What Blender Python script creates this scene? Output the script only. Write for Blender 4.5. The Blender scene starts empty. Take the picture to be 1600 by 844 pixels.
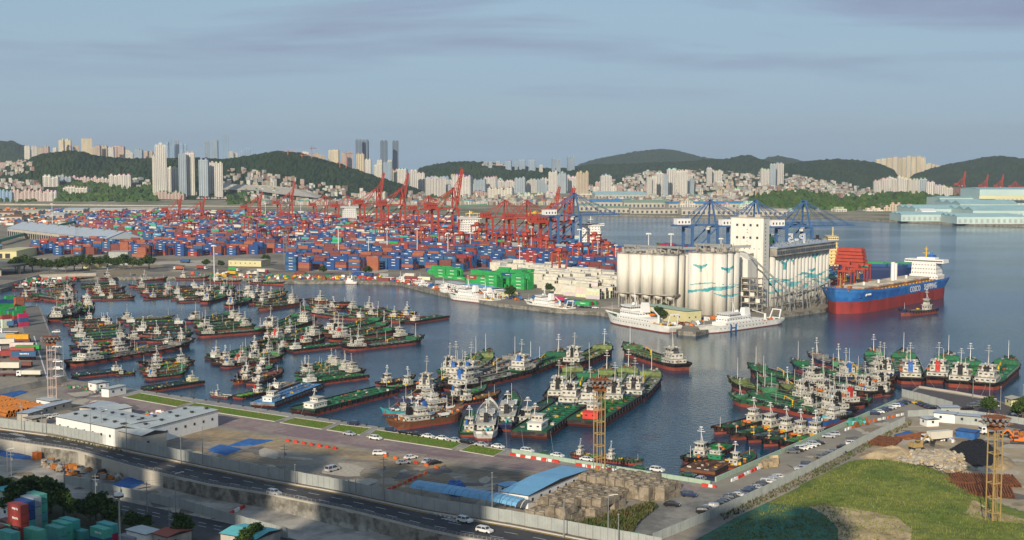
import bpy, math, random
import numpy as np
from math import sin, cos, pi, radians, sqrt, atan2, hypot
from mathutils import Vector, Matrix, noise as mnoise
random.seed(11)
R = random.Random(5)
SC = bpy.context.scene
COL = SC.collection
# ------------------------------------------------------------------ camera
FPX, CY0, HZ, CAMH = 2050.0, 422.0, 257.0, 100.0
PITCH = math.atan((CY0 - HZ) / FPX)
cam = bpy.data.cameras.new('camera'); camo = bpy.data.objects.new('camera', cam); COL.objects.link(camo)
cam.sensor_width = 36.0; cam.lens = 36.0 * FPX / 1600.0
cam.clip_start = 1.0; cam.clip_end = 40000.0
camo.location = (0, 0, CAMH); camo.rotation_euler = (pi / 2 - PITCH, 0, 0)
SC.camera = camo
# ------------------------------------------------------------------ world, sun, exposure
SUN_EL = radians(22.0)
SDX, SDY = 0.29, 0.957            # direction the shadows run on the ground
w = bpy.data.worlds.new('World'); SC.world = w; w.use_nodes = True
nt = w.node_tree; nt.nodes.clear()
def N(nt, t, **k):
    n = nt.nodes.new(t)
    for a, b in k.items():
        setattr(n, a, b)
    return n
out = N(nt, 'ShaderNodeOutputWorld'); bg = N(nt, 'ShaderNodeBackground'); bg.inputs[1].default_value = 0.10
sky = N(nt, 'ShaderNodeTexSky', sky_type='NISHITA', sun_disc=False)
sky.sun_elevation = SUN_EL; sky.sun_rotation = radians(180 + 17); sky.altitude = 50; sky.air_density = 1.0; sky.dust_density = 1.5; sky.ozone_density = 2.0
geo = N(nt, 'ShaderNodeTexCoord')
sep = N(nt, 'ShaderNodeSeparateXYZ'); nt.links.new(geo.outputs['Generated'], sep.inputs[0])
mz = N(nt, 'ShaderNodeMath', operation='MAXIMUM'); nt.links.new(sep.outputs[2], mz.inputs[0]); mz.inputs[1].default_value = 0.0
az = N(nt, 'ShaderNodeMath', operation='ADD'); nt.links.new(mz.outputs[0], az.inputs[0]); az.inputs[1].default_value = 0.10
dx = N(nt, 'ShaderNodeMath', operation='DIVIDE'); nt.links.new(sep.outputs[0], dx.inputs[0]); nt.links.new(az.outputs[0], dx.inputs[1])
dy = N(nt, 'ShaderNodeMath', operation='DIVIDE'); nt.links.new(sep.outputs[1], dy.inputs[0]); nt.links.new(az.outputs[0], dy.inputs[1])
cmb = N(nt, 'ShaderNodeCombineXYZ'); nt.links.new(dx.outputs[0], cmb.inputs[0]); nt.links.new(dy.outputs[0], cmb.inputs[1])
mp = N(nt, 'ShaderNodeMapping'); mp.inputs['Scale'].default_value = (0.55, 0.9, 1); mp.inputs['Location'].default_value = (2.3, 4.1, 0); nt.links.new(cmb.outputs[0], mp.inputs[0])
n1 = N(nt, 'ShaderNodeTexNoise'); n1.inputs['Scale'].default_value = 1.0; n1.inputs['Detail'].default_value = 7; n1.inputs['Roughness'].default_value = 0.55; n1.inputs['Distortion'].default_value = 0.5
nt.links.new(mp.outputs[0], n1.inputs['Vector'])
n2 = N(nt, 'ShaderNodeTexNoise'); n2.inputs['Scale'].default_value = 0.45; n2.inputs['Detail'].default_value = 3
nt.links.new(mp.outputs[0], n2.inputs['Vector'])
veil = N(nt, 'ShaderNodeMix', data_type='RGBA')       # high thin veil over the blue
veil.inputs[7].default_value = (3.4, 4.85, 6.3, 1)
vf = N(nt, 'ShaderNodeMapRange'); nt.links.new(n2.outputs[0], vf.inputs[0]); vf.inputs[1].default_value = 0.3; vf.inputs[2].default_value = 0.7; vf.inputs[3].default_value = 0.7; vf.inputs[4].default_value = 0.95
ze = N(nt, 'ShaderNodeMapRange'); nt.links.new(sep.outputs[2], ze.inputs[0]); ze.inputs[1].default_value = .18; ze.inputs[2].default_value = .9; ze.inputs[3].default_value = 1.0; ze.inputs[4].default_value = .35
vm = N(nt, 'ShaderNodeMath', operation='MULTIPLY'); nt.links.new(vf.outputs[0], vm.inputs[0]); nt.links.new(ze.outputs[0], vm.inputs[1]); nt.links.new(vm.outputs[0], veil.inputs[0]); nt.links.new(sky.outputs[0], veil.inputs[6])
cl = N(nt, 'ShaderNodeMix', data_type='RGBA'); cl.inputs[7].default_value = (2.75, 3.25, 4.7, 1)
cf = N(nt, 'ShaderNodeMapRange'); nt.links.new(n1.outputs[0], cf.inputs[0]); cf.inputs[1].default_value = 0.47; cf.inputs[2].default_value = 0.68; cf.inputs[3].default_value = 0.0; cf.inputs[4].default_value = 0.95
hf = N(nt, 'ShaderNodeMapRange'); nt.links.new(sep.outputs[2], hf.inputs[0]); hf.inputs[1].default_value = 0.03; hf.inputs[2].default_value = 0.10; hf.inputs[3].default_value = 0.15; hf.inputs[4].default_value = 1.0
cm = N(nt, 'ShaderNodeMath', operation='MULTIPLY'); nt.links.new(cf.outputs[0], cm.inputs[0]); nt.links.new(hf.outputs[0], cm.inputs[1])
nt.links.new(cm.outputs[0], cl.inputs[0]); nt.links.new(veil.outputs[2], cl.inputs[6])
nt.links.new(cl.outputs[2], bg.inputs[0]); nt.links.new(bg.outputs[0], out.inputs[0])
sun = bpy.data.lights.new('sun', 'SUN'); sun.energy = 4.9; sun.angle = radians(0.6); sun.color = (1.0, 0.88, 0.70)
suno = bpy.data.objects.new('sun', sun); COL.objects.link(suno)
sd = Vector((SDX * cos(SUN_EL), SDY * cos(SUN_EL), -sin(SUN_EL)))
suno.rotation_euler = sd.to_track_quat('-Z', 'Y').to_euler(); suno.location = (-200, -600, 400)
SC.view_settings.view_transform = 'Standard'; SC.view_settings.look = 'None'; SC.view_settings.exposure = 0.0; SC.view_settings.gamma = 1.0
SC.cycles.volume_bounces = 0; SC.cycles.max_bounces = 5; SC.cycles.volume_step_rate = 1.0
# ------------------------------------------------------------------ pixel -> place
def ray(x, y):
    u = (x - 800) / FPX; v = (CY0 - y) / FPX
    return (u, cos(PITCH) + v * sin(PITCH), -sin(PITCH) + v * cos(PITCH))
def G(x, y, z=0.0):
    d = ray(x, y); t = (z - CAMH) / d[2]
    return Vector((d[0] * t, d[1] * t, z))
def atY(x, y, Y):
    d = ray(x, y); t = Y / d[1]
    return Vector((d[0] * t, Y, CAMH + d[2] * t))
def zat(y, Y): return atY(800, y, Y).z
LZ = 2.5
def L(x, y): return G(x, y, LZ)
# ------------------------------------------------------------------ mesh builder
class MB:
    def __init__(s): s.v = []; s.f = []; s.m = []; s.T = None
    def add(s, vs, fs, m=0):
        o = len(s.v)
        if s.T is not None: vs = [tuple(s.T @ Vector(p)) for p in vs]
        s.v.extend(vs); s.f.extend([tuple(i + o for i in f) for f in fs]); s.m.extend([m] * len(fs))
    def box(s, x, y, z, a, b, c, m=0, r=0.0, tx=1.0, ty=1.0):   # centre x,y, base z, sizes; top scaled by tx,ty
        co, si = cos(r), sin(r); vs = []
        for k, (fx, fy) in ((0, (1, 1)), (c, (tx, ty))):
            for i, j in ((-1, -1), (1, -1), (1, 1), (-1, 1)):
                px, py = i * a / 2 * fx, j * b / 2 * fy
                vs.append((x + px * co - py * si, y + px * si + py * co, z + k))
        s.add(vs, [(3, 2, 1, 0), (4, 5, 6, 7), (0, 1, 5, 4), (1, 2, 6, 5), (2, 3, 7, 6), (3, 0, 4, 7)], m)
    def cyl(s, x, y, z, r, h, n=10, m=0, r2=None, cap=True):
        r2 = r if r2 is None else r2
        vs = [(x + r * cos(2 * pi * i / n), y + r * sin(2 * pi * i / n), z) for i in range(n)] + [(x + r2 * cos(2 * pi * i / n), y + r2 * sin(2 * pi * i / n), z + h) for i in range(n)]
        fs = [(i, (i + 1) % n, n + (i + 1) % n, n + i) for i in range(n)]
        if cap: fs += [tuple(range(n, 2 * n)), tuple(range(n - 1, -1, -1))]
        s.add(vs, fs, m)
    def bar(s, p, q, wd, m=0, n=4):
        p = Vector(p); q = Vector(q); d = q - p
        if d.length < 1e-6: return
        d.normalize(); up = Vector((0, 0, 1)) if abs(d.z) < 0.95 else Vector((1, 0, 0))
        a = d.cross(up).normalized(); b = a.cross(d); h = wd / 2 * (1.414 if n == 4 else 1.0); vs = []
        for c in (p, q):
            for i in range(n):
                t = 2 * pi * i / n + pi / 4; vs.append(tuple(c + a * h * cos(t) + b * h * sin(t)))
        s.add(vs, [(i, (i + 1) % n, n + (i + 1) % n, n + i) for i in range(n)] + [tuple(range(n - 1, -1, -1)), tuple(range(n, 2 * n))], m)
    def poly(s, pts, m=0): s.add([tuple(p) for p in pts], [tuple(range(len(pts)))], m)
    def prism(s, pts, z0, z1, m=0, mt=None):
        n = len(pts); vs = [(p[0], p[1], z0) for p in pts] + [(p[0], p[1], z1) for p in pts]
        ar = sum(pts[i][0] * pts[(i + 1) % n][1] - pts[(i + 1) % n][0] * pts[i][1] for i in range(n))
        fs = [(i, (i + 1) % n, n + (i + 1) % n, n + i) for i in range(n)]; top = [tuple(range(n, 2 * n))]
        if ar < 0: fs = [f[::-1] for f in fs]; top = [f[::-1] for f in top]
        s.add(vs, fs, m); s.add(vs[n:], [tuple(i - n for i in top[0])], m if mt is None else mt)
    def ext(s, prof, y0, y1, m=0):       # profile in x,z pushed along y
        n = len(prof); vs = [(p[0], y0, p[1]) for p in prof] + [(p[0], y1, p[1]) for p in prof]
        s.add(vs, [(i, n + i, n + (i + 1) % n, (i + 1) % n) for i in range(n)] + [tuple(range(n)), tuple(range(2 * n - 1, n - 1, -1))], m)
    def blob(s, x, y, z, r, h, m=0, j=0.25, n=7, rings=3, rr=R):
        vs = [(x, y, z + h)]; 
        for k in range(rings):
            t = (k + 1) / rings * pi / 2
            for i in range(n):
                a = 2 * pi * (i + 0.5 * (k % 2)) / n; q = 1 + rr.uniform(-j, j)
                vs.append((x + r * sin(t) * cos(a) * q, y + r * sin(t) * sin(a) * q, z + h * cos(t) * (1 + rr.uniform(-j, j)) if k < rings - 1 else z))
        fs = [(0, 1 + i, 1 + (i + 1) % n) for i in range(n)]
        for k in range(rings - 1):
            a = 1 + k * n; b = a + n
            fs += [(a + i, b + i, b + (i + 1) % n, a + (i + 1) % n) for i in range(n)]
        s.add(vs, fs, m)
    def mesh(s, name, mats, smooth=False):
        me = bpy.data.meshes.new(name); me.from_pydata([tuple(v) for v in s.v], [], s.f)
        for m in mats: me.materials.append(m)
        me.polygons.foreach_set('material_index', s.m)
        if smooth: me.polygons.foreach_set('use_smooth', [True] * len(s.f))
        me.update(); return me
    def build(s, name, mats, parent=None, smooth=False):
        return put(name, s.mesh(name, mats if isinstance(mats, (list, tuple)) else [mats], smooth), parent)
def put(name, me, parent=None, loc=None, rz=0.0, color=None):
    o = bpy.data.objects.new(name, me); COL.objects.link(o)
    if parent is not None: o.parent = parent
    if loc is not None: o.location = loc
    if rz: o.rotation_euler = (0, 0, rz)
    if color: o.color = color
    return o
def tag(o, label=None, cat=None, group=None, kind=None):
    if label: o['label'] = label
    if cat: o['category'] = cat
    if group: o['group'] = group
    if kind: o['kind'] = kind
    return o
def thing(name, label, cat, loc=(0, 0, 0), rz=0.0, group=None, sc=None):
    o = bpy.data.objects.new(name, None); COL.objects.link(o); o.location = loc; o.rotation_euler = (0, 0, rz); o.empty_display_size = 1
    if sc: o.scale = sc
    return tag(o, label, cat, group)
KIT = {}
def inst(kit, parent, colors=None):
    """kit = list of (name, mesh, tint key, kind, children)"""
    for nm, me, ck, kd, ch in kit:
        o = put(nm, me, parent)
        if colors and ck in colors: o.color = colors[ck]
        if kd: o['kind'] = kd
        for nm2, me2, ck2, kd2, _ in ch:
            o2 = put(nm2, me2, o)
            if colors and ck2 in colors: o2.color = colors[ck2]
            if kd2: o2['kind'] = kd2
ORD = ['first', 'second', 'third', 'fourth', 'fifth', 'sixth', 'seventh', 'eighth', 'ninth', 'tenth', 'eleventh', 'twelfth']
def ordn(i):
    if i < 12: return ORD[i]
    n = i + 1; return '%d%s' % (n, 'th' if 10 <= n % 100 <= 20 else {1: 'st', 2: 'nd', 3: 'rd'}.get(n % 10, 'th'))
REG = {}
def reg(o, look, zone, x=None):      # labelled at the end, in order from the left inside its zone
    REG.setdefault((look, zone), []).append((o, x if x is not None else o.location.x / max(o.location.y, 1)))
def label_all():
    for (look, zone), L_ in REG.items():
        L_.sort(key=lambda t: t[1])
        for i, (o, _) in enumerate(L_):
            o['label'] = '%s %s' % (look, zone) if len(L_) == 1 else '%s %s, %s from left' % (look, zone, ordn(i))
# ------------------------------------------------------------------ materials
def mat(name, c, rough=0.7, ns=0.0, amp=0.0, bump=0.0, bs=None, c2=None, th=(0.45, 0.6), ns2=None, metal=0.0, oc=False, spec=0.3, stretch=None, detail=4):
    m = bpy.data.materials.new(name); m.use_nodes = True; t = m.node_tree; b = t.nodes['Principled BSDF']
    b.inputs['Roughness'].default_value = rough; b.inputs['Metallic'].default_value = metal; b.inputs['Specular IOR Level'].default_value = spec
    src = None
    if oc:
        oi = N(t, 'ShaderNodeObjectInfo'); src = oi.outputs['Color']
    pos = None
    if ns or ns2 or bump:
        g = N(t, 'ShaderNodeNewGeometry'); pos = g.outputs['Position']
        if stretch:
            k = N(t, 'ShaderNodeMapping'); k.inputs['Scale'].default_value = stretch; t.links.new(pos, k.inputs[0]); pos = k.outputs[0]
    if c2 is not None:
        nz = N(t, 'ShaderNodeTexNoise'); nz.inputs['Scale'].default_value = ns2 or ns; nz.inputs['Detail'].default_value = 6; nz.inputs['Roughness'].default_value = 0.62; t.links.new(pos, nz.inputs['Vector'])
        mr = N(t, 'ShaderNodeMapRange'); t.links.new(nz.outputs[0], mr.inputs[0]); mr.inputs[1].default_value = th[0]; mr.inputs[2].default_value = th[1]
        mx = N(t, 'ShaderNodeMix', data_type='RGBA'); t.links.new(mr.outputs[0], mx.inputs[0])
        if src: t.links.new(src, mx.inputs[6])
        else: mx.inputs[6].default_value = (*c, 1)
        mx.inputs[7].default_value = (*c2, 1); src = mx.outputs[2]
    if amp:
        nz = N(t, 'ShaderNodeTexNoise'); nz.inputs['Scale'].default_value = ns; nz.inputs['Detail'].default_value = detail; nz.inputs['Roughness'].default_value = 0.65; t.links.new(pos, nz.inputs['Vector'])
        mr = N(t, 'ShaderNodeMapRange'); t.links.new(nz.outputs[0], mr.inputs[0]); mr.inputs[1].default_value = 0.25; mr.inputs[2].default_value = 0.75; mr.inputs[3].default_value = 1 - amp; mr.inputs[4].default_value = 1 + amp
        mx = N(t, 'ShaderNodeVectorMath', operation='SCALE'); t.links.new(mr.outputs[0], mx.inputs[3])
        if src: t.links.new(src, mx.inputs[0])
        else: mx.inputs[0].default_value = c
        src = mx.outputs[0]
    if src: t.links.new(src, b.inputs['Base Color'])
    else: b.inputs['Base Color'].default_value = (*c, 1)
    if bump:
        nz = N(t, 'ShaderNodeTexNoise'); nz.inputs['Scale'].default_value = bs or ns; nz.inputs['Detail'].default_value = 5; t.links.new(pos, nz.inputs['Vector'])
        bp = N(t, 'ShaderNodeBump'); bp.inputs['Strength'].default_value = 1.0; bp.inputs['Distance'].default_value = bump; t.links.new(nz.outputs[0], bp.inputs['Height']); t.links.new(bp.outputs[0], b.inputs['Normal'])
    return m
M = {}
M['asphalt'] = mat('asphalt', (.05, .05, .055), .9, .6, .25, c2=(.075, .072, .07), ns2=.05, bump=.01, bs=4)
M['asphalt_worn'] = mat('asphalt_worn', (.105, .095, .105), .9, .5, .2, c2=(.16, .14, .13), ns2=.03)
M['purple'] = mat('purple_paving', (.24, .17, .17), .9, .4, .18, c2=(.31, .24, .21), ns2=.05)
M['yard'] = mat('yard_ground', (.34, .29, .225), .95, .25, .25, c2=(.22, .20, .17), ns2=.02, th=(.42, .62))
M['yard2'] = mat('terminal_ground', (.27, .235, .18), .95, .1, .25, c2=(.19, .17, .14), ns2=.012)
M['dirt'] = mat('dirt', (.36, .27, .16), .95, .35, .3, c2=(.25, .2, .14), ns2=.06, bump=.1, bs=1)
M['sand'] = mat('sand', (.50, .38, .22), .95, .35, .25, c2=(.3, .22, .13), ns2=.12, bump=.2, bs=.8)
M['concrete'] = mat('concrete', (.42, .38, .32), .9, .4, .18, c2=(.24, .225, .2), ns2=.09)
M['concrete_l'] = mat('pale_concrete', (.46, .42, .35), .9, .3, .15, c2=(.38, .345, .29), ns2=.15)
M['blocks'] = mat('weathered_concrete', (.30, .25, .185), .95, .8, .25, c2=(.17, .14, .10), ns2=.35, bump=.05, bs=1.5)
M['path'] = mat('quay_paving', (.33, .31, .27), .9, .5, .15, c2=(.26, .24, .22), ns2=.1)
M['kerb'] = mat('kerb_stone', (.5, .47, .42), .8, 1, .1)
M['grass'] = mat('grass', (.11, .185, .015), .95, 1.2, .35, c2=(.16, .18, .03), ns2=.15, bump=.1, bs=3)
M['grass2'] = mat('mound_grass', (.19, .21, .045), .95, .6, .4, c2=(.11, .155, .03), ns2=.07, th=(.42, .62), bump=.25, bs=.8)
M['weeds'] = mat('weeds', (.06, .09, .02), .95, 1.5, .45, c2=(.14, .11, .05), ns2=.4, bump=.2, bs=2)
M['forest'] = mat('forest', (.018, .040, .014), 1.0, .02, .35, c2=(.030, .05, .016), ns2=.006, spec=.05)
M['forest_l'] = mat('wood_foliage', (.04, .085, .018), 1.0, .03, .4, c2=(.06, .10, .02), ns2=.02, spec=.05)
M['leaf'] = mat('leaves', (.045, .085, .018), .8, .8, .5, c2=(.09, .12, .02), ns2=.5, spec=.15)
M['bark'] = mat('bark', (.12, .09, .06), .9, 3, .3)
M['white'] = mat('white_paint', (.54, .52, .46), .6, .7, .2, c2=(.24, .17, .10), ns2=.6, th=(.48, .7))
M['white_c'] = mat('clean_white', (.78, .76, .72), .5, .5, .06)
M['cream'] = mat('cream_silo', (.72, .69, .61), .75, .12, .1, c2=(.46, .41, .32), ns2=.7, th=(.5, .85), stretch=(1, 1, .07))
M['roofw'] = mat('pale_metal_roof', (.46, .49, .47), .5, .3, .15)
M['roofg'] = mat('grey_metal_roof', (.40, .45, .50), .5, .1, .12)
M['blue_roof'] = mat('blue_metal_roof', (.16, .38, .58), .45, .3, .12)
M['blue_dk'] = mat('blue_sheet', (.03, .12, .34), .6, .5, .3, bump=.15, bs=.7)
M['teal'] = mat('teal_paint', (.12, .45, .47), .6, .3, .1)
M['teal_roof'] = mat('teal_roof', (.30, .47, .49), .6, .05, .15)
M['steel'] = mat('galvanised_steel', (.25, .255, .25), .6, 1, .2, metal=.1)
M['steel_p'] = mat('pinkish_steel', (.55, .42, .38), .6, 1, .12)
M['steel_y'] = mat('ochre_steel', (.38, .26, .10), .6, 1, .2)
M['dark'] = mat('dark_metal', (.03, .03, .035), .6, 2, .2)
M['black'] = mat('black_paint', (.018, .018, .02), .5)
M['glass'] = mat('window_glass', (.03, .04, .05), .15, spec=.6)
M['glassb'] = mat('dark_glazing', (.05, .07, .09), .3, spec=.5)
M['rust'] = mat('rust', (.30, .10, .035), .9, 1.2, .4, c2=(.14, .06, .03), ns2=.6)
M['rust_o'] = mat('orange_rust', (.42, .15, .03), .9, .9, .35)
M['red'] = mat('red_paint', (.50, .045, .03), .55, 1, .15)
M['crane_red'] = mat('crane_red', (.40, .055, .03), .6, .3, .2)
M['crane_blue'] = mat('crane_blue', (.055, .13, .28), .6, .3, .15)
M['orange'] = mat('orange_paint', (.65, .16, .02), .6, 1, .15)
M['yellow'] = mat('yellow_paint', (.68, .42, .03), .6, 1, .15)
M['deck_green'] = mat('green_deck', (.02, .095, .05), .7, .5, .3, c2=(.10, .08, .05), ns2=.35, th=(.55, .72))
M['deck_tint'] = mat('tinted_deck', (.03, .12, .06), .8, .9, .4, c2=(.07, .055, .04), ns2=.3, th=(.5, .72), oc=True)
M['hull_tint'] = mat('hull_paint', (.02, .02, .02), .6, .5, .2, c2=(.11, .055, .035), ns2=.4, th=(.48, .7), oc=True)
M['boot'] = mat('antifouling', (.25, .055, .035), .75, .08, .35, c2=(.12, .045, .03), ns2=.25, th=(.5, .7))
M['tint'] = mat('tinted_paint', (.5, .5, .5), .6, .3, .12, oc=True)
M['wall_tint'] = mat('tinted_wall', (.5, .5, .5), .8, .02, .1, oc=True)
M['car'] = mat('car_paint', (.5, .5, .5), .25, oc=True, spec=.6)
M['tyre'] = mat('tyre_rubber', (.015, .015, .015), .8)
M['pink_boot'] = mat('red_boot', (.32, .04, .035), .65, .2, .25, c2=(.17, .035, .03), ns2=.16, th=(.45, .75), stretch=(1, 1, .3))
M['cobalt'] = mat('blue_topside', (.022, .11, .36), .5, .2, .15, c2=(.03, .16, .42), ns2=.1)
M['coal'] = mat('coal', (.012, .013, .018), .9, .8, .5, bump=.3, bs=.8)
M['rubble'] = mat('rubble', (.42, .35, .25), .95, .5, .35)
M['mark'] = mat('road_marking', (.62, .62, .6), .8, 1, .15)
M['lamp'] = mat('lamp_glass', (.6, .6, .58), .3)
M['fence'] = mat('fence_sheet', (.36, .38, .36), .6, .3, .15)
M['fence_g'] = mat('green_mesh', (.06, .22, .14), .8, 1, .2)
M['green_p'] = mat('green_paint', (.02, .22, .08), .6, 1, .2)
M['mint'] = mat('mint_parapet', (.34, .44, .34), .8, .6, .12)
M['paleyel'] = mat('pale_yellow_wall', (.60, .55, .30), .8, .3, .08)
# water
m = bpy.data.materials.new('sea_water'); m.use_nodes = True; t = m.node_tree; b = t.nodes['Principled BSDF']
b.inputs['Roughness'].default_value = .10; b.inputs['IOR'].default_value = 1.333; b.inputs['Specular IOR Level'].default_value = .2
g = N(t, 'ShaderNodeNewGeometry'); k = N(t, 'ShaderNodeMapping'); k.inputs['Scale'].default_value = (.35, .6, 1); k.inputs['Rotation'].default_value = (0, 0, .4); t.links.new(g.outputs['Position'], k.inputs[0])
a = N(t, 'ShaderNodeTexNoise'); a.inputs['Scale'].default_value = 1.1; a.inputs['Detail'].default_value = 4; t.links.new(k.outputs[0], a.inputs['Vector'])
a2 = N(t, 'ShaderNodeTexNoise'); a2.inputs['Scale'].default_value = .012; a2.inputs['Detail'].default_value = 4; t.links.new(k.outputs[0], a2.inputs['Vector'])
mr = N(t, 'ShaderNodeMapRange'); t.links.new(a2.outputs[0], mr.inputs[0]); mr.inputs[1].default_value = .42; mr.inputs[2].default_value = .6; mr.inputs[3].default_value = .08; mr.inputs[4].default_value = .42
bp = N(t, 'ShaderNodeBump'); bp.inputs['Distance'].default_value = 1.0; t.links.new(mr.outputs[0], bp.inputs['Distance']); t.links.new(a.outputs[0], bp.inputs['Height']); t.links.new(bp.outputs[0], b.inputs['Normal'])
mx = N(t, 'ShaderNodeMix', data_type='RGBA'); mx.inputs[6].default_value = (.006, .05, .085, 1); mx.inputs[7].default_value = (.007, .06, .115, 1); t.links.new(a2.outputs[0], mx.inputs[0]); t.links.new(mx.outputs[2], b.inputs['Base Color'])
M['water'] = m
# ================================================================== SETTING
def sheet(name, pts, m, z=None, kind='structure', drop=None, parent=None):
    """flat polygon; with drop, side walls down to that height"""
    b = MB()
    q = [(p[0], p[1]) for p in pts]; zz = pts[0].z if z is None else z
    if drop is None:
        ar = sum(q[i][0] * q[(i + 1) % len(q)][1] - q[(i + 1) % len(q)][0] * q[i][1] for i in range(len(q)))
        if ar < 0: q = q[::-1]
        b.poly([(x, y, zz) for x, y in q])
        mm = [m]
    else:
        b.prism(q, drop, zz, 1, 0); mm = [m, M['quaywall']]
    o = b.build(name, mm, parent)
    if kind: o['kind'] = kind
    return o
M['quaywall'] = mat('quay_wall', (.26, .24, .20), .9, .5, .3, c2=(.12, .11, .09), ns2=.3)
# sea: one sheet whose near edge lies under the near land
wp = [G(-1500, 560), G(-300, 545), G(60, 640), G(600, 730), G(1110, 800), G(1480, 690), G(2400, 760)]
wp = [(p.x, p.y) for p in wp] + [(9000, 900), (9000, 4200), (-9000, 4200), (-9000, 1200)]
b = MB(); b.poly([(x, y, 0) for x, y in wp]); tag(b.build('sea', M['water']), kind='structure')
# near land (front quay)
f1 = [L(-900, 492), L(-300, 482), L(25, 478), L(62, 478), L(84, 533), L(106, 592), L(136, 597), L(196, 606), L(601, 668), L(726, 689), L(1092, 752), L(1117, 752), L(1260, 688), L(1405, 624), L(1434, 604), L(1490, 613), L(1557, 625), L(1602, 640), L(1800, 668), L(2300, 720)]
edge = [L(2000, 1050), L(1000, 864), L(918, 853), L(718, 841.5), L(660, 829), L(544, 799), L(420, 774), L(324, 759), L(200, 729), L(124, 707), L(0, 688), L(-300, 640)]
lw = G(1000, 864, LZ)
sheet('quay_ground', f1 + edge, M['yard'], drop=-2.6)
# low ground in front of the retaining wall
LOW = -1.5
sheet('ground', [Vector((-2600, 700, LOW)), G(-300, 640, LOW), G(0, 690, LOW), G(560, 830, LOW), G(1100, 880, LOW), Vector((900, 300, LOW)), Vector((900, -900, LOW)), Vector((-2600, -900, LOW))], M['concrete'], z=LOW)
# terminal land
tb = [L(-900, 470), L(-200, 462), L(0, 452), L(60, 434), L(150, 433), L(330, 432), L(455, 439), L(560, 439), L(622, 441), L(690, 458), L(780, 474), L(860, 483), L(932, 487), L(960, 491), L(1050, 508), L(1060, 517), L(1087, 519), L(1215, 492), L(1290, 482), L(1330, 455), L(1392, 436), L(1360, 424), L(1290, 420), L(1120, 400), L(890, 376), L(760, 363), L(640, 354), L(540, 348), L(430, 341), L(300, 338)]
sheet('terminal_ground', tb + [Vector((-3000, 3600, LZ)), Vector((-3000, 1300, LZ))], M['yard2'], drop=-2)
ft = [L(-60, 336), L(300, 336.5), L(430, 338), L(540, 342), L(640, 344), L(740, 347.5), L(852, 352), L(866, 334), L(1000, 336.5), L(1200, 341), L(1290, 339), L(1400, 345), L(1500, 349.5), L(1605, 353), L(1900, 366)]
FARG = mat('far_ground', (.30, .26, .18), .95, .02, .35, c2=(.14, .15, .07), ns2=.008)
sheet('far_shore_ground', ft + [Vector((9000, 2600, LZ)), Vector((9000, 13000, LZ)), Vector((-9000, 13000, LZ)), Vector((-9000, 3100, LZ))], FARG, drop=-2)
# ------------------------------------------------------------------ hills
RID = []
def ridge(Y, Wf, Wb, prof, amp=1.0):
    xs = [p[0] for p in prof]; zs = [zat(p[1], Y) for p in prof]
    RID.append((Y, Wf, Wb, [(x - 800) / FPX for x in xs], zs, amp))
ridge(7200, 1100, 1200, [(-260, 240), (-120, 222), (-50, 216), (0, 219), (25, 221), (42, 228), (60, 240), (90, 262)])
ridge(4300, 760, 900, [(-260, 290), (-100, 282), (-40, 276), (0, 266), (40, 251), (70, 241), (105, 236.5), (130, 239), (160, 247), (200, 250), (240, 249), (300, 247), (350, 248), (375, 245), (400, 241), (430, 237), (455, 237), (480, 242), (500, 248), (530, 256), (560, 266), (600, 281), (640, 293), (665, 301), (690, 312)])
ridge(5400, 600, 900, [(630, 283), (655, 266), (680, 259), (700, 255), (740, 252), (770, 255), (800, 262), (850, 263), (900, 262), (925, 275)])
ridge(9500, 1500, 1500, [(880, 262), (905, 257), (940, 247), (980, 240), (1010, 235), (1035, 233), (1060, 236), (1090, 245), (1130, 251), (1175, 262)])
ridge(6600, 900, 900, [(860, 270), (890, 262), (930, 257), (1000, 256), (1060, 253), (1100, 249), (1140, 247), (1165, 243), (1190, 250), (1218, 258), (1270, 270)])
ridge(8800, 1200, 1200, [(1170, 262), (1185, 249), (1215, 244), (1240, 248), (1262, 255), (1290, 265)])
ridge(5900, 900, 900, [(1180, 275), (1200, 264), (1230, 256), (1260, 251), (1290, 249), (1330, 250), (1365, 255), (1385, 262), (1400, 269), (1420, 280)])
ridge(6400, 900, 900, [(1400, 285), (1425, 274), (1455, 264), (1490, 255), (1530, 247), (1563, 244), (1600, 249), (1660, 256), (1800, 262)])
ridge(3620, 280, 400, [(1140, 322), (1165, 306), (1190, 297), (1220, 293), (1250, 295), (1285, 302), (1320, 312), (1345, 320)])
ridge(3720, 300, 400, [(1290, 325), (1320, 312), (1350, 305), (1400, 302), (1450, 305), (1480, 309), (1520, 318)])
ridge(5200, 1100, 700, [(880, 300), (915, 289), (950, 281), (1000, 273), (1030, 269), (1060, 268), (1100, 270), (1150, 272), (1200, 276), (1250, 281), (1300, 290), (1350, 297), (1400, 300), (1430, 310)], .15)
ridge(3900, 420, 700, [(-200, 288), (0, 288), (60, 290), (120, 291), (240, 292), (350, 296), (420, 300), (520, 306), (600, 312), (660, 318)], .4)
ridge(6100, 700, 500, [(-200, 262), (0, 262), (60, 262), (130, 258), (280, 262), (400, 268)], .2)
def terr(X, Y):
    u = X / Y; z = -6.0; am = 0.0
    for (Yi, Wf, Wb, us, zs, amp) in RID:
        if u <= us[0] or u >= us[-1]: continue
        zr = float(np.interp(u, us, zs)); t = (Yi - Y) / Wf if Y < Yi else (Y - Yi) / Wb
        if t >= 1: continue
        e = min(1, (u - us[0]) / .012, (us[-1] - u) / .012)
        g = (1 - t) ** 2 * (1 + 2 * t)
        h = (zr + 6) * g * e - 6
        if h > z: z = h; am = amp
    return z, am
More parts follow.
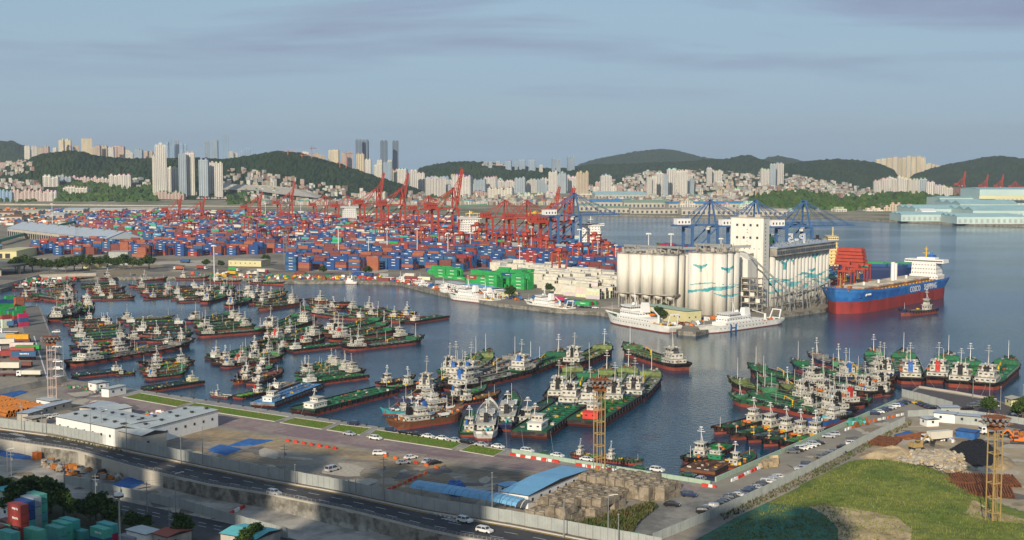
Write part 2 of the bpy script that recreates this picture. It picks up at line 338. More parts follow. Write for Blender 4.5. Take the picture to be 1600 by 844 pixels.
def hit(x, y, Y0=3150, Y1=7500, st=25):
    """first place where the sight line through a pixel meets the far ground"""
    Y = Y0
    while Y < Y1:
        p = atY(x, y, Y); z = max(terr(p.x, Y)[0], LZ)
        if p.z <= z: return Vector((p.x, Y, z))
        Y += st
    return None
nu = 640; us = np.linspace(-.47, .47, nu)
Ys = []; y = 3250.0
while y < 10800: Ys.append(y); y *= 1.0052
nr = len(Ys); vs = []; rt = random.Random(3)
for y in Ys:
    for u in us:
        X = u * y; z, am = terr(X, y)
        if z > 0:
            n = mnoise.noise(Vector((X * .004, y * .004, 0))); n2 = mnoise.noise(Vector((X * .03, y * .03, 5)))
            z += am * (n * 10 + n2 * 6 + rt.uniform(-3.5, 4.5)) * min(1, z / 30)
        vs.append((X, y, z))
fs = [(j * nu + i, j * nu + i + 1, (j + 1) * nu + i + 1, (j + 1) * nu + i) for j in range(nr - 1) for i in range(nu - 1)
      if max(vs[j * nu + i][2], vs[j * nu + i + 1][2], vs[(j + 1) * nu + i][2]) > -5.9]
me = bpy.data.meshes.new('hills'); me.from_pydata(vs, [], fs); me.materials.append(M['forest']); me.update()
tag(put('hills', me), kind='structure')
# ------------------------------------------------------------------ haze
b = MB(); b.box(0, 5400, -7, 15000, 11600, 340); hz = b.build('haze', [])
hm = bpy.data.materials.new('haze'); hm.use_nodes = True; hm.node_tree.nodes.clear()
ho = N(hm.node_tree, 'ShaderNodeOutputMaterial'); hv = N(hm.node_tree, 'ShaderNodeVolumePrincipled')
hv.inputs['Color'].default_value = (.82, .91, 1, 1); hv.inputs['Density'].default_value = 0.00005; hv.inputs['Anisotropy'].default_value = 0.2
hm.node_tree.links.new(hv.outputs[0], ho.inputs['Volume']); hz.data.materials.append(hm); hz['kind'] = 'stuff'
# ------------------------------------------------------------------ near ground: roads, strips, lawns
Z1, Z2, Z3 = LZ + .004, LZ + .008, LZ + .012
def LP(pts, z): return [G(x, y, z) for x, y in pts]
sheet('quay_road', LP([(118, 600), (192, 622), (276, 637), (430, 661), (511, 673), (562, 681), (706, 704), (789, 712), (880, 722), (1100, 762), (1130, 757), (1200, 735), (1190, 748), (1125, 772), (1060, 768), (960, 752), (860, 739), (720, 722), (560, 698), (300, 659), (150, 640), (95, 612)], Z1), M['purple'])
sheet('quay_promenade', LP([(192, 606.5), (215, 608.5), (600, 668.5), (726, 690), (900, 718.5), (1090, 752.5), (1080, 757), (900, 729), (790, 711), (738, 702), (588, 679), (525, 668), (452, 657), (302, 634), (219, 621), (196, 621)], Z2), M['path'])
sheet('dirt_strip', LP([(260, 660), (400, 679), (560, 703), (760, 735), (860, 750), (800, 752), (620, 726), (470, 706), (320, 690), (220, 672)], Z1 + .002), M['dirt'])
sheet('gravel_lot', LP([(1052, 768), (1130, 774), (1200, 752), (1190, 770), (1040, 838), (960, 838), (1010, 800)], Z1), mat('grey_gravel', (.17, .165, .15), .95, .6, .25, c2=(.28, .26, .22), ns2=.07))
sheet('quay_access_road', LP([(1120, 752), (1262, 690), (1405, 626), (1432, 608), (1470, 650), (1410, 652), (1330, 690), (1200, 753), (1140, 776), (1085, 768)], Z1 + .001), mat('pale_road', (.30, .265, .21), .95, .4, .15, c2=(.22, .20, .17), ns2=.05))
sheet('construction_yard', LP([(1350, 690), (1415, 655), (1440, 660), (1600, 668), (1800, 690), (1800, 850), (1620, 850), (1500, 770), (1420, 730), (1345, 712)], Z1 + .002), mat('sandy_yard', (.40, .32, .21), .95, .3, .15, c2=(.32, .27, .19), ns2=.06))
sheet('asphalt_platform', LP([(1436, 607), (1560, 628), (1600, 642), (1640, 650), (1600, 672), (1500, 655), (1415, 618)], Z1 + .004), mat('dark_paving', (.10, .085, .085), .9, .4, .15))
sheet('quay_apron', LP([(28, 479), (60, 479), (104, 592), (60, 597), (48, 560)], Z1), mat('apron_slab', (.19, .175, .155), .9, .2, .15, c2=(.14, .13, .12), ns2=.05))
sheet('quay_apron_line', LP([(52, 525), (54, 525), (75, 592), (73, 592)], Z2), M['mark'])
LAWN = [[(192.5, 621), (219.5, 614.5), (302, 629), (276, 636)], [(286, 637), (306, 630), (452, 652), (429, 659)], [(437.6, 660.7), (461, 653), (525, 662), (502.6, 671)], [(511, 672), (530, 663.6), (580.6, 669.4), (562, 680)], [(573, 682.4), (588, 672), (723.7, 692.5), (706, 702.6)], [(719, 704.6), (738, 695), (789, 704), (771, 713.6)]]
kb = M['kerb']
for k, q in enumerate(LAWN):
    P_ = [L(*p) for p in q]; b = MB(); n = 14; rr = random.Random(k)
    c = [(p.x, p.y) for p in P_]
    lw_ = sheet('lawn', P_, M['grass'], z=Z3 + .05, drop=None); 
    kk = MB()
    for i in range(4):
        a_, b_ = P_[i], P_[(i + 1) % 4]; kk.bar((a_.x, a_.y, LZ + .06), (b_.x, b_.y, LZ + .06), .3)
    kk.build('kerb', kb, lw_)
    for _ in range(420):       # short blades catching the light
        s, t = rr.random(), rr.random(); p = (P_[0] * (1 - s) + P_[3] * s) * (1 - t) + (P_[1] * (1 - s) + P_[2] * s) * t
        a = rr.uniform(0, pi); h = rr.uniform(.12, .3); b.add([(p.x - .25 * cos(a), p.y - .25 * sin(a), Z3), (p.x + .25 * cos(a), p.y + .25 * sin(a), Z3), (p.x, p.y, Z3 + h)], [(0, 1, 2)])
    tag(b.build('grass_tufts', M['grass']), 'short tufts growing on the %s quay lawn from the left' % ordn(k), 'grass', kind='stuff')
# highway: carriageway, kerb strip, markings
up = [(-300, 625), (0, 671), (82, 682), (192, 704), (317, 730), (420, 751), (515, 767.5), (660, 799), (800, 822.5), (915, 845), (1010, 866)]
lo = [(-300, 643), (0, 688), (124, 706), (200, 728.5), (324, 758), (420, 773), (544, 798), (660, 827.5), (718, 840), (800, 853), (900, 872)]
def lerpx(pl, x):
    return float(np.interp(x, [p[0] for p in pl], [p[1] for p in pl]))
xs = list(range(-300, 921, 20))
road = [L(x, lerpx(up, x)) for x in xs]; low = [L(x, lerpx(lo, x)) for x in xs]
sheet('highway', [Vector((p.x, p.y, Z1)) for p in road + low[::-1]], M['asphalt'])
kb_ = MB()
for i in range(len(xs) - 1):
    a, c = road[i], road[i + 1]; kb_.bar((a.x, a.y, LZ + .08), (c.x, c.y, LZ + .08), .5)
tag(kb_.build('highway_kerb', M['kerb']), kind='structure')
yb = MB(); ob = MB()
for i in range(len(xs) - 1):      # yellow line and rusty gutter along the far side
    a, c = road[i], road[i + 1]; d = (c - a).normalized(); nrm = Vector((-d.y, d.x, 0))
    for bb, o0, o1, zz in ((yb, -1.1, -.75, Z2), (ob, .3, 1.5, LZ + .16)):
        bb.poly([(*(a + nrm * o0).xy, zz), (*(c + nrm * o0).xy, zz), (*(c + nrm * o1).xy, zz), (*(a + nrm * o1).xy, zz)])
tag(yb.build('highway_edge_line', mat('yellow_line', (.60, .36, .04), .8, 1, .2)), kind='structure')
tag(ob.build('highway_verge', mat('rusty_verge', (.20, .085, .04), .95, .8, .4, c2=(.12, .11, .03), ns2=.2)), kind='structure')
dm = MB()
for frac in (.36, .68):
    pts = [road[i].lerp(low[i], frac) for i in range(len(xs))]; acc = 0
    cum = [0]
    for i in range(len(pts) - 1): cum.append(cum[-1] + (pts[i + 1] - pts[i]).length)
    s = 0
    while s < cum[-1] - 6:
        px = [float(np.interp(t, cum, [p.x for p in pts])) for t in (s, s + 4.2)]; py = [float(np.interp(t, cum, [p.y for p in pts])) for t in (s, s + 4.2)]
        d = Vector((px[1] - px[0], py[1] - py[0], 0)).normalized(); nn = Vector((-d.y, d.x, 0)) * .11
        dm.poly([(px[0] - nn.x, py[0] - nn.y, Z2), (px[1] - nn.x, py[1] - nn.y, Z2), (px[1] + nn.x, py[1] + nn.y, Z2), (px[0] + nn.x, py[0] + nn.y, Z2)]); s += 9
for (x0, y0) in ((14, 678), (24, 685), (690, 811), (676, 804)):      # worn arrows and letters on the asphalt
    p = L(x0, y0)
    for k in range(5): dm.poly([(p.x + k * 1.1, p.y - k * .9, Z2), (p.x + k * 1.1 + 2.4, p.y - k * .9 + .8, Z2), (p.x + k * 1.1 + 2.2, p.y - k * .9 + 1.3, Z2), (p.x + k * 1.1 - .2, p.y - k * .9 + .5, Z2)])
tag(dm.build('highway_markings', M['mark']), kind='structure')
# lower road
ll = [(150, 774), (260, 797), (400, 827), (520, 858)]; l2 = [(60, 800), (200, 828), (320, 850), (400, 870)]
sheet('lower_road', [G(x, y, LOW + .004) for x, y in ll] + [G(x, y, LOW + .004) for x, y in l2[::-1]], M['asphalt'])
dm = MB()
for fr in (.2, .38):
    for k in range(12):
        x = 190 + k * 24; a = G(x, lerpx(ll, x) + 2 + fr * 30, LOW + .01); c = G(x + 12, lerpx(ll, x + 12) + 2 + fr * 30, LOW + .01); d = (c - a).normalized(); nn = Vector((-d.y, d.x, 0)) * .1
        dm.poly([a - nn, c - nn, c + nn, a + nn])
tag(dm.build('lower_road_markings', M['mark']), kind='structure')
sheet('verge_ground', [G(x, y, LOW + .006) for x, y in ((-100, 760), (20, 745), (150, 790), (250, 822), (330, 850), (300, 900), (-100, 900))], mat('verge_soil', (.06, .065, .035), .95, .5, .4))
# retaining wall with cast panels
wall = thing('retaining_wall', 'long cast concrete retaining wall below the highway', 'wall', (0, 0, 0))
b = MB()
for i in range(len(low) - 1):
    a, c = low[i], low[i + 1]; d = (c - a).normalized(); nrm = Vector((d.y, -d.x, 0)); L_ = (c - a).length; ns = max(1, round(L_ / 7))
    cap = MB(); cap.bar((*(a + nrm * .1).xy, LZ + .1), (*(c + nrm * .1).xy, LZ + .1), .7); cap.build('coping', M['concrete_l'], wall)
    for k in range(ns):
        p = a.lerp(c, k / ns) + d * .05; q = a.lerp(c, (k + 1) / ns) - d * .05; n1_ = nrm * .03; n2_ = nrm * .38
        b = MB(); b.prism([((p + n1_).x, (p + n1_).y), ((p + n2_).x, (p + n2_).y), ((q + n2_).x, (q + n2_).y), ((q + n1_).x, (q + n1_).y)], LOW - .5, LZ - .3)
        b.build('panel', M['concrete_l'], wall)
# guard rail on the wall
gr = thing('guard_rail', 'grey metal guard rail on top of the retaining wall', 'railing', (0, 0, 0))
b = MB(); pb = MB(); pb.bar((0, 0, 0), (0, 0, 1.3), .1); pm = pb.mesh('post', [M['steel']])
for i in range(len(low) - 1):
    a, c = low[i], low[i + 1]
    for h in (.6, .95, 1.3): b.bar((a.x, a.y, LZ + h), (c.x, c.y, LZ + h), .07)
    for k in range(3): p = a.lerp(c, k / 3); put('post', pm, gr, (p.x, p.y, LZ))
b.build('rail', M['steel'], gr)
# ================================================================== SHIPS
def hull(L_, B_, fm, fb, fs, zr, blunt=.55, stern=.75, rake=.06, n=15, bul=.9, deckdrop=None):
    """returns (hull mesh builder, deck mesh builder, sheer function, half-beam function); x forward, origin amidships on the water"""
    H = MB(); D = MB()
    def wd(s):
        if s < .12: return B_ / 2 * (stern + (1 - stern) * sin(s / .12 * pi / 2))
        if s > 1 - (1 - blunt) * .62:
            t = (s - (1 - (1 - blunt) * .62)) / ((1 - blunt) * .62); return B_ / 2 * max(.03, (1 - t ** 2.1))
        return B_ / 2
    def sh(s):
        return fm + (fb - fm) * max(0, (s - .62) / .38) ** 1.8 + (fs - fm) * max(0, (.25 - s) / .25) ** 1.5
    rings = []
    for i in range(n + 1):
        s = i / n; s = s ** .9 if s > .5 else s; x = -L_ / 2 + s * L_; t = max(0, (s - .8) / .2)
        w0 = wd(s); ww = w0 * (1 - .35 * t) if t else w0 * (1 - .15 * max(0, (.1 - s) / .1)); zd = sh(s) + bul
        rk = rake * L_ * t * t; xw = x - rk * 1.0 + (0.03 * L_ * max(0, (.08 - s) / .08))
        xm = x - rk * .55
        rings.append([(xw, ww * .93, -.9), (xw + (xm - xw) * .3, ww * .97, zr), (xm + (x - xm) * .3, w0 * .98, zd * .7 + zr * .3), (x, w0, zd), (x, w0 - .25 if w0 > .5 else w0 * .5, zd), (x, w0 - .25 if w0 > .5 else w0 * .5, zd - bul - .1)])
    m = 6
    for sg in (1, -1):
        vs = [(p[0], p[1] * sg, p[2]) for r in rings for p in r]; fs_ = []; mi = []
        for i in range(n):
            for j in range(m - 1):
                q = (i * m + j, (i + 1) * m + j, (i + 1) * m + j + 1, i * m + j + 1)
                fs_.append(q if sg < 0 else q[::-1]); mi.append(1 if j == 0 else 0)
        o = len(H.v); H.v += vs; H.f += [tuple(k + o for k in f) for f in fs_]; H.m += mi
    o = len(H.v)
    for r, rev in ((rings[0], 0), (rings[-1], 1)):       # transom and stem plate
        o = len(H.v); H.v += [(p[0], p[1], p[2]) for p in r[:4]] + [(p[0], -p[1], p[2]) for p in r[:4]]
        for j in range(3):
            q = (o + j, o + j + 1, o + 5 + j, o + 4 + j); H.f.append(q[::-1] if rev else q); H.m.append(1 if j == 0 else 0)
    zz = lambda s: sh(s)
    for i in range(n):
        a, c = rings[i], rings[i + 1]
        D.add([(a[5][0], a[5][1] + .1, a[5][2] + .1), (c[5][0], c[5][1] + .1, c[5][2] + .1), (c[5][0], -c[5][1] - .1, c[5][2] + .1), (a[5][0], -a[5][1] - .1, a[5][2] + .1)], [(3, 2, 1, 0)])
    return H, D, sh, wd
def windows(b, x, y, z, a, c, h, rows=1, z0=.45, step=1.7, wz=.55, ww=.85, sides='fblr', dz=2.6):
    """window panes proud of a deckhouse box"""
    for r in range(rows):
        zz = z + r * dz + z0 * dz
        k = int(c / step)
        for i in range(k):
            yy = y - c / 2 + (i + .5) * c / k
            if 'f' in sides: b.box(x + a / 2 + .03, yy, zz, .06, ww, wz)
            if 'b' in sides: b.box(x - a / 2 - .03, yy, zz, .06, ww, wz)
        k = int(a / step)
        for i in range(k):
            xx = x - a / 2 + (i + .5) * a / k
            if 'l' in sides: b.box(xx, y + c / 2 + .03, zz, ww, .06, wz)
            if 'r' in sides: b.box(xx, y - c / 2 - .03, zz, ww, .06, wz)
def rails(b, pts, z, h=1.0, w=.045):
    for i in range(len(pts) - 1):
        p, q = pts[i], pts[i + 1]; d = hypot(q[0] - p[0], q[1] - p[1]); n = max(1, int(d / 2.5))
        b.bar((p[0], p[1], z + h), (q[0], q[1], z + h), w, 0, 3)
        for k in range(n): b.bar((p[0] + (q[0] - p[0]) * k / n, p[1] + (q[1] - p[1]) * k / n, z), (p[0] + (q[0] - p[0]) * k / n, p[1] + (q[1] - p[1]) * k / n, z + h), w, 0, 3)
def mastmb(x, z, h, cross=True, w=.3):
    w *= .48
    b = MB(); b.cyl(x, 0, z, w, h, 6, 0, w * .5)
    if cross:
        b.box(x, 0, z + h * .72, .16, 2.4, .14); b.box(x, 0, z + h * .86, .14, 1.5, .12); b.cyl(x, 0, z + h, .5, .25, 8)
        b.bar((x - 1.3, 0, z), (x, 0, z + h * .65), .14); 
    return b
def E(name, b, mats, ck=None, kd=None, ch=()): return (name, b.mesh(name, mats if isinstance(mats, (list, tuple)) else [mats]), ck, kd, ch)
def kit_tanker(seed, L_=62.0, B_=10.5):
    r = random.Random(seed); H, D, sh, wd = hull(L_, B_, 1.9 + r.uniform(-.3, .5), 4.8, 2.9, 1.0 + r.uniform(0, .8))
    X = lambda s: -L_ / 2 + s * L_; k = [E('hull', H, [M['hull_tint'], M['boot']], 'hull'), E('deck', D, [M['deck_tint']], 'deck')]
    z0 = sh(.14); t1 = 2; a, c = 6.2 + r.uniform(-1, 1.5), B_ * .5; xc = X(.15)
    b = MB(); W = MB(); RL = MB()
    b.box(xc, 0, z0, a + 2, B_ * .66, 2.3); windows(W, xc, 0, z0, a + 2, B_ * .66, 2.3)
    rails(RL, [(xc + a / 2 + 1.4, c / 2 + .6), (xc - a / 2 - 1.4, c / 2 + .6), (xc - a / 2 - 1.4, -c / 2 - .6), (xc + a / 2 + 1.4, -c / 2 - .6)], z0 + 2.5)
    for i in range(t1 - 1):
        b.box(xc + .5 * i, 0, z0 + 2.5 * (i + 1) + .002 * i, a - 2.2 * i - 1, c - 1.2 * i, 2.5); windows(W, xc + .5 * i, 0, z0 + 2.5 * (i + 1), a - 2.2 * i - 1, c - 1.2 * i, 2.5)
        rails(RL, [(xc + .5 * i - (a - 2.2 * i) / 2, c / 2 - .6 * i), (xc + .5 * i - (a - 2.2 * i) / 2, -c / 2 + .6 * i)], z0 + 2.5 * (i + 2))
    k.append(E('superstructure', b, [M['white']], None, None, [E('windows', W, [M['glass']], None, 'stuff')]))
    zt = z0 + 2.5 * t1; b = MB(); W = MB(); b.box(xc + a * .22, 0, zt + .003, 4.6, c * .72, 2.3, 0, 0, .92, .95); b.box(xc + a * .22, 0, zt + 2.304, 5.2, c * 1.02, .22); windows(W, xc + a * .22, 0, zt, 4.6, c * .70, 2.3, 1, .35, 1.25, .8, .95)
    b.cyl(xc + a * .3, c * .2, zt + 2.5, .35, .7, 6); b.box(xc + a * .1, -c * .25, zt + 2.5, 1.2, .9, .5)
    b.box(xc + a * .22 + .6, 0, zt - .12, 2.2, c + 1.6, .2)
    k.append(E('wheelhouse', b, [M['white']], None, None, [E('windows', W, [M['glass']], None, 'stuff')]))
    fx = xc - a * .28; b = MB(); b.box(fx, 0, zt - 2.3, 2.0, 1.7, 4.4, 0, 0, .85, .85); b.cyl(fx, .5, zt + 2.1, .22, .9, 6); b.cyl(fx, -.5, zt + 2.1, .22, .7, 6)
    k.append(E('funnel', b, [M['tint']], 'funnel'))
    k.append(E('mast', mastmb(xc + a * .2, zt + 2.5, 6.5 + r.uniform(0, 2.5)), [M['white']]))
    xf = X(.88); zf = sh(.88); b = MB()
    s0 = .82; pts = [(X(s), wd(s) - .35) for s in (s0, .88, .93, .965, .985)]; b.prism([(x, y) for x, y in pts] + [(x, -y) for x, y in pts[::-1]], sh(s0) - .2, sh(.9) + 1.3)
    k.append(E('forecastle', b, [M['deck_tint']], 'fore')); b = MB()
    for _ in range(22): s = r.uniform(.83, .95); b.box(X(s), r.uniform(-.7, .7) * wd(s), sh(s) + (1.2 if s > .84 else 0), r.uniform(.3, 1.3), r.uniform(.3, 1.2), r.uniform(.3, 1.1), r.randrange(4), r.uniform(0, 3))
    for _ in range(30): b.box(X(r.uniform(.26, .8)), r.uniform(-.42, .42) * B_, sh(.5), r.uniform(.3, 1.6), r.uniform(.3, 1.2), r.uniform(.3, 1.2), r.randrange(4), r.uniform(0, 3))
    k.append(E('deck_gear', b, [M['dark'], M['rust'], M['steel'], M['deck_green']], None, 'stuff'))
    k.append(E('foremast', mastmb(xf, zf + 1.2, 8 + r.uniform(0, 3), r.random() < .4, .24), [M['white_c']]))
    if r.random() < .7: k.append(E('derrick_mast', mastmb(X(.5), sh(.5), 7 + r.uniform(0, 3), False, .2), [M['white_c']]))
    P_ = MB(); x0, x1 = X(.29), X(.8); zz = sh(.5) + .8
    for yy in (-.7, -.2, .35, .85): P_.bar((x0, yy, zz), (x1, yy, zz), .26, 0, 5)
    for i in range(7):
        x = x0 + (x1 - x0) * (i + .3) / 7; P_.bar((x, -B_ * .42, zz - .15), (x, B_ * .42, zz - .15), .18); P_.bar((x, -1, zz - .9), (x, -1, zz), .15); P_.bar((x, 1, zz - .9), (x, 1, zz), .15)
    k.append(E('pipework', P_, [M['deck_tint'] if seed % 3 else M['steel']], 'fore', 'stuff'))
    for i in range(6):
        x = x0 + (x1 - x0) * (i + .6) / 6.2; b = MB(); sgn = 1 if i % 2 else -1; b.cyl(x, sgn * B_ * .26, sh(.5), .85, .9, 8); b.box(x, sgn * B_ * .26, sh(.5) + .9, .5, 1.1, .2)
        k.append(E('hatch', b, [M['deck_tint']], 'hatch'))
    b = MB(); b.box(X(.55), 0, sh(.5) + 1.6, (x1 - x0) * .9, .9, .12); rails(b, [(X(.3), .45), (X(.8), .45)], sh(.5) + 1.7, .9); k.append(E('catwalk', b, [M['deck_tint']], 'fore', 'stuff'))
    xx = [(X(s), wd(s) - .1) for s in (.28, .45, .6, .75, .85, .93, .98)]
    rails(RL, xx, sh(.5) + .9, .9); rails(RL, [(x, -y) for x, y in xx], sh(.5) + .9, .9); k.append(E('railing', RL, [M['white_c'] if seed % 2 else M['deck_green']], None, 'stuff'))
    T_ = MB()
    for s in np.linspace(.06, .9, 11):
        for sg in (1, -1):
            x, y, z = X(s), sg * (wd(s) + .15), sh(s) + .1
            T_.box(x, y, z - .4, 1.0, .3, .95)
    k.append(E('tyre_fenders', T_, [M['tyre']], None, 'stuff'))
    if seed % 2:
        b = MB(); cx = X(.52); b.cyl(cx, 0, sh(.5), .35, 3.2, 7); b.bar((cx, 0, sh(.5) + 3), (cx + 5, 0, sh(.5) + 4.2), .3); b.bar((cx + 5, 0, sh(.5) + 4.2), (cx + 5.2, 0, sh(.5) + 2.6), .2); k.append(E('hose_crane', b, [M['yellow']]))
    b = MB(); b.ext([(-1.9, .4), (-1.6, 0), (1.6, 0), (2.1, .6), (-1.9, .6)], -.6, .6); b.v = [(v[0] + xc - 1, v[1] + B_ * .3, v[2] + z0 + 3.1) for v in b.v]; k += [E('lifeboat', b, [M['orange']])] if seed % 3 == 0 else []
    return k
def kit_work(seed, L_=30.0, B_=7.5):      # bunker boats and tugs: low black hull, green deck, small white cabin
    r = random.Random(seed); H, D, sh, wd = hull(L_, B_, 1.25, 3.0, 1.6, .95 + r.uniform(-.2, .4), blunt=.5, stern=.8, rake=.05, bul=.55)
    X = lambda s: -L_ / 2 + s * L_; k = [E('hull', H, [M['hull_tint'], M['boot']], 'hull'), E('deck', D, [M['deck_tint']], 'deck')]
    cs = r.choice([.22, .28, .3, .6]); xc = X(cs); z = sh(cs); b = MB(); W = MB(); a = 3.8 + r.uniform(0, 1.2); c = B_ * .46
    b.box(xc, 0, z, a, c, 2.4); windows(W, xc, 0, z, a, c, 2.4, 1, .45, 1.5, .6, .7)
    b.box(xc, 0, z + 2.4, a + .9, c + .7, .16)
    k.append(E('deckhouse', b, [M['white']], None, None, [E('windows', W, [M['glass']], None, 'stuff')]))
    b = MB(); W = MB(); b.box(xc + .5, 0, z + 2.56, a * .62, c * .8, 2.2, 0, 0, .94, .94); b.box(xc + .5, 0, z + 4.76, a * .72, c * .95, .2); windows(W, xc + .5, 0, z + 2.5, a * .61, c * .79, 2.2, 1, .4, .9, .8, .7)
    k.append(E('wheelhouse', b, [M['white']], None, None, [E('windows', W, [M['glass']], None, 'stuff')]))
    b = MB(); b.cyl(xc - a * .42, B_ * .12, z + 2.5, .5, 2.2, 8); k.append(E('funnel', b, [M['tint']], 'funnel'))
    k.append(E('mast', mastmb(xc + .4, z + 4.9, 3.2 + r.uniform(0, 2), True, .16), [M['white_c']]))
    k.append(E('foremast', mastmb(X(.86), sh(.86), 3 + r.uniform(0, 3), False, .16), [M['white_c']]))
    for s in ((.5, .62, .74) if cs < .5 else (.15, .28, .4)):
        b = MB(); b.box(X(s), 0, sh(s), 2.6, B_ * .5, .7); b.box(X(s), 0, sh(s) + .7, 2.2, B_ * .42, .12); k.append(E('hatch', b, [M['deck_tint']], 'hatch'))
    b = MB()
    for _ in range(16): b.box(X(r.uniform(.08, .9)), r.uniform(-.3, .3) * B_, 1.2 + r.uniform(0, .2), r.uniform(.4, 1.5), r.uniform(.4, 1.2), r.uniform(.4, 1.3), r.randrange(4), r.uniform(0, 3))
    k.append(E('deck_gear', b, [M['orange'], M['steel'], M['yellow'], M['rust']], None, 'stuff'))
    T_ = MB()
    for s in np.linspace(.05, .97, 14):
        for sg in (1, -1): T_.box(X(s), sg * (wd(s) + .15), sh(s) - .45, .9, .35, .9)
    k.append(E('tyre_fenders', T_, [M['tyre']], None, 'stuff'))
    if seed % 2 == 0:
        P_ = MB()
        for yy in (-.5, .5): P_.bar((X(.4), yy, 1.9), (X(.85), yy, 2.2), .2, 0, 5)
        k.append(E('pipework', P_, [M['steel']], None, 'stuff'))
    return k
def kit_barge(seed, L_=58.0, B_=13.0):    # flat topped deck barge
    r = random.Random(seed); b = MB(); h = 2.7; b.ext([(-L_ / 2, 1.2), (-L_ / 2 + 2.5, -.9), (L_ / 2 - 4, -.9), (L_ / 2, 1.2), (L_ / 2, 1.25), (-L_ / 2, 1.25)], -B_ / 2, B_ / 2, 1)
    b.box(0, 0, 1.25, L_, B_, h - 1.25, 0); k = [E('hull', b, [M['hull_tint'], M['boot']], 'hull')]
    b = MB(); b.box(0, 0, h, L_ - .6, B_ - .6, .12); k.append(E('deck', b, [M['deck_tint']], 'deck'))
    b = MB()
    for sg in (1, -1):
        b.box(0, sg * (B_ / 2 - .1), h + .002, L_ - 1, .2, .7)
        for i in range(16): b.box(-L_ / 2 + 2 + i * (L_ - 4) / 15, sg * (B_ / 2 + .15), h - 1.5, .35, .3, 1.9)
    k.append(E('rubbing_posts', b, [M['black']], None, 'stuff'))
    xc = -L_ / 2 + 7; z = h + .12; b = MB(); W = MB(); b.box(xc, -1.2, z, 8.5, 5, 2.6); b.box(xc, -1.2, z + 2.6, 9.2, 5.6, .16); windows(W, xc, -1.2, z, 8.5, 5, 2.6)
    k.append(E('deckhouse', b, [M['tint']], 'house', None, [E('windows', W, [M['glass']], None, 'stuff')]))
    b = MB(); W = MB(); b.box(xc + 1, -1.2, z + 2.76, 4, 4, 2.2); b.box(xc + 1, -1.2, z + 4.96, 4.6, 4.6, .15); windows(W, xc + 1, -1.2, z + 2.7, 4, 4, 2.2, 1, .4, 1.2)
    k.append(E('wheelhouse', b, [M['white']], None, None, [E('windows', W, [M['glass']], None, 'stuff')]))
    k.append(E('mast', mastmb(xc + 1, z + 5, 4, True, .15), [M['white_c']]))
    b = MB()
    for yy in (-2, -1.4, 1.5, 2.2): b.bar((-L_ * .25, yy, h + .7), (L_ * .42, yy, h + .7), .28, 0, 5)
    for i in range(9): b.bar((-L_ * .22 + i * L_ * .07, -B_ * .4, h + .5), (-L_ * .22 + i * L_ * .07, B_ * .4, h + .5), .2)
    k.append(E('pipework', b, [M['deck_tint']], 'hatch', 'stuff'))
    for i in range(5):
        b = MB(); b.cyl(-L_ * .18 + i * L_ * .13, B_ * .25 * (1 if i % 2 else -1), h + .1, .9, .8, 8); k.append(E('hatch', b, [M['deck_tint']], 'hatch'))
    b = MB()
    for _ in range(18): b.box(r.uniform(-.45, .45) * L_, r.uniform(-.38, .38) * B_, h + .12, r.uniform(.4, 1.6), r.uniform(.4, 1.6), r.uniform(.3, 1.1), r.randrange(4), r.uniform(0, 3))
    k.append(E('deck_gear', b, [M['rust'], M['steel'], M['white'], M['yellow']], None, 'stuff'))
    return k
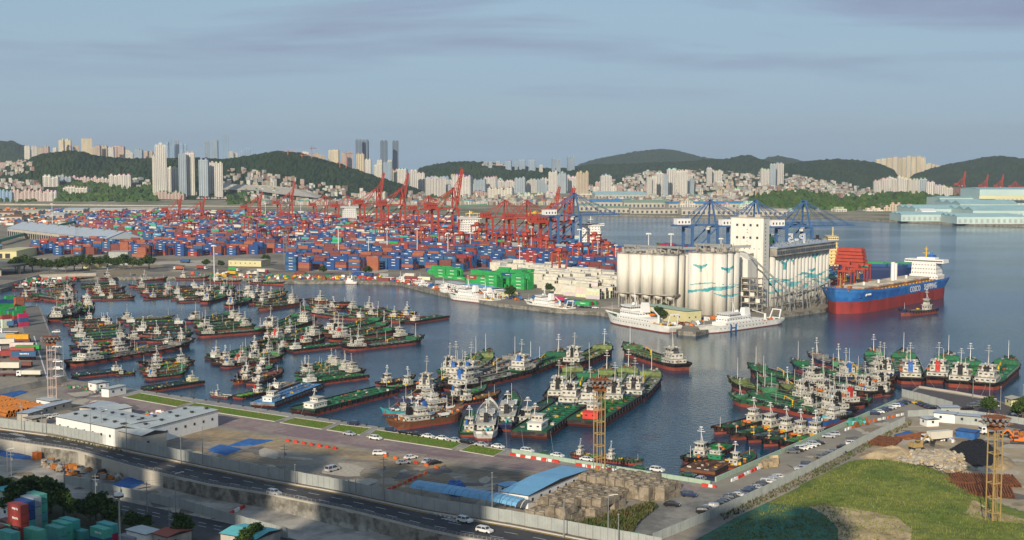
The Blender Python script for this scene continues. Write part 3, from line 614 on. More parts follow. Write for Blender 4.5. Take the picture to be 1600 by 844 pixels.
def kit_trawler(seed, L_=36.0, B_=8.0):   # rusty fishing boats, high bow and cluttered deck
    r = random.Random(seed); H, D, sh, wd = hull(L_, B_, 2.0, 4.6, 3.0, .9, blunt=.45, stern=.7, rake=.08, bul=.8)
    X = lambda s: -L_ / 2 + s * L_; k = [E('hull', H, [M['hull_tint'], M['boot']], 'hull'), E('deck', D, [M['deck_tint']], 'deck')]
    xc = X(.3); z = sh(.3); b = MB(); W = MB(); b.box(xc, 0, z, 10, B_ * .7, 2.4); b.box(xc, 0, z + 2.4, 11, B_ * .82, .15); windows(W, xc, 0, z, 10, B_ * .7, 2.4)
    k.append(E('deckhouse', b, [M['white']], None, None, [E('windows', W, [M['glass']], None, 'stuff')]))
    b = MB(); W = MB(); b.box(xc + 2, 0, z + 2.55, 5, B_ * .55, 2.4, 0, 0, .92, .95); b.box(xc + 2, 0, z + 4.95, 5.4, B_ * .62, .2); windows(W, xc + 2, 0, z + 2.5, 5, B_ * .55, 2.4, 1, .4, 1.1)
    k.append(E('wheelhouse', b, [M['white']], None, None, [E('windows', W, [M['glass']], None, 'stuff')]))
    b = MB(); b.box(xc - 2.5, 0, z + 2.55, 1.8, 1.6, 3.2, 0, 0, .85, .85); k.append(E('funnel', b, [M['tint']], 'funnel'))
    k.append(E('mast', mastmb(xc + 2, z + 5, 4.5, True, .16), [M['white_c']])); k.append(E('foremast', mastmb(X(.75), sh(.75), 8, False, .2), [M['white_c']]))
    b = MB(); b.bar((X(.75), 0, sh(.75) + 1.5), (X(.5), 1, sh(.5) + 6.5), .18); k.append(E('boom', b, [M['steel_y']]))
    for s, yy in ((.55, 1.8), (.66, -1.6)):
        b = MB(); b.ext([(-2.3, .6), (-1.8, 0), (1.8, 0), (2.5, .8), (-2.3, .8)], -.7, .7); b.v = [(v[0] + X(s), v[1] + yy, v[2] + sh(s) + .9) for v in b.v]; k.append(E('skiff', b, [M['white_c']]))
    b = MB()
    for _ in range(34): b.box(X(r.uniform(.06, .93)), r.uniform(-.3, .3) * B_, sh(.5) + r.uniform(0, .5), r.uniform(.4, 2), r.uniform(.3, 1.2), r.uniform(.3, 1.6), r.randrange(6), r.uniform(0, 3))
    k.append(E('deck_gear', b, [M['rust'], M['orange'], M['teal'], M['white'], M['dark'], M['rust_o']], None, 'stuff'))
    RL = MB(); xx = [(X(s), wd(s)) for s in (.05, .2, .4, .6, .75, .88, .96)]; rails(RL, xx, sh(.5) + 1.2, .8); rails(RL, [(x, -y) for x, y in xx], sh(.5) + 1.2, .8); k.append(E('railing', RL, [M['white']], None, 'stuff'))
    return k
def kit_patrol(seed, L_=60.0, B_=10.0):   # white government and survey ships
    r = random.Random(seed); H, D, sh, wd = hull(L_, B_, 3.0, 5.2, 3.0, .5, blunt=.35, stern=.8, rake=.09, bul=.7, n=18)
    X = lambda s: -L_ / 2 + s * L_; k = [E('hull', H, [M['tint'], M['boot']], 'hull'), E('deck', D, [M['deck_tint']], 'deck')]
    z = 3.0; b = MB(); W = MB(); b.box(X(.5), 0, z, L_ * .46, B_ * .84, 2.5); windows(W, X(.5), 0, z, L_ * .46, B_ * .84, 2.5, 1, .45, 2.2, .5, .7, 'lr')
    b.box(X(.56), 0, z + 2.502, L_ * .28, B_ * .7, 2.5); windows(W, X(.56), 0, z + 2.5, L_ * .28, B_ * .7, 2.5)
    k.append(E('superstructure', b, [M['white_c']], None, None, [E('windows', W, [M['glass']], None, 'stuff')]))
    b = MB(); W = MB(); b.box(X(.61), 0, z + 5.004, L_ * .14, B_ * .78, 2.5, 0, 0, .9, .92); windows(W, X(.61), 0, z + 5, L_ * .138, B_ * .76, 2.5, 1, .45, 1.15, .75, .9); b.box(X(.61), 0, z + 7.51, L_ * .15, B_ * .8, .2)
    k.append(E('wheelhouse', b, [M['white_c']], None, None, [E('windows', W, [M['glass']], None, 'stuff')]))
    b = MB(); b.box(X(.42), 0, z + 5, 4.5, 3.2, 4.2, 0, 0, .8, .85); b.box(X(.42), 0, z + 9.2, 3.3, 2.5, .6); k.append(E('funnel', b, [M['white_c']]))
    b = mastmb(X(.57), z + 7.7, 9, True, .35); b.bar((X(.57) - 1.8, 0, z + 7.7), (X(.57), 0, z + 14), .25); b.blob(X(.55), 1.6, z + 8, 1.0, 1.4); k.append(E('mast', b, [M['white_c']]))
    k.append(E('foremast', mastmb(X(.9), sh(.9), 6, False, .18), [M['white_c']]))
    b = MB()
    for sg in (1, -1): b.bar((X(.05), sg * B_ * .3, 3.2), (X(.02), sg * B_ * .25, 9), .5)
    b.bar((X(.02), -B_ * .27, 9), (X(.02), B_ * .27, 9), .6); k.append(E('stern_gantry', b, [M['white_c']]))
    b = MB(); b.cyl(X(.2), 1.5, 3.1, .6, 4.5, 8); b.bar((X(.2), 1.5, 7.4), (X(.33), 0, 10.5), .5); k.append(E('deck_crane', b, [M['white_c']]))
    b = MB(); b.ext([(-2.6, .6), (-2.1, 0), (2.1, 0), (2.8, .9), (-2.6, .9)], -.9, .9); b.v = [(v[0] + X(.4), v[1] - B_ * .36, v[2] + 6.2) for v in b.v]; k.append(E('lifeboat', b, [M['orange']]))
    RL = MB(); xx = [(X(s), wd(s) - .1) for s in (.02, .2, .4, .6, .75, .85, .93, .985)]; rails(RL, xx, 3.7, 1.0); rails(RL, [(x, -y) for x, y in xx], 3.7, 1.0); k.append(E('railing', RL, [M['white_c']], None, 'stuff'))
    W = MB(); 
    for s in np.linspace(.25, .78, 14):
        for sg in (1, -1): W.box(X(s), sg * (wd(s) * .99 + .02), 2.1, .5, .12, .5)
    k.append(E('portholes', W, [M['glass']], None, 'stuff'))
    b = MB()
    for _ in range(14): b.box(X(r.uniform(.08, .26)), r.uniform(-.3, .3) * B_, 3.1, r.uniform(.5, 2), r.uniform(.5, 1.5), r.uniform(.5, 1.5), r.randrange(4), r.uniform(0, 3))
    k.append(E('deck_gear', b, [M['steel'], M['orange'], M['yellow'], M['white_c']], None, 'stuff'))
    return k
KIT['tanker'] = [(kit_tanker(s), 62.0, 10.5) for s in range(6)]
KIT['work'] = [(kit_work(s), 30.0, 7.5) for s in range(5)]
KIT['barge'] = [(kit_barge(s), 58.0, 13.0) for s in range(3)]
KIT['trawler'] = [(kit_trawler(s), 36.0, 8.0) for s in range(3)]
KIT['patrol'] = [(kit_patrol(s), 60.0, 10.0) for s in range(3)]
HC = {'black': (.016, .016, .02), 'green': (.015, .09, .045), 'navy': (.015, .035, .11), 'teal': (.03, .26, .30), 'rusty': (.16, .065, .03), 'white': (.72, .70, .64), 'grey': (.22, .24, .25), 'blue': (.02, .12, .36)}
DC = {'green': (.018, .115, .052), 'teal': (.025, .12, .09), 'light green': (.06, .19, .09), 'dark green': (.015, .085, .042), 'brown': (.13, .07, .045), 'grey': (.16, .16, .15), 'blue': (.06, .22, .42), 'yellow-green': (.13, .17, .06)}
BC = [(.27, .055, .032), (.22, .04, .03), (.30, .09, .05), (.30, .04, .035)]
FC = {'black': (.012, .012, .014), 'red': (.45, .03, .025), 'blue': (.03, .12, .38), 'grey': (.05, .05, .055)}
CATS = {'tanker': ('coastal_tanker', 'tanker', 'coastal tankers moored side by side'), 'work': ('bunker_boat', 'boat', 'small bunker boats and tugs moored in the harbour'), 'barge': ('deck_barge', 'barge', 'flat deck barges moored in the harbour'), 'trawler': ('fishing_boat', 'fishing boat', 'fishing boats moored in the harbour'), 'patrol': ('white_ship', 'ship', 'white government ships along the quay')}
sr = random.Random(77)
def ship(kind, xs, ys, xb, yb, zone, hc=None, dc=None, fc=None, beam=None, label=None, var=None, house=None, tall=1.0):
    a, c = G(xs, ys), G(xb, yb); mid = (a + c) / 2; L_ = (c - a).length; kit, Ln, Bn = KIT[kind][sr.randrange(len(KIT[kind])) if var is None else var]
    hc = hc or sr.choice(['black'] * 6 + ['green', 'green', 'navy', 'rusty'] if kind != 'patrol' else ['white']); dc = dc or sr.choice(['green', 'green', 'green', 'teal', 'dark green', 'dark green', 'light green', 'brown', 'yellow-green'])
    fc = fc or sr.choice(['black'] * 6 + ['grey', 'grey', 'red', 'blue'])
    sx = L_ / Ln; sy = (beam / Bn) if beam else min(1.25, max(.7, sx ** .5)); sz = max(.56, min(.98, sx ** .6)) * tall
    if 'left raft' in zone or 'middle raft' in zone: sz *= .8; sy *= .92
    nm, cat, grp = CATS[kind]
    o = thing(nm, label, cat, mid, atan2(c.y - a.y, c.x - a.x), grp, (sx, sy, sz))
    bt = sr.choice(BC); h = HC[hc]; d = DC[dc]; j = sr.uniform(.8, 1.25)
    inst(kit, o, {'hull': (*h, 1), 'boot': (*bt, 1), 'deck': (d[0] * j, d[1] * j, d[2] * j, 1), 'fore': (*[v * 1.3 for v in d], 1) if dc != 'brown' else (.1, .2, .08, 1), 'hatch': (*[v * sr.choice([.6, 1.5]) for v in d], 1), 'funnel': (*FC[fc], 1), 'house': (*(house or (.7, .68, .62)), 1)})
    for ch in o.children:
        if ch.name.startswith('hull') and kind != 'patrol': pass
    if not label: reg(o, '%s-hulled %s with %s deck' % (hc, {'tanker': 'tanker', 'work': 'boat', 'barge': 'barge', 'trawler': 'fishing boat', 'patrol': 'ship'}[kind], dc), zone, (xs + xb) / 2)
    return o
def raft(kind, A, B, n, zone, **k):
    """n vessels side by side, from pixel line A to pixel line B"""
    n = max(2, round(n * .8))
    for i in range(n):
        sh_ = sr.uniform(-8, 8); t = i / max(1, n - 1); q = [A[j] + (B[j] - A[j]) * t + sr.uniform(-1, 1) * (2.0 if j % 2 == 0 else .2) + (0 if j % 2 else sh_) for j in range(4)]
        if sr.random() < .5: q = [q[2], q[3], q[0], q[1]]
        kk = kind if isinstance(kind, str) else sr.choice(kind)
        ship(kk, *q, zone, **k)
# hull colours for boot: second slot reads the object colour too, so give it its own fixed paint
for kd in KIT.values():
    pass
z1 = 'along the terminal quay'
for q in ((155, 437.5, 212, 434.5), (275, 436.5, 327, 436.5), (325, 440, 378, 443), (390, 442, 445, 446)): ship('work', *q, z1, hc='black', dc='green')
ship('work', 215, 441, 262, 438, z1, dc='brown'); ship('trawler', 480, 441.5, 505, 441.5, z1, hc='white', dc='grey'); ship('trawler', 508, 441, 528, 441, z1, hc='rusty'); ship('patrol', 560, 443.5, 537, 443, z1, beam=8, label='small white workboat with yellow reel moored on the far terminal quay')
ship('patrol', 638, 446.5, 617, 443.5, z1, label='white launch with teal hull moored along the terminal quay', beam=7).children[0].color = (.02, .2, .18, 1)
ship('patrol', 672, 452.5, 645, 449, z1, label='white tug with dark blue hull moored along the terminal quay', beam=8).children[0].color = (.02, .05, .16, 1)
ship('patrol', 706, 462, 683, 457, z1, label='smallest white patrol boat beside the large white ship', beam=7)
ship('patrol', 776, 475, 699, 466.5, z1, label='large white survey ship with stern gantries moored at the terminal quay', beam=11)
ship('patrol', 783, 473, 740, 466, z1, label='white ship on the inner berth behind the large survey ship', beam=9)
ship('patrol', 893, 488.5, 819, 479, z1, label='long low white training ship with red deck gear near white containers', beam=10)
ship('patrol', 1056, 521, 946, 501.5, z1, label='white research ship with red lifeboat and green net heap at stern', beam=12, var=0, tall=1.25)
pg = ship('patrol', 1216, 504.5, 1086, 523, z1, label='white coast guard ship with blue letter on its rust stained hull', beam=12, var=1, tall=1.0)
zA = 'in the upper left raft'
raft(['work', 'barge'], (150, 469, 205, 467), (130, 447, 185, 444), 9, zA); raft(['work', 'tanker'], (80, 466, 118, 468), (60, 448, 110, 444), 9, zA)
raft(['work', 'work', 'trawler'], (20, 470, 55, 470), (25, 449, 60, 446), 7, zA)
raft(['work', 'tanker'], (232, 468, 278, 464), (205, 449, 262, 446), 9, zA); raft(['work', 'tanker', 'barge'], (276, 472, 326, 470), (262, 452, 318, 449), 9, zA)
raft(['work', 'tanker'], (325, 475, 356, 465), (310, 455, 360, 449), 7, zA); raft(['trawler', 'tanker'], (362, 481, 398, 471), (360, 462, 395, 455), 6, zA); raft(['work', 'tanker'], (402, 486, 470, 476), (385, 463, 440, 456), 8, zA)
ship('tanker', 112, 473, 49, 465, zA, hc='black', dc='green'); ship('barge', 126, 468.5, 195, 466.5, zA, hc='black', dc='dark green')
zB = 'in the far middle raft'
ship('tanker', 487, 491, 556, 501, zB, hc='black', dc='green'); ship('barge', 553, 499, 632, 504.5, zB, hc='rusty', dc='light green'); ship('barge', 640, 505.5, 694, 497, zB, hc='black', dc='dark green', house=(.7, .6, .5))
raft(['tanker', 'work', 'barge'], (472, 484, 520, 491), (478, 470, 545, 477), 4, zB, hc='black', dc='green'); raft(['tanker', 'work'], (540, 488, 600, 496), (545, 480, 600, 486), 4, zB); raft(['work', 'barge'], (600, 497, 660, 500), (600, 487, 650, 492), 4, zB)
zC = 'in the middle left raft'
ship('tanker', 308, 527.5, 420, 519, zC, hc='black', dc='light green', var=0, label='long black-hulled tanker fronting the left raft, bow to the right'); ship('tanker', 190, 536, 304, 527, zC, hc='navy', dc='green')
raft(['tanker', 'work'], (310, 521, 400, 512), (300, 505, 372, 494), 6, zC); raft(['tanker', 'barge', 'work'], (215, 526, 300, 523), (190, 503, 280, 500), 8, zC); raft(['tanker', 'work', 'barge'], (118, 536, 205, 530), (95, 503, 170, 500), 10, zC)
raft(['work', 'tanker'], (82, 503, 100, 480), (135, 492, 140, 478), 5, zC)
ship('tanker', 105, 573, 306, 540, zC, hc='black', dc='grey', var=1, beam=13, label='very long black tanker with white stern house, lowest of the left raft')
raft(['tanker', 'work'], (118, 562, 215, 549), (110, 545, 205, 535), 5, zC)
raft(['tanker', 'work'], (200, 552, 285, 538), (225, 536, 300, 531), 3, zC)
zD = 'in the lower left raft'
ship('barge', 192, 582, 116, 590, zD, hc='black', dc='teal'); ship('work', 180, 587, 213, 584, zD, hc='black', dc='green'); ship('tanker', 228, 593.5, 292, 586, zD, hc='black', dc='green', var=2); ship('barge', 312, 599, 228, 612, zD, hc='black', dc='dark green', beam=9, house=(.6, .55, .3))
raft(['tanker', 'work'], (225, 586, 300, 577), (220, 572, 300, 562), 5, zD); raft(['tanker', 'work', 'barge'], (338, 576, 402, 566), (320, 559, 385, 549), 6, zD); raft(['tanker', 'work'], (366, 573, 452, 560), (390, 553, 447, 545), 5, zD)
zE = 'in the centre left raft'
ship('tanker', 538, 548, 664, 534, zE, hc='black', dc='green', var=3, beam=13, label='long black tanker with red waterline fronting the central raft, bow right'); ship('barge', 450, 550.5, 533, 541, zE, hc='black', dc='green')
raft(['tanker', 'tanker', 'work'], (425, 545, 510, 533), (412, 520, 478, 496), 7, zE, hc='black'); raft('tanker', (530, 541, 640, 528), (500, 522, 595, 503), 5, zE, dc='green'); raft('work', (390, 556, 430, 548), (396, 540, 432, 530), 4, zE)
zF = 'in the near left raft'
ship('barge', 470, 603, 569, 590, zF, hc='black', dc='green'); raft(['work', 'tanker'], (455, 598, 560, 583), (470, 578, 530, 568), 6, zF, hc='black', dc='green'); raft(['work', 'tanker'], (362, 602, 420, 588), (385, 583, 428, 570), 5, zF)
ship('work', 392, 603, 440, 582, zF, hc='black', dc='brown'); ship('work', 368, 624, 426, 611, zF, hc='black', dc='yellow-green'); ship('barge', 425, 611, 456, 601, zF, hc='black', dc='grey', beam=10); ship('work', 360, 622, 328, 618, zF, hc='white', dc='grey')
ship('barge', 410, 637, 490, 606, zF, hc='grey', dc='blue', beam=12, label='flat barge with pale blue deck next to the lawn quay'); ship('barge', 472, 648, 606, 614, zF, hc='black', dc='green', beam=14, label='longest green deck barge moored stern towards the lawn quay')
zG = 'in the fishing boat cluster'
ship('trawler', 612, 670, 726, 653, zG, hc='rusty', dc='brown', beam=11, label='large rust-brown fishing boat nearest the lawn quay'); ship('trawler', 650, 645, 594, 648, zG, hc='teal', dc='grey'); raft('trawler', (640, 655, 722, 642), (618, 634, 700, 625), 4, zG, dc='brown')
raft('work', (603, 613, 660, 602), (600, 604, 655, 594), 2, zG, hc='black', dc='light green'); ship('tanker', 655, 620, 722, 590, zG, dc='green', hc='black'); ship('work', 712, 633, 782, 620, zG, hc='black', dc='brown'); ship('work', 700, 626, 760, 612, zG, hc='green', dc='teal')
zH = 'in the middle tanker raft'
ship('tanker', 700, 613, 845, 577, zH, hc='black', dc='grey', beam=14, label='long black tanker with high red side, frontmost of the middle raft', var=4, tall=1.0); ship('tanker', 800, 590, 882, 560, zH, hc='green', dc='dark green', beam=13); ship('tanker', 718, 604, 815, 565, zH, hc='rusty', dc='grey', fc='blue', beam=12)
ship('tanker', 700, 604, 766, 560, zH, hc='black', dc='yellow-green', fc='blue'); ship('tanker', 693, 590, 750, 565, zH, hc='green', dc='dark green'); ship('tanker', 886, 577, 952, 550, zH, hc='black', dc='yellow-green', beam=13, label='black tanker with yellow-green deck lying apart right of the middle raft')
zI = 'among the tankers pointing away'
for q, c in (((867, 632, 900, 582), 'black'), ((884, 643, 925, 592), 'navy'), ((915, 648, 952, 585), 'black'), ((955, 640, 985, 583), 'green'), ((985, 630, 1022, 590), 'navy')): ship('tanker', *q, zI, hc=c, dc=sr.choice(['green', 'yellow-green']), beam=12, tall=1.0)
ship('barge', 826, 686, 893, 640, zI, hc='black', dc='green', beam=14, label='green deck barge with teal cabin left of the ochre floodlight mast'); ship('barge', 912, 668, 985, 622, zI, hc='black', dc='green', beam=15, house=(.62, .05, .04), label='green deck barge with red cabin beside the ochre floodlight mast')
ship('work', 812, 672, 862, 632, zI, hc='black', dc='dark green')
zJ = 'beside the lawn quay'
ship('work', 732, 684, 738, 655, zJ, hc='green', dc='green', beam=7.5); ship('trawler', 757, 690, 766, 640, zJ, hc='white', dc='grey', beam=9); ship('trawler', 787, 676, 803, 625, zJ, hc='navy', dc='green', beam=9)
ship('tanker', 1068, 580, 974, 550, 'x', hc='black', dc='brown', beam=13, label='lone black tanker drifting in open water below the white silos', var=5, tall=1.05)
zK = 'in the right hand raft'
RK = [((1292, 612, 1167, 583), 'black', 'green'), ((1280, 632, 1136, 604), 'black', 'yellow-green'), ((1310, 632, 1178, 601), 'black', 'green'), ((1330, 652, 1178, 617), 'black', 'light green'), ((1290, 648, 1138, 630), 'green', 'light green'), ((1325, 662, 1165, 628), 'black', 'green'), ((1340, 600, 1235, 574), 'navy', 'green'), ((1400, 596, 1260, 565), 'navy', 'grey'), ((1390, 612, 1290, 590), 'black', 'green'), ((1372, 622, 1255, 597), 'black', 'light green'), ((1345, 640, 1215, 612), 'black', 'yellow-green'), ((1385, 604, 1300, 575), 'black', 'light green')]
for q, h, d in RK: ship('tanker', *q, zK, hc=h, dc=d, beam=11)
ship('trawler', 1322, 655, 1258, 672, zK, hc='blue', dc='green', label='blue-hulled boat with white house lying against the right quay'); ship('work', 1308, 638, 1362, 630, zK, hc='black', dc='green', label='black boat with red waterline and green bulwark at the platform end'); ship('work', 1345, 622, 1392, 615, zK, hc='black', dc='yellow-green'); ship('tanker', 1395, 618, 1330, 612, zK, hc='black', dc='green')
zL = 'in the stern-on row by the platform'
for q, h, f in (((1385, 600, 1362, 558), 'black', 'black'), ((1424, 602, 1410, 560), 'black', 'blue'), ((1462, 600, 1484, 565), 'black', 'red'), ((1497, 607, 1518, 575), 'black', 'black'), ((1535, 610, 1580, 572), 'black', 'black')): ship('tanker', *q, zL, hc=h, dc='green', fc=f, beam=14 if q[0] > 1440 or q[0] == 1424 else 11, tall=1.0)
zM = 'under the right quay wall'
for q in ((1196, 657, 1113, 680), (1222, 666, 1138, 689), (1246, 673, 1166, 693), (1268, 678, 1190, 699), (1290, 679, 1217, 703)): ship('work', *q, zM, hc='black', dc='green', var=sr.choice([1, 4]), tall=1.0)
ship('work', 1134, 700, 1069, 730, zM, hc='black', dc='green', beam=9, label='black green-decked boat nearest the quay corner'); ship('barge', 1128, 722, 1090, 742, zM, hc='rusty', dc='brown', beam=12, house=(.02, .2, .09), label='rusty work barge with dark green cabin in the quay corner'); ship('work', 1140, 735, 1176, 715, zM, hc='rusty', dc='green', label='small work boat with blue trim along the right quay wall')
ship('work', 895, 712, 948, 719, zJ, hc='rusty', dc='green'); ship('work', 940, 719, 1006, 727, zJ, hc='green', dc='green')
ship('work', 1460, 488, 1405, 494, 'x', hc='navy', dc='brown', tall=1.6, beam=9, label='small dark blue tug steaming past the bulk carrier')
# ================================================================== CONTAINERS AND TERMINAL
CC = {'navy blue': (.02, .07, .22), 'blue': (.035, .105, .23), 'red': (.30, .045, .04), 'brown-red': (.19, .06, .05), 'orange': (.33, .11, .06), 'green': (.03, .32, .08), 'teal': (.08, .36, .30), 'white': (.62, .58, .48), 'grey': (.30, .32, .33), 'yellow': (.60, .36, .02), 'light blue': (.12, .38, .58), 'magenta': (.48, .03, .10)}
TERM = ['blue'] * 6 + ['navy blue'] * 8 + ['red'] * 6 + ['brown-red'] * 6 + ['orange'] * 3 + ['green', 'teal', 'white', 'grey', 'light blue', 'white']
CM = {k: mat('container_' + k.replace(' ', '_'), v, .6, .35, .22) for k, v in CC.items()}
CKEY = list(CC); CML = [CM[k] for k in CKEY] + [M['white_c'], M['dark']]
def cont_mesh(L_, seed, logo=True, fine=True):
    b = MB(); W_, H_ = 2.44, 2.59; e = .04
    if fine:      # corrugated long sides
        n = int(L_ / .55); pr = []
        for i in range(n + 1):
            x = -L_ / 2 + .15 + (L_ - .3) * i / n; d = .06 if i % 2 else 0; pr.append((x, W_ / 2 - d))
            if i < n: pr.append((x + (L_ - .3) / n * .5, W_ / 2 - d))
        pts = [(-L_ / 2, W_ / 2)] + pr + [(L_ / 2, W_ / 2)]; full = pts + [(x, -y) for x, y in pts[::-1]]
        b.prism(full[::-1], .1, H_ - .1)
    else: b.box(0, 0, .02, L_ - .06, W_ - .06, H_ - .06)
    for sx in (-1, 1):
        for sy in (-1, 1): b.box(sx * (L_ / 2 - .06), sy * (W_ / 2 - .06), 0, .14, .14, H_)
    for sy in (-1, 1):
        b.box(0, sy * (W_ / 2 - .04), 0, L_ - .3, .1, .12); b.box(0, sy * (W_ / 2 - .04), H_ - .13, L_ - .3, .1, .12)
    b.box(0, 0, H_ - .12, L_ - .2, W_ - .2, .1)
    body = b.mesh('body', [M['cont_tint']])
    d = MB()
    for sy in (-1, 1): d.box(L_ / 2 + .005, sy * .58, .15, .05, 1.1, H_ - .32)
    for yy in (-.95, -.3, .3, .95): d.bar((L_ / 2 + .06, yy, .15), (L_ / 2 + .06, yy, H_ - .2), .05)
    door = d.mesh('door', [M['cont_tint']])
    kit = [('body', body, 'c', None, []), ('door', door, 'c', 'stuff', [])]
    if logo:
        g = MB(); r = random.Random(seed)
        for sy in (-1, 1):
            x = -L_ * .12
            for k in range(5):
                ww = r.uniform(.5, .9) * L_ / 12; g.box(x, sy * (W_ / 2 + .02), 1.15 + r.uniform(-.05, .05), ww, .03, .55); x += ww + .25
        kit.append(('lettering', g.mesh('lettering', [M['white_c']]), None, 'stuff', []))
    return kit
M['cont_tint'] = mat('container_paint', (.5, .5, .5), .6, .5, .18, c2=(.16, .09, .06), ns2=.5, th=(.66, .8), oc=True)
C40 = [cont_mesh(12.19, 1), cont_mesh(12.19, 2, False)]; C20 = [cont_mesh(6.06, 3), cont_mesh(6.06, 4, False)]
CG = 'shipping containers'
def container(p, rz, col, zone, big=True, logo=True, label=None):
    o = thing('shipping_container', label, 'container', p, rz, CG); inst((C40 if big else C20)[0 if logo else 1], o, {'c': (*[v * R.uniform(.85, 1.15) for v in CC[col]], 1)})
    if col == 'white':
        for ch in o.children:
            if ch.name.startswith('door'): ch.color = (.05, .05, .05, 1)
    if not label: reg(o, col + ' container', zone)
    return o
SH = MB()       # the mass of containers too far and too many to be things
def cbox(p, rz, col, L_=12.19, logo=True):
    SH.box(p[0], p[1], p[2], L_, 2.44, 2.57, CKEY.index(col), rz)
    if col == 'white':
        c, s = cos(rz), sin(rz); x = p[0] + c * 6.12; y = p[1] + s * 6.12; SH.add([(x + s * .8, y - c * .8, p[2] + .5), (x - s * .8, y + c * .8, p[2] + .5), (x - s * .8, y + c * .8, p[2] + 2.1), (x + s * .8, y - c * .8, p[2] + 2.1)], [(0, 1, 2, 3)], len(CKEY) + 1)
    if logo:
        c, s = cos(rz), sin(rz); x = p[0] + s * 1.27; y = p[1] - c * 1.27
        SH.add([(x - c * 2.2, y - s * 2.2, p[2] + 1.2), (x + c * 1.6, y + s * 1.6, p[2] + 1.2), (x + c * 1.6, y + s * 1.6, p[2] + 1.75), (x - c * 2.2, y - s * 2.2, p[2] + 1.75)], [(0, 1, 2, 3)], len(CKEY))
def inpoly(x, y, P_):
    c = False; n = len(P_)
    for i in range(n):
        x1, y1 = P_[i]; x2, y2 = P_[i - 1]
        if (y1 > y) != (y2 > y) and x < (x2 - x1) * (y - y1) / (y2 - y1) + x1: c = not c
    return c
def field(px, ang, cols, hmin, hmax, zone, bays=1.0, near=0, pitch=13.0, rows=6, rowgap=13.0, fillp=.9, seed=1, baygap=13, solid=False):
    """container stacks inside a ground polygon, long side along ang; the first `near` stacks nearest the camera become things"""
    r = random.Random(seed); P_ = [(L(*q).x, L(*q).y) for q in px]; cx = sum(p[0] for p in P_) / len(P_); cy = sum(p[1] for p in P_) / len(P_)
    ca, sa = cos(ang), sin(ang); loc = [((x - cx) * ca + (y - cy) * sa, -(x - cx) * sa + (y - cy) * ca) for x, y in P_]
    a0, a1 = min(p[0] for p in loc), max(p[0] for p in loc); b0, b1 = min(p[1] for p in loc), max(p[1] for p in loc); st = []
    bb = b0; k = 0
    while bb < b1:
        a = a0; j = 0; hh = r.randint(hmin, hmax)
        while a < a1:
            if baygap and j % 9 == 8: a += baygap
            x, y = cx + a * ca - bb * sa, cy + a * sa + bb * ca
            if r.random() < .18: hh = r.randint(hmin, hmax)
            if inpoly(x, y, P_) and r.random() < fillp: st.append((y, x, max(1, min(hmax, hh + r.choice([-1, 0, 0, 0, 0]))), k))
            a += pitch; j += 1
        k += 1; bb += 2.75
        if k % rows == 0: bb += rowgap
    st.sort()
    for i, (y, x, h, k) in enumerate(st):
        base = r.choice(cols)
        for t in range(h):
            c = base if r.random() < .5 else r.choice(cols); p = (x, y, LZ + t * 2.6)
            if i < near: container(p, ang, c, zone, True, c in ('blue', 'navy blue', 'red', 'light blue', 'green', 'teal') and not solid)
            else: cbox(p, ang, c, 12.19, (c in ('blue', 'navy blue', 'light blue', 'red')) and r.random() < .75 and not solid)
A1, A2 = radians(-27), radians(-38)
field([(455, 398), (605, 398), (640, 406), (730, 413), (720, 425), (630, 422), (560, 423), (455, 424)], A1, ['navy blue', 'blue', 'brown-red', 'navy blue', 'orange'], 3, 5, 'in the terminal front stacks', near=16, seed=2, fillp=.92)
field([(640, 400), (730, 398), (830, 402), (968, 417), (960, 430), (860, 424), (800, 416), (740, 420), (700, 424)], A2, ['navy blue', 'blue', 'brown-red', 'red', 'navy blue'], 3, 5, 'in the central terminal stacks', near=7, seed=3)
field([(45, 392), (100, 384), (235, 388), (330, 376), (430, 378), (440, 396), (330, 400), (215, 402), (205, 397), (60, 399)], A1, ['blue', 'navy blue', 'navy blue', 'red', 'brown-red', 'orange'], 3, 5, 'in the left terminal stacks', near=6, seed=4)
field([(120, 345), (240, 336), (520, 342), (640, 357), (760, 368), (900, 383), (965, 398), (968, 412), (840, 400), (620, 394), (560, 386), (440, 382), (330, 373), (235, 384), (200, 368), (110, 350)], A1, TERM, 2, 5, 'x', near=0, seed=5, fillp=.95, rowgap=16)
field([(555, 343.5), (640, 345), (740, 348), (735, 346), (640, 342.5), (560, 341)], A1, ['blue', 'orange', 'navy blue', 'red', 'white'], 2, 4, 'x', seed=6)
W_ = ['white']
field([(830, 431), (905, 441), (968, 449), (965, 458), (945, 470), (880, 461), (838, 449)], A2, W_, 3, 4, 'in the white stacks by the silos', near=15, seed=7, solid=True, rowgap=3)
field([(770, 418), (830, 416), (960, 436), (966, 446), (900, 436), (830, 428), (775, 425)], A2, W_ * 6 + ['grey'], 2, 3, 'in the rear white stacks', near=4, seed=8, solid=True, rowgap=5)
field([(673, 424), (712, 429), (722, 438), (680, 433)], A2, ['green'], 1, 3, 'in the left green stack', near=7, seed=9, fillp=.8, rowgap=2)
field([(730, 440), (765, 436), (800, 436), (812, 447), (775, 451), (738, 446)], A2, ['green'] * 7 + ['navy blue', 'red'], 1, 4, 'in the middle green stack', near=9, seed=10, fillp=.78, rowgap=2)
field([(806, 440), (825, 436), (832, 448), (812, 456)], A2, ['green'], 3, 4, 'in the right green stack', near=4, seed=12, fillp=1, rowgap=2)
field([(585, 437), (665, 436), (672, 440), (600, 440)], A1, ['red', 'brown-red', 'white', 'navy blue'], 1, 1, 'behind the far moored boats', near=5, seed=13, fillp=.8)
field([(900, 468), (935, 474), (930, 480), (890, 474)], A2, ['red', 'teal', 'blue', 'green'], 1, 1, 'beside the white training ship', near=4, seed=14)
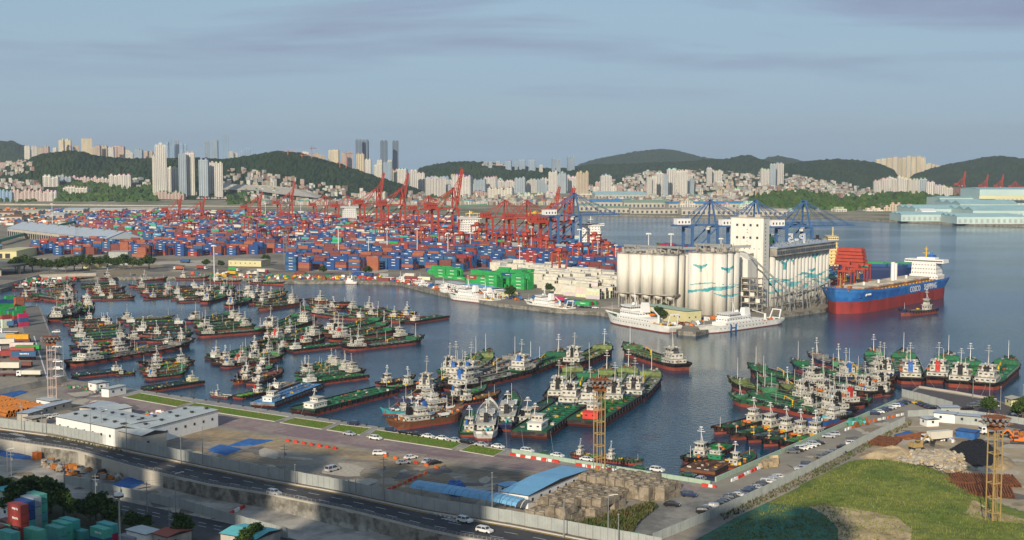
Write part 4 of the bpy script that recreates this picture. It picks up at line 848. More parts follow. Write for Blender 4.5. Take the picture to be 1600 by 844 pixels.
field([(1293, 424), (1312, 424), (1312, 444), (1293, 446)], radians(52), ['navy blue', 'red', 'teal'], 4, 5, 'behind the bulk carrier bow', near=3, seed=15)
# left quay stacks and lorry park
lq = [('green', 15, 480), ('orange', 30, 482), ('green', 6, 492), ('blue', 18, 497), ('red', 32, 498), ('magenta', 36, 510), ('green', 20, 505), ('navy blue', 28, 506), ('white', 10, 512), ('navy blue', 4, 486)]
for c, x, y in lq:
    p = L(x, y)
    for t in range(R.choice([2, 3])): container((p.x, p.y, LZ + t * 2.6), radians(50), c if t == 0 or R.random() < .5 else R.choice(['blue', 'red', 'green']), 'on the left quay', False, False)
for c, x, y, t in (('brown-red', 30, 535, 0), ('yellow', 28, 535, 1), ('white', 35, 549, 1), ('brown-red', 33, 549, 0), ('orange', 36, 556, 1), ('brown-red', 36, 560, 0), ('blue', 38, 563, 1), ('brown-red', 30, 572, 0), ('green', 44, 553, 1)):
    p = L(x, y + 2); container((p.x, p.y, LZ + t * 2.6), radians(2), c, 'in the row beside the lorries', True, c == 'blue')
# foreground stacks, nearest to the camera
fg = [(34, 842, 'red', 4), (44, 836, 'navy blue', 4), (54, 830, 'grey', 4), (63, 824, 'teal', 4), (18, 838, 'brown-red', 2), (6, 846, 'teal', 2), (92, 848, 'teal', 2), (102, 841, 'teal', 2), (113, 836, 'teal', 2), (126, 838, 'teal', 1), (162, 850, 'blue', 2), (172, 843, 'magenta', 2), (205, 848, 'grey', 1), (2, 862, 'brown-red', 3), (20, 872, 'teal', 3), (60, 868, 'teal', 3), (140, 872, 'teal', 1)]
for x, y, c, n in fg:
    p = G(x, y, LOW)
    for t in range(n): container((p.x, p.y - 2, LOW + t * 2.6), radians(-36), c if t != 1 or c == 'red' else R.choice(['teal', c]), 'at the bottom left corner', False, c in ('red', 'blue'))
def text_mesh(name, s, size, ext=.03):
    cu = bpy.data.curves.new(name, 'FONT'); cu.body = s; cu.size = size; cu.extrude = ext; cu.align_x = 'CENTER'; cu.resolution_u = 2; cu.space_character = 1.12; cu.space_word = 1.5; cu.offset = size * .012
    if ext > .1 and '-' in s: cu.fill_mode = 'NONE'; cu.bevel_depth = .2; cu.extrude = 0; cu.offset = 0
    o = bpy.data.objects.new(name, cu); COL.objects.link(o); dg = bpy.context.evaluated_depsgraph_get(); me = bpy.data.meshes.new_from_object(o.evaluated_get(dg)); bpy.data.objects.remove(o); me.name = name; return me
def text(name, s, size, m, parent, loc, rot, ext=.03, sc=None):
    me = text_mesh(name, s, size, ext); me.materials.clear(); me.materials.append(m); o = put(name, me, parent, loc); o.rotation_euler = rot
    if sc: o.scale = sc
    return o
# ------------------------------------------------------------------ cranes. local x = towards the water, y = along the quay
def kit_sts(col, up, H_=38, seed=0, house='red', reach=46):
    k = []; b = MB(); g = 27; s = 8.5
    for sy in (-1, 1):
        for x in (0, g): k.append(('L', x, sy))
    legs = []
    for x in (0, g):
        for sy in (-1, 1):
            lb = MB(); lb.bar((x, sy * s, 1.2), (x, sy * s * (.9 if x else 1), H_), 1.9); legs.append(E('leg', lb, [M[col]]))
            wb = MB(); wb.box(x, sy * s, 0, 1.6, 6, 1.3); legs.append(E('bogie', wb, [M['dark']]))
    k = legs
    for x in (0, g):
        q = MB(); q.bar((x, -s, 4), (x, s, 4), 1.6); k.append(E('sill_beam', q, [M[col]])); q = MB(); q.bar((x, -s, H_), (x, s, H_), 1.8); k.append(E('portal_beam', q, [M[col]]))
    for sy in (-1, 1):
        q = MB(); q.bar((0, sy * s, 16), (g, sy * s, 16), 1.3); k.append(E('portal_beam', q, [M[col]])); q = MB(); q.bar((0, sy * s, 16), (g, sy * s, H_), .9); k.append(E('brace', q, [M[col]]))
    b = MB()
    for sy in (-1, 1): b.bar((-16, sy * 2.6, H_ + 1.5), (g + 1, sy * 2.6, H_ + 1.5), 1.3)
    for i in range(9): b.bar((-16 + i * 5.4, -2.6, H_ + 1.5), (-16 + i * 5.4, 2.6, H_ + 1.5), .5)
    k.append(E('main_girder', b, [M[col]]))
    ap = (g - 3, H_ + 24); b = MB()
    for sy in (-1, 1): b.bar((g - .5, sy * s * .8, H_), (ap[0], sy * 1.8, ap[1]), 1.2); b.bar((2, sy * s * .8, H_), (ap[0] - 2, sy * 1.6, ap[1] - 1), .8)
    b.bar((ap[0], -2.4, ap[1]), (ap[0], 2.4, ap[1]), 1.3); b.bar((g - 2, -4.5, H_ + 11), (g - 2, 4.5, H_ + 11), .7); b.box(ap[0] - 1, 0, ap[1] + .6, 5, 4, .5)
    k.append(E('apex_frame', b, [M[col]]))
    ang = radians(80) if up else radians(0); b = MB(); h0 = (g + 1, H_ + 1.5)
    def bp(d, y, dz=0): return (h0[0] + d * cos(ang) - dz * sin(ang), y, h0[1] + d * sin(ang) + dz * cos(ang))
    for sy in (-1, 1): b.bar(bp(0, sy * 2.4), bp(reach, sy * 2.0), 1.1); b.bar(bp(4, sy * 2.4, 3), bp(reach - 6, sy * 1.8, 2), .5)
    for i in range(10):
        d = 2 + i * (reach - 3) / 9; b.bar(bp(d, -2.3), bp(d, 2.3), .5)
        for sy in (-1, 1): b.bar(bp(d, sy * 2.2), bp(d + 3, sy * 2.2, 2.6), .35)
    k.append(E('boom', b, [M[col]]))
    b = MB()
    for sy in (-1, 1):
        for d in ((reach * .35, reach * .65, reach * .95) if not up else (reach * .5, reach * .8)): b.bar((ap[0], sy * 1.8, ap[1]), bp(d, sy * 2), .38)
        b.bar((ap[0], sy * 1.8, ap[1]), (-14, sy * 2.4, H_ + 2), .45)
    k.append(E('stay_ropes', b, [M[col]], None, 'stuff'))
    b = MB(); b.box(-6, 0, H_ + 2.3, 14, 7, 5.2, 0); b.box(-6, 0, H_ + 7.5, 14.5, 7.5, .3, 0)
    for i in range(4): b.box(-11 + i * 3.4, -3.55, H_ + 3.6, 1.2, .15, 2, 1)
    k.append(E('machinery_house', b, [M['white_c'] if house == 'white' else M[col], M['dark']]))
    b = MB(); b.box(g - 6, 0, H_ - 3, 2.5, 2.5, 2.8); b.box(g - 6, 0, H_ - .2, 4, 5, .8); k.append(E('operator_cab', b, [M['white_c']]))
    b = MB()
    for i in range(7): b.box(1.6, s + 1.3, 4 + i * 4.8, 2.2, 2, .25); b.bar((0, s + 1.3, 4 + i * 4.8), (3, s + 1.3, 8.8 + i * 4.8), .3)
    k.append(E('stair', b, [M[col]], None, 'stuff'))
    return k
def kit_rtg(col='crane_red', H_=22, span=24):
    k = []
    for x in (0, span):
        for sy in (-1, 1):
            b = MB(); b.bar((x, sy * 3.8, 1.5), (x, sy * 3.4, H_), 1.05); k.append(E('leg', b, [M[col]])); b = MB(); b.box(x, sy * 3.6, 0, 1.0, 3.4, 1.6); k.append(E('bogie', b, [M['dark']]))
        b = MB(); b.bar((x, -5.5, 2), (x, 5.5, 2), 1.1); k.append(E('sill_beam', b, [M[col]])); b = MB(); b.bar((x, -3.4, H_ - 1), (x, 3.4, H_ - 1), .9); k.append(E('end_beam', b, [M[col]]))
    for sy in (-1, 1): b = MB(); b.bar((-1.5, sy * 3.4, H_), (span + 1.5, sy * 3.4, H_), 1.5); k.append(E('girder', b, [M[col]]))
    b = MB(); b.box(span * .4, 0, H_ + .8, 5, 6, 2.4); b.box(span * .4, 0, H_ + 3.2, 3, 3, .8); k.append(E('trolley', b, [M[col]])); b = MB(); b.box(span * .4 + 3, 1, H_ - 3.4, 2, 2, 2.4); k.append(E('operator_cab', b, [M['white_c']]))
    b = MB(); b.box(0, 0, 2.8, 1.6, 4, 2.6); k.append(E('power_unit', b, [M['white_c']]))
    b = MB(); b.box(span * .4, 0, H_ - 9, 1.2, 6, .6)
    for sx in (-.4, .4):
        for sy in (-2, 2): b.bar((span * .4 + sx, sy, H_ - 8.6), (span * .4 + sx, sy * .8, H_ + .6), .16)
    k.append(E('spreader', b, [M['yellow']], None, 'stuff'))
    return k
_bar = MB.bar
MB.bar = lambda s, p, q, wd, m=0, n=4: _bar(s, p, q, wd * 1.12, m, n)
STS = {'up': kit_sts('crane_red', True), 'down': kit_sts('crane_red', False), 'bdown': kit_sts('crane_blue', False, 40, house='white', reach=50), 'small': kit_sts('crane_red', True, 30, reach=34)}
RTG = kit_rtg(); MB.bar = _bar
QA = radians(30)       # towards the open water, square to the far quay
def sts(kind, x, y, sc, label, ang=None, zz=1.0):
    p = L(x, y); o = thing('quay_crane', label, 'crane', p, QA if ang is None else ang, 'ship to shore gantry cranes', (sc, sc, sc * zz)); inst(STS[kind], o)
sts('small', 262, 351, .72, 'pale red quay crane left of the white tower podium'); sts('small', 297, 355, .72, 'pale red quay crane in front of the white tower podium'); sts('small', 386, 349, .8, 'red quay crane with leaning boom below the hillside houses')
sts('up', 436, 348, .8, 'red quay crane with raised boom by the pale hillside ramp'); sts('down', 492, 350, .75, 'low red quay crane, boom down, left of the raised pair'); sts('down', 527, 352, .75, 'low red quay crane beside the white ship bridge')
sts('up', 566, 360, 1.0, 'red quay crane with raised boom in front of dark glass towers'); sts('up', 603, 363, 1.0, 'red quay crane, right one of the raised pair at centre left'); sts('down', 650, 365, .85, 'red quay crane, boom lowered, left of the tallest red crane')
sts('up', 680, 378, 1.08, 'tallest red quay crane with its boom standing upright'); sts('down', 765, 385, .88, 'red quay crane, boom lowered, right of the tallest red one'); sts('down', 800, 388, .88, 'red quay crane behind the yellow gantry, boom lowered'); sts('up', 838, 392, .85, 'red quay crane with raised boom beside the first blue crane'); sts('small', 852, 396, 1.1, 'short red quay crane tucked against the first blue crane')
sts('bdown', 866, 399, 1.03, 'blue quay crane with white machinery house nearest the red cranes', radians(26)); sts('bdown', 1074, 422, 1.0, 'blue quay crane directly behind the front silo group', radians(22)); sts('bdown', 1144, 424, 1.0, 'blue quay crane half hidden by the white elevator tower', radians(22)); sts('bdown', 1220, 426, 1.0, 'blue quay crane rising behind the right row of silos', radians(22))
for i, (x, y, s) in enumerate(((1496, 303, .9), (1533, 301, .8), (1557, 301, .8), (1580, 300, .75))):
    p = atY(x, y, 3950); o = thing('quay_crane', ['tallest pink-red crane behind the turquoise shipyard roofs', 'left of two slim cranes behind the shipyard roofs', 'right of two slim cranes behind the shipyard roofs', 'stubby red crane at the far right behind the shipyard'][i], 'crane', (p.x, p.y, LZ), radians(30), 'ship to shore gantry cranes', (s, s, s)); inst(STS['up' if i < 3 else 'down'], o)
rq = random.Random(8)
for x, y in ((155, 349), (175, 350), (230, 352), (270, 356), (320, 354), (345, 352), (390, 352), (250, 366), (290, 372), (345, 365), (405, 388), (430, 385), (470, 375), (455, 360), (510, 362), (550, 372), (590, 378), (625, 380), (655, 388), (690, 393), (715, 397), (745, 392), (780, 398), (815, 402), (850, 408), (868, 434), (900, 420), (930, 405), (945, 414), (700, 382), (740, 380), (820, 392), (600, 368), (640, 372), (925, 398), (385, 370)):
    p = L(x, y); o = thing('yard_crane', None, 'crane', p, A1 + pi / 2 + rq.choice([0, 0, .1]), 'rubber tyred yard cranes', (.9, .9, rq.uniform(.85, 1))); inst(RTG, o); reg(o, 'red yard gantry crane', 'among the terminal container stacks', x)
for i, (x, y) in enumerate(((1312, 462), (1332, 458), (1338, 449), (1318, 452))):
    p = L(x, y); o = thing('yard_crane', 'bright red portal crane behind the blue bow, %s from the left' % ordn([0, 2, 3, 1][i]), 'crane', p, radians(-38 + 3 * i), 'rubber tyred yard cranes', (.42, .9, .85)); inst(RTG, o)
b = MB(); c0 = L(1316, 450)      # stacked orange spreader frames beside the cranes
for k in range(5):
    o = b = MB(); b.box(0, 0, 0, 25 - k, 8, 2.2, 0, 0, .97, .9); b.box(0, 0, 2.2, 22 - k, 5, .5); q = b.build('crane_girder', M['crane_red']); q.location = (c0.x + 8, c0.y + 6, LZ + 18 + k * 2.7); q.rotation_euler = (0, 0, radians(-38)); tag(q, 'orange-red crane girder, %s up in the pile over the portals' % ordn(k), 'crane girder', 'stacked crane girders')
x = thing('gantry_crane', 'small yellow gantry crane on the far pier among containers', 'crane', L(730, 350), radians(-30), None, (.9, .9, .8)); inst(kit_rtg('yellow'), x)
x = thing('gantry_crane', 'yellow gantry crane beside the red cranes at centre', 'crane', L(828, 352), radians(-30), None, (1.1, 1.1, .9)); inst(kit_rtg('yellow'), x)
# light masts in the terminal
pk = MB(); pk.cyl(0, 0, 0, .45, 30, 8, 0, .25); pk1 = pk.mesh('pole', [M['white_c']]); pk = MB(); pk.cyl(0, 0, 30, 2.0, .5, 10)
for i in range(8): pk.box(1.9 * cos(i * pi / 4), 1.9 * sin(i * pi / 4), 29.4, .7, .7, .6)
pk2 = pk.mesh('lamp_ring', [M['white_c']])
for x, y, s in ((82, 350, 1.1), (529, 408, 1.15), (605, 402, 1), (700, 412, 1), (652, 402, 1), (830, 395, .95), (905, 407, 1.05), (934, 412, .8), (1013, 424, 1.15), (1048, 425, 1.15), (1126, 424, 1), (735, 398, .8), (415, 345, 1), (470, 344, 1), (812, 425, .8), (335, 440, 1.0), (278, 345, .9), (962, 424, .8), (576, 408, .8)):
    o = thing('light_mast', None, 'light mast', L(x, y), 0, 'tall terminal light masts', (s, s, s)); put('pole', pk1, o); put('lamp_ring', pk2, o)['kind'] = 'stuff'; reg(o, 'slim white light mast', 'in the container terminal', x)
me = SH.mesh('container_mass', CML); tag(put('container_mass', me), 'coloured containers filling the terminal beyond the front stacks', 'containers', None, 'stuff')
# ------------------------------------------------------------------ silos
a_, b_ = Vector((cos(radians(-36)), sin(radians(-36)), 0)), Vector((cos(radians(54)), sin(radians(54)), 0))
GRP = 'round cream grain silos'
waves = mat('teal_mural', (.05, .30, .34), .8, .15, .12, c2=(.22, .50, .50), ns2=.2)
def silo(c, r, H_, label=None, zone='', n=28, cone=None, base=LZ, mural=None, srow=0, face=None):
    """one silo; mural(s, z) says where paint is, s runs along the row"""
    o = thing('grain_silo', label, 'silo', (c.x, c.y, base), 0, GRP); b = MB(); z0 = cone or 0
    b.cyl(0, 0, z0, r, H_ - z0, n)
    if cone: b.cyl(0, 0, z0 - 4, r * .35, 4, n, 0, r)
    me = b.mesh('shell', [M['cream']]); me.polygons.foreach_set('use_smooth', [len(p.vertices) == 4 for p in me.polygons]); put('shell', me, o)
    b = MB(); b.cyl(0, 0, H_, r + .15, .5, n, 0); b.cyl(0, 0, H_ + .5, r * .5, .6, 10, 0); b.build('roof_slab', M['concrete'], o)
    b = MB(); pts = [(r * cos(t), r * sin(t)) for t in np.linspace(0, 2 * pi, 13)]; rails(b, pts, H_ + .5, 1.1, .09); b.build('railing', M['steel'], o)['kind'] = 'stuff'
    if cone:
        for i in range(4):
            q = MB(); t = i * pi / 2 + .4; q.bar((r * .8 * cos(t), r * .8 * sin(t), 0), (r * .8 * cos(t), r * .8 * sin(t), z0), .9); q.build('leg', M['concrete'], o)
    if mural:
        b = MB(); fa = atan2(face[1], face[0]); st = .55; nt = int(pi * r / st)
        for i in range(nt):
            t0 = fa - pi / 2 + pi * i / nt; t1 = fa - pi / 2 + pi * (i + 1) / nt; s = srow + r * sin((t0 + t1) / 2 - fa); z = 1.0; run = None
            while z < H_ - 1:
                on = mural(s, z)
                if on and run is None: run = z
                if (not on or z + st >= H_ - 1) and run is not None:
                    q = r + .05; b.add([(q * cos(t0), q * sin(t0), run), (q * cos(t1), q * sin(t1), run), (q * cos(t1), q * sin(t1), z), (q * cos(t0), q * sin(t0), z)], [(0, 1, 2, 3)]); run = None
                z += st
        if b.v: b.build('painted_mural', waves, o)['kind'] = 'stuff'
    if not label: reg(o, 'cream concrete silo', zone)
    return o
OA = L(1048, 486)
for i in range(5):
    for j in range(3):
        c = OA - a_ * 9.2 * i + b_ * 9.2 * j; silo(c, 4.55, 37, zone='in the left silo block, ' + ['front row', 'middle row', 'back row'][j], cone=11 if j == 0 else None)
def slabs(name, label, c, la, lb, z0, h, m, off=(0, 0), **k):
    b = MB(); b.box(0, 0, 0, la, lb, h); o = thing(name, label, k.get('cat', name), (c.x, c.y, z0), radians(-36)); return o
OB = L(1124, 493)
def birdm(cx, cz, w_):
    def f(s, z):
        x = (s - cx) / w_; y = (z - cz) / w_
        if abs(x) > 1: return False
        return (abs(y - (.55 * abs(x) ** .8 * (1 if x > 0 else .8))) < .13 + .13 * (1 - abs(x))) or (abs(x) < .22 and -.45 < y < .25)
    return f
def wavem(z0, amp, th, wl, ph):
    return lambda s, z: abs(z - (z0 + amp * sin(s / wl + ph))) < 1.1 * th * (.55 + .45 * sin(s / wl * 1.7 + ph * 2))
mB = [wavem(16.5, 1.2, 1.2, 9, 0), wavem(13.8, 1.8, .7, 7, 2.0), wavem(19.5, 1.2, .4, 8, 1.0), birdm(-4, 30, 5), birdm(15, 29, 4.5)]
mural_b = lambda s, z: any(f(s, z) for f in mB)
for i in range(3):
    for j in range(3):
        c = OB - a_ * 9.0 * i + b_ * 9.0 * j; sr_ = (2 - i) * 9.0 - 9 if j == 0 else 9 + j * 7
        silo(c, 4.5, 40, zone='in the mural silo block, ' + ['front row', 'middle row', 'back row'][j], mural=mural_b if (j == 0 or i == 0) else None, srow=sr_, face=(-.35, -.94) if j == 0 else (.45, -.9))
OC = L(1206, 479)
mC = [wavem(14.5, 2.2, 1.6, 9, .5), wavem(11.5, 1.8, 1.0, 6, 2.2), wavem(17.5, 1.5, .8, 8, 1.2), wavem(8.5, 1.2, .7, 7, .2), birdm(22, 27, 7), birdm(36, 28.5, 4), birdm(75, 29, 7), birdm(70, 19, 5)]
for i in range(16):
    c = OC + b_ * (3.2 + 6.3 * i) - a_ * 3; silo(c, 3.25, 34, zone='in the long mural row beside the bulk carrier', mural=lambda s, z: any(f(s, z) for f in mC), srow=3 + 6.3 * i, face=(.81 * .55 + .0, -.59 - .3), n=20)
# gallery roof over the long row
gl = thing('silo_gallery', 'flat-roofed gallery building on top of the long mural silo row', 'gallery', (OC.x, OC.y, LZ + 34.6), radians(54)); Lg = 104
b = MB(); b.box(Lg / 2, 7, 0, Lg, 20, 5.5); b.build('wall', M['concrete'], gl); b = MB(); b.box(Lg / 2, 7, 5.5, Lg + 1.5, 22, .7); b.build('roof', M['roofg'], gl)
pm_ = MB(); pm_.box(0, 0, 0, 3.3, .25, 2.2); pm_ = pm_.mesh('window', [M['glassb']])
for i in range(24): put('window', pm_, gl, (3 + i * 4.3, -3.1, 1.1))
b = MB()
for i in range(3):
    for j in range(9): b.box(4 + j * 11.5, 1 + i * 7, 6.2, 1.6, 1.2, 1.0)
b.build('roof_vents', M['steel'], gl)['kind'] = 'stuff'
b = MB(); b.box(Lg / 2, 12.5, -34, Lg - 2, 17, 33.9); b.build('rear_silo_wall', M['cream'], gl)
q = L(1268, 470); p5 = text('roof_sign', 'P-5', 9, M['white_c'], None, (OC + b_ * 60 + a_ * -9).to_tuple()[:2] + (LZ + 41,), (pi / 2, 0, radians(-5)), .15, (-1, 1, 1)); tag(p5, 'white skeletal letters seen from behind on the gallery roof', 'sign')
# elevator tower
tw = thing('elevator_tower', 'tall white windowed elevator tower between the two silo groups', 'tower', tuple(L(1191, 482)), radians(-36))
b = MB(); b.box(-12.2, 4.7, 0, 24.4, 9.4, 61); b.build('wall', M['cream'], tw); b = MB(); b.box(-12.2, 4.7, 61, 24.9, 9.9, .6); b.box(-6, 4.7, 61.6, 4, 3, 2); b.box(-17, 5, 61.6, 6, 4, 1.5); b.build('roof', M['concrete_l'], tw)
wm = MB(); wm.box(0, 0, 0, 1.5, .14, 1.6); wm = wm.mesh('window', [M['glass']]); ws = MB(); ws.box(0, 0, 0, .14, .7, .9); ws = ws.mesh('window', [M['glass']])
for z in (55.5, 47): 
    for i in range(4): put('window', wm, tw, (-4.5 - i * 5, -.06, z))
for i in range(6): put('window', wm, tw, (-3 - i * 3.6, -.06, 40)).scale = (.35, 1, .4)
for z in (53, 51, 47.5, 45, 42.5): put('window', wm, tw, (-12, -.06, z)).scale = (.35, 1, .35)
put('window', wm, tw, (-5, -.06, 27.5))
for i in range(22): put('window', ws, tw, (.06, 3.2, 4 + i * 2.5)); 
# gabled elevator shed and frames at the tower foot
sd_ = thing('elevator_shed', 'cream gabled shed with open storeys left of the elevator tower', 'shed', tuple(L(1160, 486)), radians(-36))
b = MB(); b.box(-8, 10, 14, 20, 14, 20); b.ext([(-18, 34), (2, 34), (-8, 39)], 3, 17); b.build('wall', M['cream'], sd_)
b = MB()
for z in (2, 6, 10, 14, 18, 22): b.box(4, 0, z, 18, 8, .4); 
for x in (-4.5, 1, 7, 12.5):
    for y in (-3.8, 3.8): b.bar((x, y, 0), (x, y, 23), .5)
b.build('open_frame', M['concrete'], sd_)
for k in range(5):
    b = MB(); b.box(-3 + k * 4.0, -4.2, 6.6 + 4 * (k % 2), 3, .3, 2.6); b.build('cladding_panel', M['cream'], sd_)
# conveyors
def conveyor(name, label, p, q, w_, trestles=4, m='steel'):
    o = thing(name, label, 'conveyor', tuple(p)); p, q = Vector(p), Vector(q); d = q - p; b = MB(); b.bar((0, 0, 0), d, w_); b.build('gallery_tube', M[m], o)
    for i in range(trestles):
        t = (i + .5) / trestles; c = d * t; zz = LZ - p.z
        if c.z + p.z - LZ < 3: continue
        tb = MB()
        for sx in (-1, 1): tb.bar((c.x + sx * 2, c.y + sx, zz), (c.x, c.y, c.z), .45)
        h = c.z - zz
        for f in (.3, .6): tb.bar((c.x - 2 * (1 - f), c.y - (1 - f), zz + h * f), (c.x + 2 * (1 - f), c.y + (1 - f), zz + h * f), .3)
        tb.build('trestle', M['steel'], o)
    return o
conveyor('conveyor', 'long inclined conveyor falling from the shed roof to the quay', (L(1168, 486) + Vector((0, 0, 38))), (L(1246, 485) + Vector((0, 0, 7))), 1.1, 1)
conveyor('conveyor', 'grey rooftop conveyor above the left silos towards the tower', (OA - a_ * 36 + Vector((0, 0, 39.2))), (L(1172, 485) + Vector((0, 0, 43))), 1.7, 0)
conveyor('conveyor', 'low covered conveyor along the grain quay under the mural', tuple(L(1206, 485) + Vector((0, 0, 8))), tuple(L(1292, 471) + Vector((0, 0, 10))), 1.1, 4)
conveyor('conveyor', 'second quay conveyor reaching out to the bulk carrier bow', tuple(L(1222, 488) + Vector((0, 0, 6))), tuple(L(1300, 472) + Vector((0, 0, 15))), .8, 3)
for i, (x, y) in enumerate(((1232, 486), (1252, 482), (1275, 476))):
    o = thing('ship_unloader', '%s grey grain unloader from the left on the grain quay' % ordn(i), 'unloader', tuple(L(x, y)), radians(54)); 
    for sx in (-4, 4):
        for sy in (-3, 3): b = MB(); b.bar((sx, sy, 0), (sx * .7, sy * .7, 12), .5); b.build('leg', M['steel'], o)
    b = MB(); b.box(0, 0, 12, 7, 5, .6); b.box(0, 0, 5, 8, 6, .4); b.bar((0, 0, 12), (2, -9, 18), .9); b.bar((2, -9, 18), (2, -9, 6), .6); b.bar((0, 0, 12), (0, 0, 19), .5); b.bar((0, 0, 19), (2, -9, 18), .25); b.build('arm', M['steel'], o)
    b = MB(); b.cyl(0, 0, 6, 1.8, 5, 10, 0, .6); b.build('hopper', M['steel'], o)
# machinery on silo tops
for nm, O_, na, zt, lb in (('a', OA, 5, 38, 'row of dusty grey transfer machines on the left silo tops'), ('b', OB, 3, 41, 'row of grey transfer machines on the mural silo tops')):
    o = thing('rooftop_machinery', lb, 'machinery', (O_.x, O_.y, LZ + zt), radians(-36)); rr = random.Random(zt); w_ = na * 9.2
    b = MB()
    for _ in range(46 * na // 4): x, y = rr.uniform(-w_ + 5, 4), rr.uniform(-3, 20); b.box(x, y, 0, rr.uniform(.6, 2.4), rr.uniform(.6, 2), rr.uniform(.8, 3.2)); 
    for _ in range(10): x, y = rr.uniform(-w_ + 5, 4), rr.uniform(-3, 18); b.bar((x, y, 0), (x, y, rr.uniform(3, 6)), .35); b.bar((x, y, 3), (x + rr.uniform(-4, 4), y + 3, 1), .5)
    b.build('transfer_units', M['concrete'], o)['kind'] = 'stuff'; b = MB(); b.bar((-w_ + 5, 8, 4), (4, 8, 4), 1.6); b.build('belt_gallery', M['steel'], o)
# low support deck under the left block
b = MB(); b.box(0, 0, 0, 46, 9.6, .8); o = b.build('silo_deck', M['concrete']); o.location = OA - a_ * 18.4 + Vector((0, 0, 10.4)) - b_ * .3; o.rotation_euler = (0, 0, radians(-36)); tag(o, 'dirty concrete deck carrying the front row of left silos', 'deck')
b = MB(); b.box(0, 0, 0, 60, 34, .5); o = b.build('silo_apron', M['concrete']); o.location = OA - a_ * 18 + b_ * 6; o.location.z = LZ; o.rotation_euler = (0, 0, radians(-36)); o['kind'] = 'structure'
# ================================================================== BIG SHIPS
def big(name, label, xs, ys, xb, yb, B_, fm, fb, zr, top, boot, deck, blunt=.78):
    a, c = G(xs, ys), G(xb, yb); L_ = (c - a).length; o = thing(name, label, 'ship', (a + c) / 2, atan2(c.y - a.y, c.x - a.x))
    H, D, sh, wd = hull(L_, B_, fm, fb, fm + .5, zr, blunt=blunt, stern=.8, rake=.02, n=26, bul=1.1)
    me = H.mesh('hull', [top, boot], True); put('hull', me, o); D.build('deck', deck, o); return o, L_, sh, wd
o, BL, sh, wd = big('bulk_carrier', 'blue and red bulk carrier moored bow-on to the grain quay', 1458, 461, 1303, 491, 31, 13.5, 16.5, 8.0, M['cobalt'], M['pink_boot'], M['rust'], .86)
X = lambda s: -BL / 2 + s * BL
hz_ = 13.6
for i in range(5):
    b = MB(); x = X(.235 + i * .142); b.box(x, 0, hz_, BL * .095, 19, 2.0); b.build('hatch_coaming', M['rust'], o); b = MB()
    for sy in (-1, 1):
        b.box(x, sy * 4.8, hz_ + 2.0, BL * .1, 9.4, .8)
        for j in range(6): b.box(x - BL * .042 + j * BL * .0168, sy * 4.8, hz_ + 2.8, .3, 9.2, .25)
    b.build('hatch_cover', M['concrete'], o)
b = MB(); b.box(X(.078), 0, 13.8, 13, 22, 3.2); b.box(X(.08), 0, 17, 12, 19.5, 3.0); b.box(X(.082), 0, 20, 11.6, 19, 3); b.box(X(.083), 0, 23, 11.2, 18.6, 3.002); b.box(X(.085), 0, 26, 11, 30.5, 2.6, 0, 0, .9, .98); b.box(X(.07), 0, 28.6, 8, 14, 1.2)
s_ = b.build('superstructure', M['white_c'], o); W = MB()
for z, c in ((14.6, 22), (17.8, 19.5), (20.8, 19), (23.8, 18.6)): windows(W, X(.081), 0, z, 12.1, c, 3, 1, .1, 2.1, .8, .7)
windows(W, X(.085), 0, 26, 11.6, 29, 2.6, 1, .4, 1.3, .9, 1.05); W.build('windows', M['glass'], s_)['kind'] = 'stuff'
b = MB(); b.box(X(.03), 0, 14, 7, 6, 17, 0, 0, .85, .85); b.cyl(X(.03), 0, 31, 1.2, 2, 8, 0); b.build('funnel', M['cobalt'], o)
b = MB(); b.cyl(X(.09), 0, 29, .6, 9, 8, 0, .3); b.box(X(.09), 0, 33, .5, 6, .4); b.box(X(.09), 0, 36, .4, 3, .4); b.build('mast', M['yellow'], o)
b = MB(); b.cyl(X(.95), 0, 17, .5, 10, 8, 0, .25); b.box(X(.95), 0, 23, .5, 3, .3); b.build('foremast', M['steel_y'], o)
for i in range(4):
    b = MB(); x = X(.305 + i * .142); b.cyl(x, 0, 13.6, .9 if i != 1 else 1.5, 5 if i != 1 else 16, 10); b.build('vent_mast', M['white_c'], o)
b = MB(); b.cyl(X(.42), 0, 13.6, 1.3, 15, 10); b.build('crane_post', M['white_c'], o)
b = MB(); b.cyl(X(.93), 4, 16.5, .8, 1.4, 8); b.cyl(X(.93), -4, 16.5, .8, 1.4, 8); b.box(X(.9), 3, 16.3, 3, 2, 1.6); b.box(X(.9), -3, 16.3, 3, 2, 1.6)
for i in range(26): b.box(X(.86) + (i % 13) * 1.6, (-8 if i < 13 else 8), 15.2, .4, .4, 1.2)
b.build('windlass', M['rust_o'], o)['kind'] = 'stuff'
P_ = MB(); P_.bar((X(.2), -12.5, 14.6), (X(.88), -12.5, 14.6), .5); P_.bar((X(.2), 12.5, 14.6), (X(.88), 12.5, 14.6), .5)
for i in range(40): P_.box(X(.19 + i * .0175), 13.6, 13.6, .8, .7, 1.5, i % 2)
P_.build('deck_piping', [M['rust'], M['yellow']], o)['kind'] = 'stuff'
RL = MB(); xx = [(X(s), wd(s) - .3) for s in (.02, .2, .4, .6, .8, .9, .96)]; rails(RL, xx, 14.6, 1.1, .12); rails(RL, [(x, -y) for x, y in xx], 14.6, 1.1, .12); RL.build('railing', M['yellow'], o)['kind'] = 'stuff'
text('name_lettering', 'COSCO', 5.8, M['white_c'], o, (X(.425), 15.62, 9.0), (pi / 2, 0, pi), .05, (.85, 1, 1)); text('name_lettering', 'SHIPPING', 5.8, M['white_c'], o, (X(.262), 15.62, 9.0), (pi / 2, 0, pi), .05, (.85, 1, 1))
text('bow_lettering', 'JIN HAI', 1.7, M['white_c'], o, (X(.88), 15.0, 12.0), (pi / 2, 0, pi - .12), .3)
